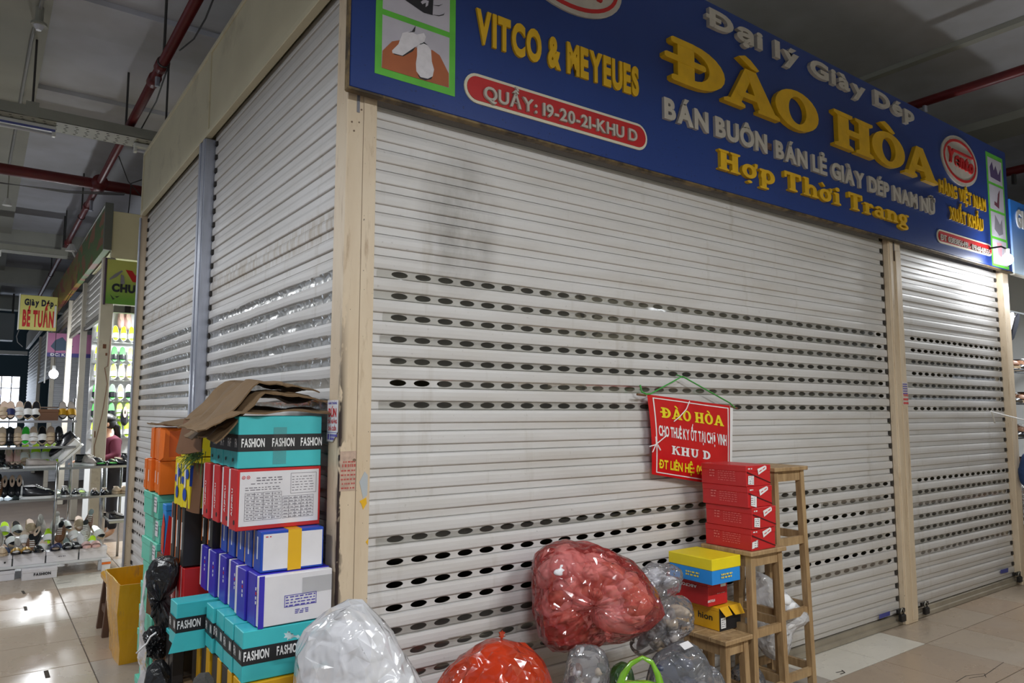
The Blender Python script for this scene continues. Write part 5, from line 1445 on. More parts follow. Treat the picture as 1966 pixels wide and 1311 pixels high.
# three boxes on the lowest stool
z = 0.426
n_ = hit(1381, 1213, 2, z)
t = shoebox('shoe_box', 'orange shoe box with black end and open flap on the lowest stool', 'box', (n_.x + 0.085, n_.y + 0.14, z), (0.165, 0.28, 0.112), yellc, yellc, 'z+', 0.02, 0.0015, rotz=0.0)
face_rect(t, 'black_end', 'y-', -0.0825, 0.0825, 0.0, 0.112, inkk); face_rect(t, 'barcode_label', 'y-', -0.072, -0.035, 0.012, 0.062, inkw, .002); lines(t, 'fine_print', 'y-', -0.068, -0.04, 0.05, 4, 0.010, inkg, .003, 3, .003)
q = MB()
for u0, u1 in ((-0.0825, -0.015), (-0.008, 0.0825)):
    q.add([(u0, -0.141, 0.113), (u1, -0.141, 0.113), (u1 + .004, -0.165, 0.068 if u1 > 0 else .075), (u0 + .02, -0.165, 0.072), (u0, -0.139, 0.113), (u1, -0.139, 0.113), (u1 + .004, -0.163, 0.068 if u1 > 0 else .075), (u0 + .02, -0.163, 0.072)], [(0, 1, 2, 3), (7, 6, 5, 4), (3, 2, 6, 7)])
q.build('open_flap', yellc, t)
face_text(t, 'lettering', 'x-', 'hion', 0.055, 0.045, 0.09, 0.030, inkk, 0.02)
z2 = z + 0.1175; n_ = hit(1362, 1166, 2, z2)
t = shoebox('shoe_box', 'red shoe box between the orange one and the blue one on the lowest stool', 'box', ((n_.x + 1.978) / 2, n_.y + 0.14, z2), (1.978 - n_.x, 0.27, 0.125), redc, redc, 'z+', 0.03, 0.0012)
face_text(t, 'lettering', 'x-', 'ABCFOLN', 0.0, 0.092, 0.13, 0.014, inkw, 0.03, ang=PI); face_rect(t, 'white_label', 'y-', 0.02, 0.06, 0.085, 0.105, inkw); face_text(t, 'lettering', 'y-', 'ABCFOLN', -0.055, 0.022, 0.055, 0.011, inkw, 0.03); lines(t, 'fine_print', 'y-', -0.01, 0.05, 0.055, 1, .01, inkw, .002, 9)
z3 = z2 + 0.1265; n_ = hit(1369, 1125, 2, z3)
t = shoebox('shoe_box', 'sky blue shoe box with a bright yellow lid on top of the lowest stool', 'box', ((n_.x + 1.979) / 2, n_.y + 0.14, z3), (1.979 - n_.x, 0.275, 0.122), skyc, brightY, 'z+', 0.055, 0.003)
for f_, u in (('x-', 0.03), ('y-', 0.01)):
    lines(t, 'yellow_print', f_, u - 0.055, u + 0.03, 0.040, 2, 0.014, inky, 0.008, 4)

# ------------------------------------------------------------------ red banner hung on the wide shutter
TL, TR, BL, BR = hit(1241, 757, 1, -0.012), hit(1403, 779, 1, -0.012), hit(1250, 910, 1, -0.012), hit(1404, 935, 1, -0.012)
def ban(u, v, off=0.0):
    p = TL.lerp(TR, u).lerp(BL.lerp(BR, u), v)
    p.y -= 0.012 * math.sin(u * PI) * math.sin(v * PI * 0.9 + 0.2) + 0.006 * math.sin(u * 7 + v * 3) + off + 0.004
    p.x += 0.008 * math.sin(v * PI) * (1 - 2 * u) 
    return p
t = thing('banner', 'red vinyl banner with yellow and white lettering hung on the wide shutter', 'banner')
banm = mat('banner_red', (202, 26, 30), 0.28, var=0.08, vscale=10, coat=0.3, bump=.05, bscale=30)
def ban_patch(name, u0, u1, v0, v1, m_, off, n=20, mm=16):
    q = MB(); vs = [ban(u0 + (u1 - u0) * i / n, v0 + (v1 - v0) * j / mm, off) for i in range(n + 1) for j in range(mm + 1)]
    W = mm + 1; q.add(vs, [(i * W + j, (i + 1) * W + j, (i + 1) * W + j + 1, i * W + j + 1) for i in range(n) for j in range(mm)])
    return q.build(name, m_, t, True)
ban_patch('vinyl', 0, 1, 0, 1, banm, 0); ban_patch('white_hem', 0.975, 1.012, 0.0, 1, inkw, 0.0006, 2)
for a in ((0.05, 0.955, 0.03, 0.042), (0.05, 0.955, 0.958, 0.97)):
    ban_patch('border_line', *a, inkw, 0.0015, 20, 1)
for a in ((0.05, 0.062, 0.04, 0.96), (0.943, 0.955, 0.04, 0.96)):
    ban_patch('border_line', *a, inkw, 0.0015, 1, 16)
def ban_text(s, u0, u1, v0, v1, m_, bold=0.03, font=None, gap=BASE_GAP, space=0.3):
    if font:
        q = MB(); x = 0
        for ch in s:
            if ch == ' ':
                x += space; continue
            w, pr_ = font[ch]; g = MB(); font_glyph(g, pr_, 1, 1, 0.0); q.add([(v[0] + x, v[1], 0) for v in g.v], g.f); x += w + gap
        tw = x - gap; q.v = [((X / tw), Y, 0) for X, Y, Z in q.v]
    else:
        q = text_mb(s, 1.0, 1.0, bold, 0.0, gap, space); q.v = [(X + 0.5, Y, 0) for X, Y, Z in q.v]
    q.v = [tuple(ban(u0 + X * (u1 - u0), v1 + (v0 - v1) * Y, 0.003)) for X, Y, Z in q.v]
    q.build('lettering', m_, t)
bany = mat('ink_banner_yellow', (236, 216, 40), .4)
ban_text('ĐÀO HÒA', 0.12, 0.89, 0.14, 0.27, bany, font=SERIF, gap=0.06)
ban_text('CHO THUÊ KY ỐT TẠI CHỢ VINH', 0.08, 0.92, 0.375, 0.50, inkw, 0.03, gap=0.05, space=.28)
ban_text('KHU D', 0.23, 0.70, 0.605, 0.71, inkw, font=SERIF, gap=0.1)
ban_text('ĐT LIÊN HỆ: 091', 0.08, 0.62, 0.80, 0.905, bany, 0.03, gap=.05)
grs = mat('string_green', (70, 160, 70), .5)
pk_ = hit(1310, 723, 1, -0.015)
q = MB(); q.tube([ban(0.0, 0.0, .004) + Vector((-.02, 0, .0)), ban(0.03, -0.01, .004), pk_ + Vector((-.004, 0, 0)), pk_ + Vector((0, .04, .01))], 0.004, 6); q.tube([pk_ + Vector((0, 0, .002)), ban(0.97, -0.03, .004), ban(1.03, 0.02, .004)], 0.004, 6); q.tube([ban(-0.01, 0.0, .004), hit(1232, 752, 1, -.02), hit(1229, 739, 1, -.02)], 0.005, 5); q.build('green_string', grs, t)
q = MB(); q.tube([hit(px, py, 1, -0.045) for px, py in ((1324, 770), (1318, 785), (1305, 800), (1294, 809))], 0.0028, 6); q.tube([hit(px, py, 1, -0.045) for px, py in ((1280, 836), (1268, 846), (1258, 854), (1247, 857))], 0.003, 6); q.tube([hit(px, py, 1, -0.045) for px, py in ((1259, 838), (1260, 852), (1253, 868))], 0.0028, 6); q.tube([hit(px, py, 1, -0.045) for px, py in ((1262, 853), (1268, 864))], 0.004, 6); q.build('white_string', inkw, t)
q = MB(); q.tube([hit(1223, 757, 1, -.02), hit(1240, 759, 1, -.02)], 0.006, 6); q.tube([hit(1402, 780, 1, -.02), hit(1415, 784, 1, -.02)], 0.006, 6); q.build('hanging_rod', shoe_br, t)

# ------------------------------------------------------------------ stickers and small fittings
t = thing('sticker', 'white paper sticker advertising BÚN on the side of the corner post', 'sticker')
za, zb_ = hit(640, 768, 0, -0.003).z, hit(640, 848, 0, -0.003).z
y0_, y1_ = 0.012, 0.118
def sty(u, v, off):
    return (-0.0025 - off, y1_ + (y0_ - y1_) * u, zb_ + (za - zb_) * v)
q = MB(); q.prism([sty(u, v, 0) for u, v in ((0, 0), (0.55, 0), (1, 0.25), (1, 1), (0, 1))], (-0.0012, 0, 0)); q.build('paper', whitec, t)
for s, v, hgt, m_, w in (('ANH THẮNG', 0.90, .055, inkv, .8), ('BÚN', 0.60, 0.20, inkr, .72), ('CHẢ NƯỚNG', 0.44, .09, inkr, .86), ('CHẢ CUỐN', 0.27, .09, inkr, .74)):
    q = text_mb(s, w, hgt, 0.03); q.v = [sty(0.5 + X, v + Y, 0.0022) for X, Y, Z in q.v]; q.build('lettering', m_, t)
q = MB(); q.prism([sty(u, v, 0.0013) for u, v in ((0, 0.215), (1, .215), (1, .225), (0, .225))], (-.0006, 0, 0)); q.prism([sty(u, v, 0.0013) for u, v in ((.1, .05), (.22, .05), (.22, .18), (.1, .18))], (-.0006, 0, 0)); q.build('fine_print', inkv, t)
q = MB()
rr = random.Random(2)
for k in range(2):
    u = .3
    while u < .9 - .25 * k:
        q.prism([sty(a, b_, 0.0013) for a, b_ in ((u, .12 - .08 * k), (u + .07, .12 - .08 * k), (u + .07, .18 - .08 * k), (u, .18 - .08 * k))], (-.0006, 0, 0)); u += .1
q.build('fine_print', inkv, t)
t = thing('sticker', 'half torn transparent sticker with red print on the front of the corner post', 'sticker')
q = MB(); q.box((0.004, -0.0012, hit(670, 942, 1, 0).z), (0.069, -0.0004, hit(670, 866, 1, 0).z)); q.build('paper', mat('old_paper', (190, 164, 146), .6, var=.25, vscale=40), t)
q = MB(); rr = random.Random(8); z0_ = hit(670, 938, 1, 0).z
for k in range(7):
    x = 0.008 + rr.uniform(0, .01)
    zz = z0_ + k * 0.0165
    while x < 0.062:
        l = rr.uniform(.004, .011); q.box((x, -0.002, zz), (x + l, -0.0013, zz + (0.011 if k == 5 else .006))); x += l + rr.uniform(.002, .006)
q.build('fine_print', mat('ink_faded_red', (178, 84, 76), .6), t)
t = thing('sticker', 'worn paper notice with red lettering pasted on the middle post', 'sticker')
z1_ = hit(1735, 733, 1, -0.03).z; z0_ = hit(1735, 777, 1, -.03).z
q = MB(); q.box((4.345, -0.0285, z0_), (4.425, -0.0265, z1_)); q.build('paper', mat('old_paper_pale', (206, 196, 186), .6, var=.15, vscale=30), t)
q = MB()
for k in range(5):
    q.box((4.35, -0.0295, z1_ - .02 - k * .017), (4.415, -0.0287, z1_ - .013 - k * .017))
q.build('fine_print', inkv, t)
for k, s in enumerate(('THẮNG',)):
    q = text_mb(s, 0.072, 0.018, .03); o = q.build('lettering', inkr, t, False, (4.385, -0.030, z0_ + 0.062)); o.rotation_euler = UP
q = MB()
for k in range(2):
    for j in range(6):
        q.box((4.35 + j * .0125, -0.0295, z0_ + .005 + k * .028), (4.359 + j * .0125, -0.0287, z0_ + .020 + k * .028))
q.build('fine_print', inkr, t)
def patch(label, P, m_, name='tape_scrap', cat='tape', grp=None):
    q = MB(); q.prism(P, (0, -0.0012, 0)); return tag(q.build(name, m_), label, cat, grp)
patch('yellow tape scrap on the corner post above a smaller one', [hit(px, py, 1, -0.0035) for px, py in ((690, 962), (703, 955), (704, 966), (697, 978), (694, 968))], ytape)
patch('small yellow tape scrap at the edge of the corner post', [hit(px, py, 1, -0.0035) for px, py in ((702, 1040), (707, 1034), (706, 1046))], ytape)
patch('grey-white paint patch on the corner post', [hit(px, py, 1, -0.0034) for px, py in ((690, 925), (700, 905), (706, 912), (705, 950), (697, 957))], mat('paint_grey', (176, 182, 186), .6), 'paint_patch', 'paint')
bl_ = mat('blue_plate', (66, 70, 140), .5)
t = thing('blue_label', 'blue plastic label at the lower right corner of the wide shutter', 'label'); q = MB(); q.prism([hit(px, py, 1, 0.018) for px, py in ((1688, 1180), (1708, 1173), (1708, 1181), (1688, 1188))], (0, -0.003, 0)); q.build('plate', bl_, t)
t = thing('blue_label', 'faint blue label at the bottom of the narrower front shutter', 'label'); q = MB(); q.prism([hit(px, py, 1, 0.018) for px, py in ((1921, 1094), (1935, 1090), (1935, 1098), (1921, 1101))], (0, -0.003, 0)); q.build('plate', bl_, t)
lk = mat('lock_black', (34, 32, 32), .4, .3); br_ = mat('lock_metal', (170, 168, 160), .3, .9)
def padlock(label, x, z):
    t = thing('padlock', label, 'padlock', (x, -0.005, z))
    q = MB(); q.cbox((-0.03, -0.03, 0), (0.03, 0.0, 0.05), .006); q.build('body', lk, t)
    q = MB(); q.tube([(-0.018, -0.015, 0.05), (-0.018, -0.015, 0.075), (0, -0.015, 0.09), (0.018, -0.015, 0.075), (0.018, -0.015, 0.05)], 0.005, 8); q.build('shackle', br_, t, True)
    q = MB(); q.box((-0.045, -0.012, 0.06), (0.05, 0.004, 0.085)); q.build('hasp', lk, t)
padlock('dark padlock at the foot of the middle post, on the wide shutter', 4.20, 0.035); padlock('dark padlock right of the middle post on the narrower shutter', 4.55, 0.03); padlock('dark padlock at the foot of the far end post', 6.262, 0.03)
cable('white string tied to the narrower shutter and stretched to the open stall', [hit(1901, 790, 1, 0.0), hit(1925, 796, 1, -0.05), hit(1990, 812, 1, -0.2)], 0.005, inkw, None, 'string')
cable('loose end of the white string hanging on the narrower shutter', [hit(1902, 788, 1, 0.0), hit(1906, 796, 1, -.012), hit(1910, 812, 1, -.012)], 0.006, mat('string_grey', (200, 196, 186), .7), None, 'string')

# ------------------------------------------------------------------ yellow taped carton and stool at the left
yb = mat('yellow_taped_card', (218, 158, 16), 0.25, var=.12, vscale=5, dirt=(150, 112, 70), dscale=5, damt=.9, dpos=.57, stretch=(3, 3, .6), coat=.4, bump=.15, bscale=16)
t = thing('carton', 'open carton wrapped in yellow tape standing on the aisle floor', 'box', (-0.225, 2.52, 0))
def ybx(z, k):
    a, c_ = 0.145 + 0.02 * k, 0.20 + 0.05 * k
    return [Vector((-a - .01 * k, -c_, z)), Vector((a, -c_ + .02, z - .012 * k)), Vector((a, c_, z + .02 * k)), Vector((-a - .02 * k, c_, z + .012 * k))]
rings = [[ybx(z, z / .5)[i].lerp(ybx(z, z / .5)[(i + 1) % 4], j / 6) for i in range(4) for j in range(6)] for z in (0, .1, .2, .3, .4, .47)]
rings = [[v + Vector((noise.noise(v * 5), noise.noise(v * 5 + Vector((5, 0, 0))), 0)) * .012 for v in rg] for rg in rings]
inn = [[v * 0.965 + Vector((0, 0, 0.0)) for v in rg] for rg in rings[::-1]]
for rg, src in zip(inn, rings[::-1]):
    for v, s_ in zip(rg, src):
        v.z = max(0.008, s_.z)
q = MB(); q.loft(rings + inn, cap=False); q.add(rings[0], [tuple(range(24))[::-1]]); q.add(inn[-1], [tuple(range(24))]); q.build('walls', yb, t)
stool_wood_d = mat('old_stool', (92, 66, 50), .6, var=.2, vscale=10)
t = stool('low dark stool wrapped with yellow tape on top, behind the yellow carton', -0.36, -0.05, 2.98, 3.24, 0.36, (0.15,), 0.03, stool_wood_d, 0.04, .01)
q = MB(); q.cbox((-0.165, -0.14, 0.335), (0.165, 0.14, 0.385), .012); q.build('taped_cushion', yb, t)
# ------------------------------------------------------------------ neighbouring shoe stall beyond the passage
NY = 6.74
stallw = mat('stall_post', (196, 188, 172), .5, var=.1, vscale=5, dirt=(120, 96, 74), dscale=5, damt=.5, dpos=.6)
slatg = mat('shutter_grey', (176, 172, 164), .5, var=.08, vscale=6)
panelw = mat('display_panel', (214, 216, 218), .5)
q = MB(); q.box((0.06, 8.62, 0), (3.2, 8.66, 3.35)); struct(q.build('wall_stall_back', panelw))
q = MB(); q.box((0.02, NY + .10, 3.35), (3.2, 8.66, 3.38)); struct(q.build('wall_stall_top', cream))
q = MB(); q.box((2.6, NY + .1, 0), (2.64, 8.62, 3.35)); struct(q.build('wall_stall_side', panelw))
t = thing('stall_post', 'cream corner post of the shoe stall with peeling paint and a loose wire', 'post')
q = MB(); q.cbox((-0.075, NY - 0.03, 0), (0.055, NY + .09, 3.245), .004); q.build('post_body', stallw, t)
q = MB(); q.tube([(0.045, NY - .036, 2.35), (0.03, NY - .036, 2.0), (0.0, NY - .036, 1.98), (0.035, NY - .036, 1.8), (0.0, NY - .036, 1.45), (-0.06, NY - .036, 1.1), (-0.05, NY - .036, 0.9)], .004, 5); q.build('loose_wire', shoe_br, t)
for (x, z, w, h_) in ((-0.03, 2.2, .035, .05), (0.0, 2.12, .02, .03), (-0.066, 1.2, .012, .07)):
    q = MB(); q.box((x, NY - .0315, z), (x + w, NY - .0295, z + h_)); q.build('rust_patch', mat('rust', (112, 72, 52), .8), t)
for y, lb in ((9.15, 'white post of the shoe stall behind its corner post'), (11.2, 'white post of the farther stall by the lit bulb'), (14.4, 'pale post at the end of the pink poster'), (18.5, 'pale post near the far window')):
    t = thing('stall_post', lb, 'post'); q = MB(); q.cbox((-0.025, y - .04, 0), (0.05, y + .09, 3.3), .004); q.build('post_body', stallw, t)
# half-rolled shutters of the left face
for i, (y0, y1, zb, lb) in enumerate(((NY + .1, 9.09, 2.66, 'half-rolled shutter over the left opening of the shoe stall'), (9.26, 11.14, 2.72, 'half-rolled shutter next to the hanging BÉ TUẤN sign'), (11.31, 14.34, 2.99, 'half-rolled shutter behind the BÉ TUẤN sign'), (14.51, 18.44, 2.2, 'half-rolled shutter of the far stall row'), (18.61, 24.0, 0.05, 'closed shutter of the farthest stall'))):
    t = thing('roller_shutter', lb, 'roller shutter', (0.02, y1, 0), -PI / 2)
    me = slat_mesh(y1 - y0, [slatg, lockm]); k = 0
    while zb + (k + 1) * PITCH < 3.34:
        link('slat', me, t, (0, 0, zb + k * PITCH)); k += 1
    q = MB(); q.box((0.0, -.02, zb - .05), (y1 - y0, .02, zb)); q.build('bottom_rail', mat('rail_dark', (90, 84, 78), .5), t)
# fascia signs of the left face
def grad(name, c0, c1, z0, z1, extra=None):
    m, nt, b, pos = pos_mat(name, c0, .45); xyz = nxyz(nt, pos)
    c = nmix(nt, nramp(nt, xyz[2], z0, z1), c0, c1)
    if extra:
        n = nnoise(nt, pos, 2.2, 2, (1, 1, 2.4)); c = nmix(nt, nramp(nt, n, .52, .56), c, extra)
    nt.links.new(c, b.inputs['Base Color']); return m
t = thing('shop_sign', 'green fascia sign with orange print along the side of the shoe stall', 'sign')
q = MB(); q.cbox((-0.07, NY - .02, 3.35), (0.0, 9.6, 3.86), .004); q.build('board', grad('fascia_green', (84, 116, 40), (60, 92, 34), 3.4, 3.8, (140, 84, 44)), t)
q = MB(); q.cbox((-0.085, NY - .02, 3.861), (0, 9.6, 3.88), .003); q.build('top_frame', mat('frame_metal', (120, 122, 116), .35, .7), t); q = MB(); q.cbox((-0.085, NY - .06, 3.33), (0.0, NY - .021, 3.88), .004); q.build('end_frame', mat('frame_metal', (120, 122, 116), .35, .7), t)
t = thing('shop_sign', 'yellow and red fascia sign on the farther stall', 'sign')
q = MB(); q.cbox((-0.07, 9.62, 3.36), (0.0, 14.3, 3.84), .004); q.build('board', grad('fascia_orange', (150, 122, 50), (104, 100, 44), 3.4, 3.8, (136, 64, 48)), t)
t = thing('shop_sign', 'dull fascia board over the farthest shutters', 'sign')
q = MB(); q.cbox((-0.07, 14.32, 3.36), (0.0, 24.0, 3.84), .004); q.build('board', slatg, t)
t = thing('fascia_panel', 'plain cream fascia panel above the green V banner', 'panel'); q = MB(); q.cbox((0.002, NY - .02, 3.25), (3.0, NY + .04, 3.80), .004); q.build('sheet', cream, t)
# green V banner
t = thing('banner', 'green banner with a red V and CHU lettering over the shoe stall front', 'banner')
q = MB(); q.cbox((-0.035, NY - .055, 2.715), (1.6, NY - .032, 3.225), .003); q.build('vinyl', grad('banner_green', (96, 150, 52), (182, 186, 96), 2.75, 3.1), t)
q = MB(); q.cbox((-0.055, NY - .06, 2.70), (-0.035, NY - .033, 3.235), .002); q.build('edge_strip', mat('edge_purple', (70, 50, 72), .5), t)
bk = mat('print_navy', (22, 24, 40), .5)
q = text_mb('CHU', 0.24, 0.085, .06, .002, gap=.06); o = q.build('lettering', bk, t, False, (0.145, NY - .058, 2.86)); o.rotation_euler = UP
vx = [(0.155, 3.12), (0.225, 3.115), (0.262, 3.06), (0.31, 3.115), (0.40, 3.12), (0.29, 2.985), (0.235, 2.985)]
q = MB(); q.prism([(x, NY - .058, z) for x, z in vx], (0, -.002, 0)); q.build('lettering', redm, t)
for P in ([(0.0, 2.985), (0.07, 3.03), (0.13, 3.10), (0.115, 3.11), (0.05, 3.06), (-.005, 3.0)], [(0.11, 3.06), (0.14, 3.05), (0.155, 2.96), (0.13, 2.94), (0.11, 2.96)]):
    q = MB(); q.prism([(x, NY - .057, z) for x, z in P], (0, -.002, 0)); q.build('picture_shoe', pgy, t)
for P in ([(0.01, 2.82), (0.06, 2.77), (0.04, 2.76)], [(0.06, 2.80), (0.11, 2.81), (0.08, 2.785)]):
    q = MB(); q.prism([(x, NY - .057, z) for x, z in P], (0, -.002, 0)); q.build('picture_leaf', mat('leaf_dark', (30, 50, 26), .5), t)
t = thing('lamp_track', 'dark metal bar under the green V banner', 'bar'); q = MB(); q.box((0.06, NY - .04, 2.62), (1.6, NY + .03, 2.70)); q.build('bar', mat('bar_grey', (118, 118, 112), .4, .5), t); q = MB(); q.box((0.17, NY - .06, 2.62), (0.23, NY - .04, 2.70)); q.build('clamp', lk, t)
# hanging sign BÉ TUẤN
t = thing('hanging_sign', 'hanging yellow sign reading Giày Dép BÉ TUẤN over the far aisle', 'sign')
x0, x1 = -0.64, -0.075
q = MB(); q.cbox((x0, 12.80, 2.93), (x1 + .0, 12.88, 3.55), .006); q.build('board', mat('sign_pale_yellow', (206, 200, 112), .5, var=.08, vscale=4), t)
q = MB(); q.cbox((x0 - .02, 12.79, 2.92), (x0, 12.89, 3.56), .003); q.build('frame', housing, t); q = MB(); q.tube([(x1 - .03, 12.77, 2.99), (x1 - .03, 12.77, 3.38)], .018, 8); q.build('tube', housing, t)
q = MB(); q.tube([(x0 + .01, 12.84, 2.92), (x0 - .02, 12.84, 2.80), (x0, 12.84, 2.70), (x0 + .08, 12.84, 2.62)], .008, 6); q.build('cable', mat('grey_wire', (96, 96, 96), .6), t)
q = text_mb('Giày Dép', 0.44, 0.105, .055, .002); o = q.build('lettering', bk, t, False, ((x0 + x1) / 2, 12.796, 3.37)); o.rotation_euler = UP
q = text_mb('BÉ TUẤN', 0.47, 0.27, .05, .002); o = q.build('lettering', redm, t, False, ((x0 + x1) / 2, 12.796, 3.0)); o.rotation_euler = UP
q = MB(); q.box((x1 - .01, 12.82, 3.45), (-0.0705, 12.86, 3.48)); q.box((x1 - .01, 12.82, 3.0), (-0.0705, 12.86, 3.03)); q.build('bracket', lk, t)
# pink and purple poster
t = thing('poster', 'pink and violet shoe poster hanging behind the BÉ TUẤN sign', 'poster')
q = MB(); q.box((-0.17, 13.2, 2.49), (0.75, 13.22, 2.93)); q.build('sheet', grad('poster_pink', (60, 54, 130), (190, 120, 160), 2.555, 2.575), t)
q = MB(); q.prism([(-0.12, 13.198, 2.68), (-.05, 13.198, 2.80), (.06, 13.198, 2.86), (.14, 13.198, 2.76), (.24, 13.198, 2.70), (.18, 13.198, 2.62), (-.04, 13.198, 2.60)], (0, -.002, 0)); q.build('picture_shoe', mat('print_teal', (64, 84, 106), .5), t)
q = text_mb('ĐC: K', 0.24, 0.05, .03, .001); o = q.build('lettering', inkw, t, False, (-0.0, 13.196, 2.505)); o.rotation_euler = UP
q = MB(); q.box((-0.19, 13.19, 2.0), (-.17, 13.23, 2.95)); q.build('pole', housing, t)
# glowing bulb
t = thing('light_bulb', 'glowing bare bulb hanging in the far aisle below the pink poster', 'light bulb', (-0.235, 10.4, 2.05))
q = MB(); rings = []
for j in range(11):
    a = -PI / 2 + PI * j / 10; rings.append([(math.cos(a) * .062 * math.cos(k * PI / 6), math.cos(a) * .062 * math.sin(k * PI / 6), math.sin(a) * .068) for k in range(12)])
q.loft(rings); q.build('glass', mat('bulb_glow', (255, 255, 255), .4, emit=(235, 240, 255), estr=30), t, True)
q = MB(); q.tube([(0, 0, .06), (0, 0, .13)], .024, 10); q.build('socket', housing, t); q = MB(); q.tube([(0, 0, .13), (0.0, 0, .9), (0.18, 0, 1.3)], .004, 6); q.build('cord', wire, t)
l = bpy.data.lights.new('bulb_light', 'POINT'); l.energy = 110; l.shadow_soft_size = .07; l.color = (.92, .96, 1); link('bulb_light', l, t, (0, -.0, -.12))
# closed shutter of a cross stall, seen through the open stalls
t = thing('roller_shutter', 'pale closed shutter far behind the glowing bulb', 'roller shutter', (0.08, 15.6, 0))
me = slat_mesh(2.6, [mat('shutter_pale', (206, 208, 212), .45), lockm])
for k in range(36):
    link('slat', me, t, (0, 0, .01 + k * PITCH))
# lamps inside the shoe stall
for x, y in ((0.75, 7.35), (1.7, 7.35)):
    batten(x, y, 2.9, 'y', 90, 'lit batten inside the shoe stall', True, 1.0, True, top=3.35)
# far wall with window
wallb = mat('far_wall_teal', (70, 92, 104), .8, var=.08, vscale=.6)
q = MB(); q.box((-10, 26, 0), (-2.2, 26.2, CEIL)); q.box((-0.08, 26, 0), (8, 26.2, CEIL)); q.box((-2.2, 26, 2.62), (-0.08, 26.2, CEIL)); q.box((-2.2, 26, 0), (-.08, 26.2, .9)); struct(q.build('wall_far', wallb))
win = struct(link('window_1', None)); 
q = MB(); q.box((-2.2, 26.12, .9), (-.08, 26.14, 2.62)); q.build('pane', mat('daylight_pane', (255, 255, 255), .5, emit=(226, 238, 255), estr=6.0), win)
for x in (-2.17, -1.65, -1.12, -.6, -.33, -.1):
    q = MB(); q.box((x, 26.02, .9), (x + .03, 26.08, 2.62)); q.build('window_bar', mat('bar_rust', (150, 140, 136), .6), win)
for z in (.9, 1.45, 2.2, 2.59):
    q = MB(); q.box((-2.2, 26.03, z), (-.08, 26.07, z + .03)); q.build('window_bar', mat('bar_rust', (150, 140, 136), .6), win)
t = thing('wall_box', 'pale grey air conditioning box under the far beam', 'box'); q = MB(); q.cbox((-2.6, 23.2, 3.55), (-0.42, 23.8, 4.35), .02); q.build('casing', mat('box_grey', (140, 146, 146), .6), t); q = MB(); q.box((-2.6, 23.4, 4.35), (-2.55, 23.45, CEIL)); q.box((-.5, 23.4, 4.35), (-.45, 23.45, CEIL)); q.build('hanger', rodm, t)
q = MB(); q.box((-6, 22.0, 3.05), (-.1, 22.1, 3.16)); q.box((-6, 22.0, 3.16), (-5.9, 22.1, CEIL)); tag(q.build('conduit_rail', housing), 'white conduit rail crossing below the far beam', 'rail')
t = thing('dome_lamp', 'small white dome lamp on top of the yellow fascia', 'lamp'); p_ = Vector((-0.11, 10.3, 3.98))
q = MB(); q.tube([p_ + Vector((0, 0, .08)), p_ + Vector((0, 0, -.03))], [.03, .085], 12); q.build('shade', housing, t); q = MB(); q.tube([p_ + Vector((0, 0, .0)), p_ + Vector((0.06, 0, -.12))], .012, 6); q.build('stem', housing, t)

# ------------------------------------------------------------------ shoes
def foot(n=20, L=0.26, W=0.046):
    P = []
    for i in range(n):
        t = i / (n - 1); w = W * (0.70 + 0.30 * math.sin((t - .12) * PI * 1.08)) * min(1, math.sqrt(max(0.0, t * 9)), math.sqrt(max(0.0, (1 - t) * 6.5)))
        P.append((w, L / 2 - L * t))
    return [(x, y) for x, y in P] + [(-x * .94, y) for x, y in P[::-1][1:-1]]
FO = foot()
def slide_meshes(k, sole, bed, band, bands=1, thick=.022, heelup=0.0, strapless=False):
    q = MB(); q.prism([(x, y, 0) for x, y in FO], (0, 0, thick)); S = q.mesh('sole', sole)
    q = MB(); q.prism([(x * .88, y * .95, thick) for x, y in FO], (0, 0, .004)); B = q.mesh('footbed', bed)
    q = MB()
    spans = ((-.085, -.01),) if bands == 1 else ((-.095, -.055), (-.035, .01))
    for y0, y1 in spans:
        R_ = []
        for y, hh in ((y0, .040), ((y0 + y1) / 2, .050), (y1, .056)):
            R_.append([(math.cos(PI * a / 8) * .050, y, thick * .3 + math.sin(PI * a / 8) * hh) for a in range(9)])
        R2 = [[(x * .92, y, z - .004) for x, y, z in rg] for rg in R_]
        q.loft(R_, cap=False, closed=False); q.loft(R2[::-1], cap=False, closed=False)
    T = q.mesh('strap', band, True)
    return [('sole', S), ('footbed', B), ('strap', T)]
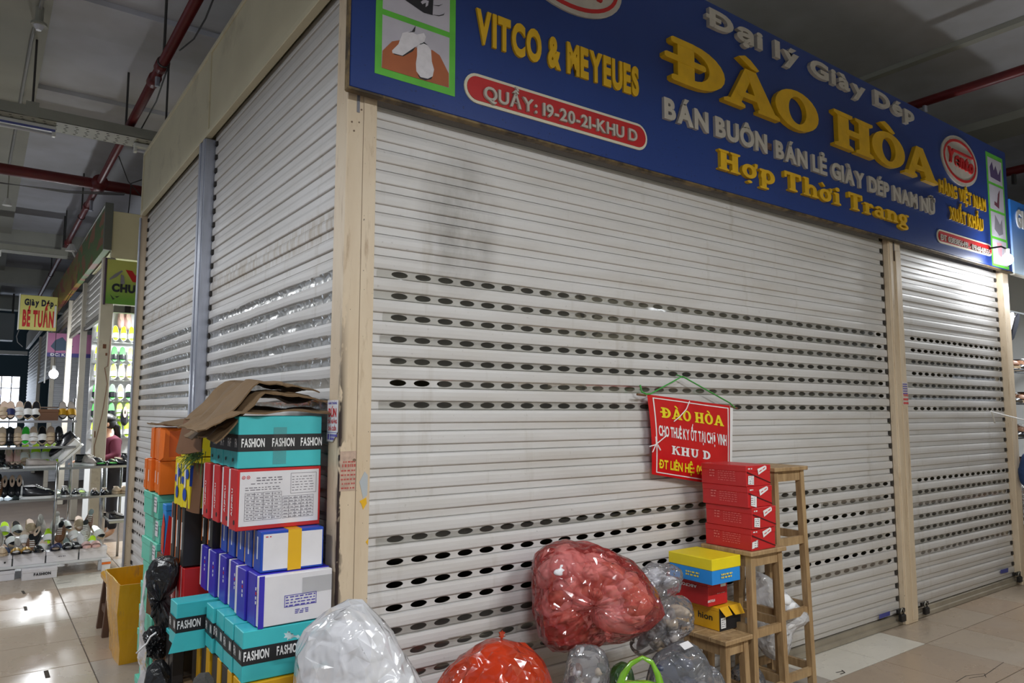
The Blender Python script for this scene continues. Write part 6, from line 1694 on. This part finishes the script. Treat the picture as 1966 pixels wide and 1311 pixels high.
def closed_meshes(k, sole, upper, lining, hs=(.045, .055, .085, .085), low=False, thick=.022):
    q = MB(); q.prism([(x * 1.04, y * 1.02, 0) for x, y in FO], (0, 0, thick)); S = q.mesh('sole', sole)
    rings = []
    for i in range(13):
        t = .02 + .96 * i / 12; y = .13 - .26 * t
        w = .046 * (0.70 + 0.30 * math.sin((t - .12) * PI * 1.08)) * min(1, math.sqrt(t * 9), math.sqrt((1 - t) * 6.5))
        hh = hs[3] if t < .35 else (hs[3] + (hs[1] - hs[3]) * (t - .35) / .3 if t < .65 else hs[1] + (hs[0] - hs[1]) * (t - .65) / .35)
        hh *= min(1, math.sqrt((1 - t) * 8))
        rings.append([(math.cos(PI * a / 8) * w * (1 - .25 * math.sin(PI * a / 8)), y, thick + max(.004, math.sin(PI * a / 8) * hh)) for a in range(9)])
    q = MB(); q.loft(rings, cap=True, closed=True); U = q.mesh('upper', upper, True)
    q = MB(); zt = thick + hs[3] * 1.0
    P = [(math.cos(a * PI / 8) * .025, .070 + math.sin(a * PI / 8) * (.052 if not low else .075) - (.02 if low else 0), zt + .0015 - (.0 if not low else (0.012 * max(0, -math.sin(a * PI / 8))))) for a in range(16)]
    q.prism(P, (0, 0, -.006)); LN = q.mesh('lining', lining)
    parts = [('sole', S), ('upper', U), ('lining', LN)]
    if not low:
        q = MB()
        for j in range(4):
            y = .005 - j * .018; q.bar((-.022, y, thick + .088 - j * .011), (.022, y, thick + .088 - j * .011), .008, .006)
        parts.append(('laces', q.mesh('laces', inkw)))
    return parts
lime = mat('neon_lime', (196, 240, 30), .35); limeg = mat('neon_green', (50, 200, 60), .35); navy = mat('strap_navy', (40, 48, 96), .4); gold = mat('strap_gold', (196, 150, 40), .35, .3); pinkm = mat('strap_pink', (226, 186, 180), .5); nude = mat('strap_nude', (214, 188, 170), .5); whs = mat('strap_white', (232, 232, 232), .4); gsole = mat('sole_tan', (176, 150, 118), .6)
KIND = {
    'slide_white': ('slide_sandal', slide_meshes(0, whs, nude, whs, 2)), 'slide_navy': ('slide_sandal', slide_meshes(0, shoe_k, nude, navy, 1)), 'slide_black': ('slide_sandal', slide_meshes(0, shoe_k, shoe_k, shoe_k, 2)), 'slide_beige': ('slide_sandal', slide_meshes(0, gsole, nude, shoe_b, 2)),
    'slide_bw': ('slide_sandal', slide_meshes(0, shoe_b, shoe_k, whs, 1)), 'slide_gold': ('slide_sandal', slide_meshes(0, shoe_k, shoe_g, gold, 1)), 'slide_pink': ('slide_sandal', slide_meshes(0, pinkm, pinkm, pinkm, 1)), 'slide_green': ('slide_sandal', slide_meshes(0, whs, limeg, whs, 1)),
    'lime_white': ('slide_sandal', slide_meshes(0, whs, lime, whs, 1, .018)), 'lime_black': ('slide_sandal', slide_meshes(0, shoe_k, limeg, shoe_k, 1, .018)), 'lime_nude': ('slide_sandal', slide_meshes(0, nude, lime, nude, 1, .018)), 'lime_clear': ('slide_sandal', slide_meshes(0, lime, lime, whs, 2, .018)),
    'sneaker_bw': ('sneaker', closed_meshes(0, whs, shoe_k, shoe_k)), 'sneaker_grey': ('sneaker', closed_meshes(0, whs, shoe_g, shoe_k)), 'sneaker_white': ('sneaker', closed_meshes(0, whs, whs, shoe_g)), 'sneaker_brown': ('sneaker', closed_meshes(0, shoe_b, shoe_br, shoe_k)),
    'flat_black': ('flat_shoe', closed_meshes(0, shoe_k, shoe_k, nude, (.03, .034, .05, .052), True, .012)), 'flat_bw': ('flat_shoe', closed_meshes(0, whs, shoe_k, shoe_k, (.03, .036, .05, .052), True, .02)), 'flat_pink': ('flat_shoe', closed_meshes(0, shoe_b, pinkm, nude, (.03, .034, .05, .05), True, .012)), 'flat_grey': ('flat_shoe', closed_meshes(0, shoe_w, shoe_g, shoe_g, (.034, .04, .06, .06), True, .018)),
    'clog_beige': ('clog', closed_meshes(0, shoe_b, shoe_b, nude, (.05, .06, .06, .045), True, .025)),
}
NAME = {'slide_white': 'white two-band slide', 'slide_navy': 'navy slide with nude footbed', 'slide_black': 'black two-band slide', 'slide_beige': 'beige two-band slide', 'slide_bw': 'slide with black footbed and white strap', 'slide_gold': 'black slide with gold strap', 'slide_pink': 'pale pink slide', 'slide_green': 'white slide with green footbed',
        'lime_white': 'neon lime sandal with white sole', 'lime_black': 'green sandal with black sole and strap', 'lime_nude': 'neon lime sandal with nude strap', 'lime_clear': 'all-lime sandal with pale straps', 'sneaker_bw': 'black sneaker with white sole', 'sneaker_grey': 'grey sneaker with white sole', 'sneaker_white': 'white sneaker', 'sneaker_brown': 'brown sneaker with pale sole',
        'flat_black': 'black flat shoe', 'flat_bw': 'black flat with thick white sole', 'flat_pink': 'pink flat shoe', 'flat_grey': 'grey loafer', 'clog_beige': 'beige clog'}
def shoe(kind, where, loc, rot=(0, 0, 0), grp=None, sc=1.0):
    nm, parts = KIND[kind]
    t = link(nm, None, None, loc, rot, (sc, sc, sc)); tag(t, NAME[kind] + ' ' + where, 'shoe', grp or (NAME[kind] + 's ' + where))
    for pn, me in parts:
        link(pn, me, t)
    return t

# rack with glass shelves in the passage
steel = mat('rack_steel', (170, 172, 174), .25, .9); glassm = film_mat('shelf_glass', (226, 238, 234), (190, 200, 198), .18, .05, 0.0, 10)
rk = thing('shoe_rack', 'steel and glass shelf rack full of shoes in the passage', 'rack')
def shelf(z, x0, x1, y0, y1):
    q = MB(); q.box((x0, y0, z - .010), (x1, y1, z)); q.build('glass_shelf', glassm, rk)
    q = MB(); q.box((x0, y0 - .014, z - .018), (x1, y0, z + .004)); q.build('shelf_rail', steel, rk)
shelf(1.40, -2.2, -0.34, 5.66, 6.0); shelf(1.155, -2.2, -0.34, 5.62, 6.0); shelf(0.955, -2.2, -0.50, 5.55, 6.0); shelf(0.955, -0.48, 0.13, 5.55, 6.0); shelf(0.675, -2.2, -0.50, 5.5, 6.0); shelf(0.675, -0.48, 0.13, 5.5, 6.0)
for x, y, z1 in ((-0.49, 5.53, 1.0), (-0.34, 5.98, 1.62), (0.12, 5.53, .98), (-2.2, 5.53, 1.5), (0.12, 5.98, .98)):
    q = MB(); q.tube([(x, y, 0.0 if x > 0 or y > 5.9 else .119), (x, y, z1)], .013, 8); q.build('rack_post', steel, rk, True)
q = MB(); q.tube([(-0.34, 5.98, 1.53), (-2.2, 5.98, 1.53)], .007, 6); q.build('back_rail', steel, rk)
shelf(0.42, -0.035, 0.13, 5.5, 6.0)
pole = thing('round_post', 'shiny round steel post beside the seller', 'post', (-0.005, 6.25, 0)); q = MB(); q.tube([(0, 0, 0), (0, 0, .96)], .032, 14); q.build('tube', steel, pole, True); q = MB(); q.tube([(0, 0, 0), (0, 0, .012)], .06, 14); q.build('base', steel, pole)
# table of white boxes in front
tb = thing('display_table', 'low white display table carrying heaps of shoes', 'table')
q = MB(); q.cbox((-2.3, 5.30, 0.095), (-0.05, 5.96, .118), .003); q.build('table_top', panelw, tb)
for y0_, zz_ in ((5.68, .20), (5.81, .285)):
    q = MB(); q.box((-2.2, y0_, .118), (-0.06, 5.95, zz_)); q.build('riser', panelw, tb)
for x in (-0.13, -1.5):
    q = MB(); q.cbox((x, 5.31, 0), (x + .07, 5.36, .095), .003); q.build('leg', panelw, tb)
q = MB(); q.bar((-.62, 5.62, 0.01), (-0.42, 5.62, .09), .03, .03); q.build('brace', panelw, tb)
xs = -0.06
for i, w in enumerate((.235, .26, .25, .25)):
    lb = ('white shoe box at the corner of the display table', 'white shoe box with faint grey print on the display table edge', 'plain white shoe box on the display table edge', 'white shoe box with a round finger hole on the display table edge')[i]
    t = shoebox('shoe_box', lb, 'box', (xs - w / 2, 5.37, 0.119), (w - .006, .13, .10), whitec, whitec, 'z+', .035, .003); 
    if i == 1:
        lines(t, 'fine_print', 'y-', -.03, .03, .045, 1, .01, inkg, .007, 3)
    if i == 3:
        q = MB(); q.tube([face_pt(t, 'y-', .07, .04, 0), face_pt(t, 'y-', .07, .04, .001)], .008, 10); q.build('finger_hole', inkk, t)
    xs -= w
t = shoebox('shoe_box', 'white box printed FASHION under the display table', 'box', (-0.60, 5.30 - .02, 0), (.27, .14, .093), whitec, whitec, 'z+', .03); face_text(t, 'lettering', 'y-', 'FASHION', 0.02, .035, .13, .022, inkk, .05)
t = shoebox('shoe_box', 'white binder-like box standing at the table corner', 'box', (-0.075, 5.26, 0), (.075, .06, .115), whitec, whitec, 'z+', .03); face_rect(t, 'orange_tape', 'y-', -.037, .037, .065, .085, orangec)
t = shoebox('shoe_box', 'pale long box under the far part of the display table', 'box', (-0.95, 5.36, 0), (.34, .12, .085), whitec, whitec, 'z+', .03)

RS = random.Random(21)
def row(z, y, items, where, tilt=0.0, rz=0.0):
    for px, kind in items:
        x = hit(px, 850, 1, y).x
        shoe(kind, where, (x, y, z - (.02 if tilt else 0)), (tilt, 0, rz + RS.uniform(-.05, .05)), sc=.84)
up = math.radians(52)
row(1.515, 5.83, ((3, 'slide_beige'), (16, 'slide_navy'), (33, 'slide_white'), (49, 'slide_bw'), (65, 'slide_bw'), (116, 'slide_gold'), (133, 'slide_gold')), 'tilted on the top glass shelf', up)
t = shoebox('shoe_box', 'dark brown box between slides on the top glass shelf', 'box', (-0.57, 5.84, 1.401), (.17, .14, .11), shoe_br, shoe_br, 'z+', .03)
row(1.27, 5.80, ((3, 'slide_beige'), (18, 'slide_black'), (33, 'slide_beige'), (48, 'slide_green'), (63, 'slide_white'), (80, 'slide_bw'), (96, 'slide_beige'), (112, 'slide_black')), 'tilted on the second glass shelf', up)
row(0.957, 5.72, ((2, 'flat_bw'), (15, 'flat_bw'), (27, 'flat_black'), (37, 'flat_black')), 'on the third glass shelf')
row(1.072, 5.88, ((4, 'slide_black'), (18, 'flat_pink'), (36, 'flat_pink'), (50, 'slide_beige')), 'standing at the back of the third glass shelf', up)
shoe('flat_grey', 'lying sideways on the third glass shelf', (-0.60, 5.66, .957), (0, 0, PI / 2 + .1), sc=1.1)
shoe('sneaker_white', 'leaning on its toe beside the grey loafer', (-0.36, 5.66, 1.07), (.8, 0, -PI / 2))
shoe('sneaker_bw', 'leaning over the white sneaker', (-0.41, 5.76, 1.12), (.7, 0, -PI / 2), sc=1.15)
for i in range(4):
    shoe('lime_white', 'at the back of the third glass shelf', (-0.74 + i * .09, 5.90, 1.07), (up, 0, RS.uniform(-.3, .3)))
shoe('sneaker_bw', 'lying flat behind the leaning sneakers', (-0.20, 5.80, .957), (0, 0, 1.2))
for px, kind in ((190, 'lime_black'), (213, 'lime_black')):
    shoe(kind, 'on the third shelf in front of the seller', (hit(px, 880, 1, 5.72).x, 5.72, .957), (0, 0, .15))
for px, kind in ((232, 'flat_black'), (245, 'sneaker_bw'), (170, 'sneaker_grey')):
    shoe(kind, 'on the third shelf near the side shutter', (hit(px, 880, 1, 5.74).x, 5.74, .957), (0, 0, .3))
row(0.79, 5.80, ((3, 'sneaker_brown'), (14, 'flat_black'), (28, 'flat_black'), (42, 'flat_black')), 'standing on the fourth glass shelf', up)
shoe('sneaker_white', 'lying sideways on the fourth glass shelf, upper one', (-0.63, 5.72, .677), (0, 0, PI / 2 + .15), sc=1.05); shoe('sneaker_bw', 'lying sideways on the fourth glass shelf, front one', (-0.62, 5.58, .677), (0, 0, PI / 2 - .05), sc=1.05)
row(0.677, 5.66, ((130, 'sneaker_bw'), (151, 'flat_bw'), (187, 'flat_black'), (206, 'flat_black'), (228, 'clog_beige'), (243, 'clog_beige')), 'on the fourth shelf by the steel post')
row(0.677, 5.85, ((115, 'lime_white'), (160, 'lime_white'), (243, 'lime_black')), 'at the back of the fourth shelf')
row(0.222, 5.37, ((18, 'clog_beige'), (44, 'slide_gold'), (63, 'slide_gold'), (86, 'slide_black'), (117, 'slide_navy'), (141, 'slide_black'), (158, 'slide_black'), (176, 'slide_pink'), (194, 'slide_pink')), 'in the front row on the white boxes', 0.0)
kinds = ['sneaker_grey', 'sneaker_bw', 'slide_white', 'sneaker_white', 'slide_navy', 'lime_white', 'slide_bw', 'flat_grey', 'slide_beige', 'sneaker_brown', 'flat_black']
for r_ in range(3):
    for i in range(10):
        x = -1.06 + i * 0.1 + (r_ % 2) * .05 + RS.uniform(-.012, .012)
        shoe(RS.choice(kinds), 'heaped on the display table', (x, 5.605 + r_ * .13, (0.205, .285, .37)[r_]), (.5 + RS.uniform(-.1, .12), RS.uniform(-.2, .2), RS.uniform(-.35, .35)), sc=.9)
for i in range(5):
    shoe(RS.choice(['flat_black', 'sneaker_bw', 'sneaker_grey', 'flat_bw']), 'heaped behind the steel rack post', (0.045, 5.55 + .095 * i, .422), (0, 0, PI / 2 + RS.uniform(-.05, .05)), sc=.62)
# sandals on the lit wall
wallrow = [(2.44, 'lime_white'), (2.15, 'lime_white'), (1.92, 'lime_nude'), (1.64, 'lime_black'), (1.39, 'lime_clear'), (1.14, 'lime_white')]
for r_, (z, kd) in enumerate(wallrow):
    q = MB(); q.box((0.07, 8.53, z - .02), (2.5, 8.6195, z - .008)); t = thing('wall_shelf', 'narrow ledge of the lit shoe wall', 'shelf', (0, 0, 0), 0, 'ledges of the lit shoe wall'); q.build('ledge', panelw, t)
    for i, px in enumerate((162, 174, 192, 214, 230, 245, 257)):
        kk = kd
        if r_ == 0 and i >= 5: kk = 'lime_black'
        if r_ == 1 and i in (2, 3): kk = 'lime_black'
        if r_ == 2 and i < 4: kk = 'lime_white'
        if r_ == 3 and i == 3: kk = 'lime_white'
        if r_ == 4 and i < 3: kk = 'lime_black'
        x = 0.125 + i * 0.098
        shoe(kk, 'on the %s ledge down the lit shoe wall' % ORD[r_], (x, 8.50, z + .105), (math.radians(72), 0, RS.uniform(-.03, .03)), sc=.90)
for i, px in enumerate((233, 246)):
    shoe('flat_pink', 'hung toe up at the top of the lit shoe wall', (hit(px, 620, 1, 8.5).x, 8.55, 2.74), (math.radians(82), 0, 0))
shoe('flat_black', 'hung low on the lit shoe wall behind the seller', (hit(239, 800, 1, 8.4).x, 8.42, 1.42), (math.radians(80), 0, 0))

# ------------------------------------------------------------------ seller behind the post
def skin_mesh(name, V, E, Rr, m_, parent, levels=2):
    me = bpy.data.meshes.new(name); me.from_pydata(V, E, [])
    o = link(name, me, parent)
    me.materials.append(m_)
    md = o.modifiers.new('skin', 'SKIN'); md.use_smooth_shade = True
    for i, r_ in enumerate(Rr):
        me.skin_vertices[0].data[i].radius = r_ if isinstance(r_, tuple) else (r_, r_)
    me.skin_vertices[0].data[0].use_root = True
    s_ = o.modifiers.new('sub', 'SUBSURF'); s_.levels = levels; s_.render_levels = levels
    return o
p = thing('person', 'person in a maroon jacket and black cap bending behind the stall corner post', 'person', (0.19, 7.22, 0), math.radians(110))
skinm = mat('skin', (206, 160, 132), .5); maroon = mat('cloth_maroon', (98, 28, 52), .8, bump=.2, bscale=40); trous = mat('cloth_dark', (34, 34, 42), .8); hairm = mat('hair_black', (20, 18, 18), .45)
# local: facing +y, x to the side
V = [(0, 0, .80), (0, .01, .92), (0, .03, 1.06), (0, .05, 1.16), (0, .075, 1.225), (0, .095, 1.29), (0, .105, 1.345), (0, .105, 1.395),
     (.13, .04, 1.13), (.19, .06, .97), (.16, .22, .93), (.15, .27, .92), (-.13, .04, 1.13), (-.19, .06, .97), (-.16, .22, .93), (-.15, .27, .92),
     (.085, 0, .76), (.09, .03, .43), (.09, 0, .08), (.09, .11, .045), (-.085, 0, .76), (-.09, .03, .43), (-.09, 0, .08), (-.09, .11, .045)]
E_ = [(0, 1), (1, 2), (2, 3), (3, 4), (4, 5), (5, 6), (6, 7), (3, 8), (8, 9), (9, 10), (10, 11), (3, 12), (12, 13), (13, 14), (14, 15), (0, 16), (16, 17), (17, 18), (18, 19), (0, 20), (20, 21), (21, 22), (22, 23)]
Rr = [(.13, .09), (.115, .085), (.125, .09), (.11, .075), .048, (.066, .082), (.074, .092), (.06, .075), .052, .038, .030, .026, .052, .038, .030, .026, .075, .05, .034, .03, .075, .05, .034, .03]
skin_mesh('body', V, E_, Rr, skinm, p)
JV = V[0:4] + [(0, .065, 1.20)] + V[8:11] + V[12:15]; JE = [(0, 1), (1, 2), (2, 3), (3, 4), (3, 5), (5, 6), (6, 7), (3, 8), (8, 9), (9, 10)]
skin_mesh('jacket', JV, JE, [(.155, .115), (.14, .105), (.15, .11), (.135, .095), .062, .070, .056, .042, .070, .056, .042], maroon, p)
TV = [V[0], V[16], V[17], (.09, 0, .10), V[20], V[21], (-.09, 0, .10)]; skin_mesh('trousers', TV, [(0, 1), (1, 2), (2, 3), (0, 4), (4, 5), (5, 6)], [(.15, .11), .09, .065, .055, .09, .065, .055], trous, p)
for s_ in (-1, 1):       # hands: palm, four fingers and a thumb
    w = Vector((.15 * s_, .285, .915)); HV = [w, w + Vector((0, .05, -.005))]; HE = [(0, 1)]; HR = [.022, (.03, .018)]
    for k in range(4):
        b0 = w + Vector((-.024 + .016 * k, .075, -.006)); l_ = (.03, .036, .034, .026)[k]
        HV += [b0, b0 + Vector((0, l_, -.012)), b0 + Vector((0, l_ + .018, -.034))]; n_ = len(HV); HE += [(1, n_ - 3), (n_ - 3, n_ - 2), (n_ - 2, n_ - 1)]; HR += [.009, .008, .007]
    b0 = w + Vector((-.03 * s_, .035, 0)); HV += [b0, b0 + Vector((-.02 * s_, .03, -.01))]; n_ = len(HV); HE += [(1, n_ - 2), (n_ - 2, n_ - 1)]; HR += [.010, .008]
    skin_mesh('hand', [tuple(v) for v in HV], HE, HR, skinm, p, 1)
def ball(c, r_, n=12, m=8):
    return [[(c[0] + r_[0] * math.cos(-PI / 2 + PI * j / m) * math.cos(2 * PI * k / n), c[1] + r_[1] * math.cos(-PI / 2 + PI * j / m) * math.sin(2 * PI * k / n), c[2] + r_[2] * math.sin(-PI / 2 + PI * j / m)) for k in range(n)] for j in range(m + 1)]
q = MB(); q.loft(ball((0, .200, 1.335), (.011, .018, .018))); q.loft(ball((.080, .11, 1.335), (.010, .018, .026))); q.loft(ball((-.080, .11, 1.335), (.010, .018, .026))); q.build('nose_and_ears', skinm, p, True)
for s_ in (-1, 1):
    q = MB(); q.loft(ball((.03 * s_, .184, 1.357), (.012, .008, .007))); q.build('eye', inkk, p, True)
q = MB(); q.loft(ball((0, .182, 1.292), (.022, .010, .005))); q.build('mouth', mat('lips', (170, 96, 90), .5), p, True)
q = MB(); q.loft(ball((0, .080, 1.35), (.088, .098, .085))); q.tube([(0, .0, 1.36), (0, -.04, 1.30), (0, -.055, 1.18), (0, -.05, 1.08)], [.035, .042, .036, .012], 10); q.build('hair', hairm, p, True)
q = MB(); cap = [r_ for r_ in ball((0, .095, 1.385), (.094, .112, .085), 16, 12) if r_[0][2] > 1.382]; q.loft(cap); q.add([(math.cos(a * PI / 10) * .085, .15 + math.sin(a * PI / 10) * .10, 1.388 - .012 * math.sin(a * PI / 10)) for a in range(11)] + [(math.cos(a * PI / 10) * .085, .15 + math.sin(a * PI / 10) * .10, 1.395 - .012 * math.sin(a * PI / 10)) for a in range(11)], [tuple(range(11)), tuple(range(21, 10, -1))] + [(a, a + 1, a + 12, a + 11) for a in range(10)]); q.build('cap', blackc, p, True)
q = MB(); q.box((-.02, -.016, 1.405), (.02, -.008, 1.43)); q.build('cap_patch', inkw, p)
# ------------------------------------------------------------------ open shoe stall at the right edge
q = MB(); q.box((6.46, 1.6, 0), (9.4, 1.64, 3.3)); struct(q.build('wall_next_stall_back', panelw))
q = MB(); q.box((9.36, 0.05, 0), (9.4, 1.6, 3.3)); struct(q.build('wall_next_stall_side', panelw))
q = MB(); q.box((6.46, 0.0, 3.3), (9.4, 1.64, 3.34)); struct(q.build('wall_next_stall_top', cream))
t = thing('fluorescent_light', 'bright lamp tube fixed under the light blue sign', 'light', (6.60, -0.16, 2.70))
q = MB(); q.cbox((-0.02, -0.02, 0.016), (1.25, 0.02, 0.053), .004); q.build('housing', housing, t); q = MB(); q.tube([(0.0, 0, 0), (1.22, 0, 0)], .014, 10); q.build('tube', glow, t, True)
l = bpy.data.lights.new('tube_light', 'AREA'); l.shape = 'RECTANGLE'; l.size = 1.1; l.size_y = .06; l.energy = 40; l.color = (.95, .98, 1); o = link('tube_light', l, t, (.6, 0, -.02))
q = MB(); q.tube([(6.62, 0.25, 0.002), (6.62, 0.25, 2.2)], .014, 8); q.tube([(8.3, 0.25, 0.002), (8.3, 0.25, 2.2)], .014, 8)
rk2 = thing('shoe_rack', 'wire rack of dark shoes in the open stall under the light blue sign', 'rack'); q.build('rack_post', steel, rk2, True)
for k, z in enumerate((0.3, 0.62, 0.94, 1.26, 1.58, 1.9)):
    q = MB(); q.tube([(6.50, 0.05, z), (8.3, 0.05, z)], .008, 6); q.tube([(6.50, 0.30, z), (8.3, 0.30, z)], .008, 6); q.tube([(6.50, 0.05, z), (6.50, .30, z)], .008, 6); q.build('wire_shelf', steel, rk2)
    for i in range(6):
        shoe('flat_black' if (i + k) % 3 else 'sneaker_brown', 'on the wire rack of the open stall', (6.58 + i * .16, 0.17, z + .009), (0, 0, RS.uniform(-.05, .05)), sc=1.05)
for i in range(4):
    shoe('flat_black' if i % 2 else 'flat_grey', 'hung at the top of the open stall', (6.55 + i * .13, 0.12, 2.32), (-1.3, 0, 0))
q = MB(); q.tube([(6.46, .14, 2.47), (8.4, .14, 2.47)], .01, 6); q.build('hanging_bar', steel, rk2)
ol = [(1957, 905), (1964, 870), (2010, 866), (2020, 940), (1975, 938), (1960, 928)]
bag('dark blue cloth bag hanging in front of the open stall', ol, (6.76, -0.36, 1.0), .07, mat('cloth_blue', (34, 60, 104), .8, bump=.2, bscale=60), 0, None, 31, .01, 9, name='cloth_bag')
ol = [(1950, 940), (1962, 930), (2000, 932), (2010, 990), (1970, 1005), (1955, 985)]
bag('clear bag on the stand below the blue cloth bag', ol, (6.84, -0.26, .8), .07, clrfilm, 5, [shoe_b, shoe_w], 32, .012, 10, size=(.07, .04, .03))
t = thing('display_stand', 'low stand at the edge of the open stall', 'stand'); q = MB(); q.cbox((6.52, -0.42, .62), (7.6, -0.08, .66), .004); q.build('top', shoe_br, t)
for x in (6.56, 7.55):
    for y in (-.38, -.12):
        q = MB(); q.box((x - .02, y - .02, 0), (x + .02, y + .02, .62)); q.build('leg', shoe_br, t)

# ------------------------------------------------------------------ unseen stall wall behind the camera, added to block ambient light
q = MB(); q.box((0.6, -4.7, 0), (14, -4.6, 3.8)); struct(q.build('wall_opposite_blocker', cream))

# bare lamp bulb on an arm where the two signs meet
pb = hit(1934, 498, 1, -0.20)
t = thing('light_bulb', 'dazzling bare bulb where the dark and light blue signs meet', 'light bulb', pb)
q = MB(); q.loft(ball((0, 0, 0), (.045, .045, .05))); q.build('glass', MATS['bulb_glow'], t, True)
q = MB(); q.tube([(0, 0, .045), (0, 0, .09)], .02, 10); q.build('socket', housing, t); q = MB(); q.tube([(0, 0, .09), (0, .04, .12), (0, -pb.y - .064, .12)], .008, 6); q.build('arm', lk, t)
l = bpy.data.lights.new('bulb_light', 'POINT'); l.energy = 22; l.shadow_soft_size = .05; l.color = (.95, .98, 1); link('bulb_light', l, t, (0, -.06, -.02))
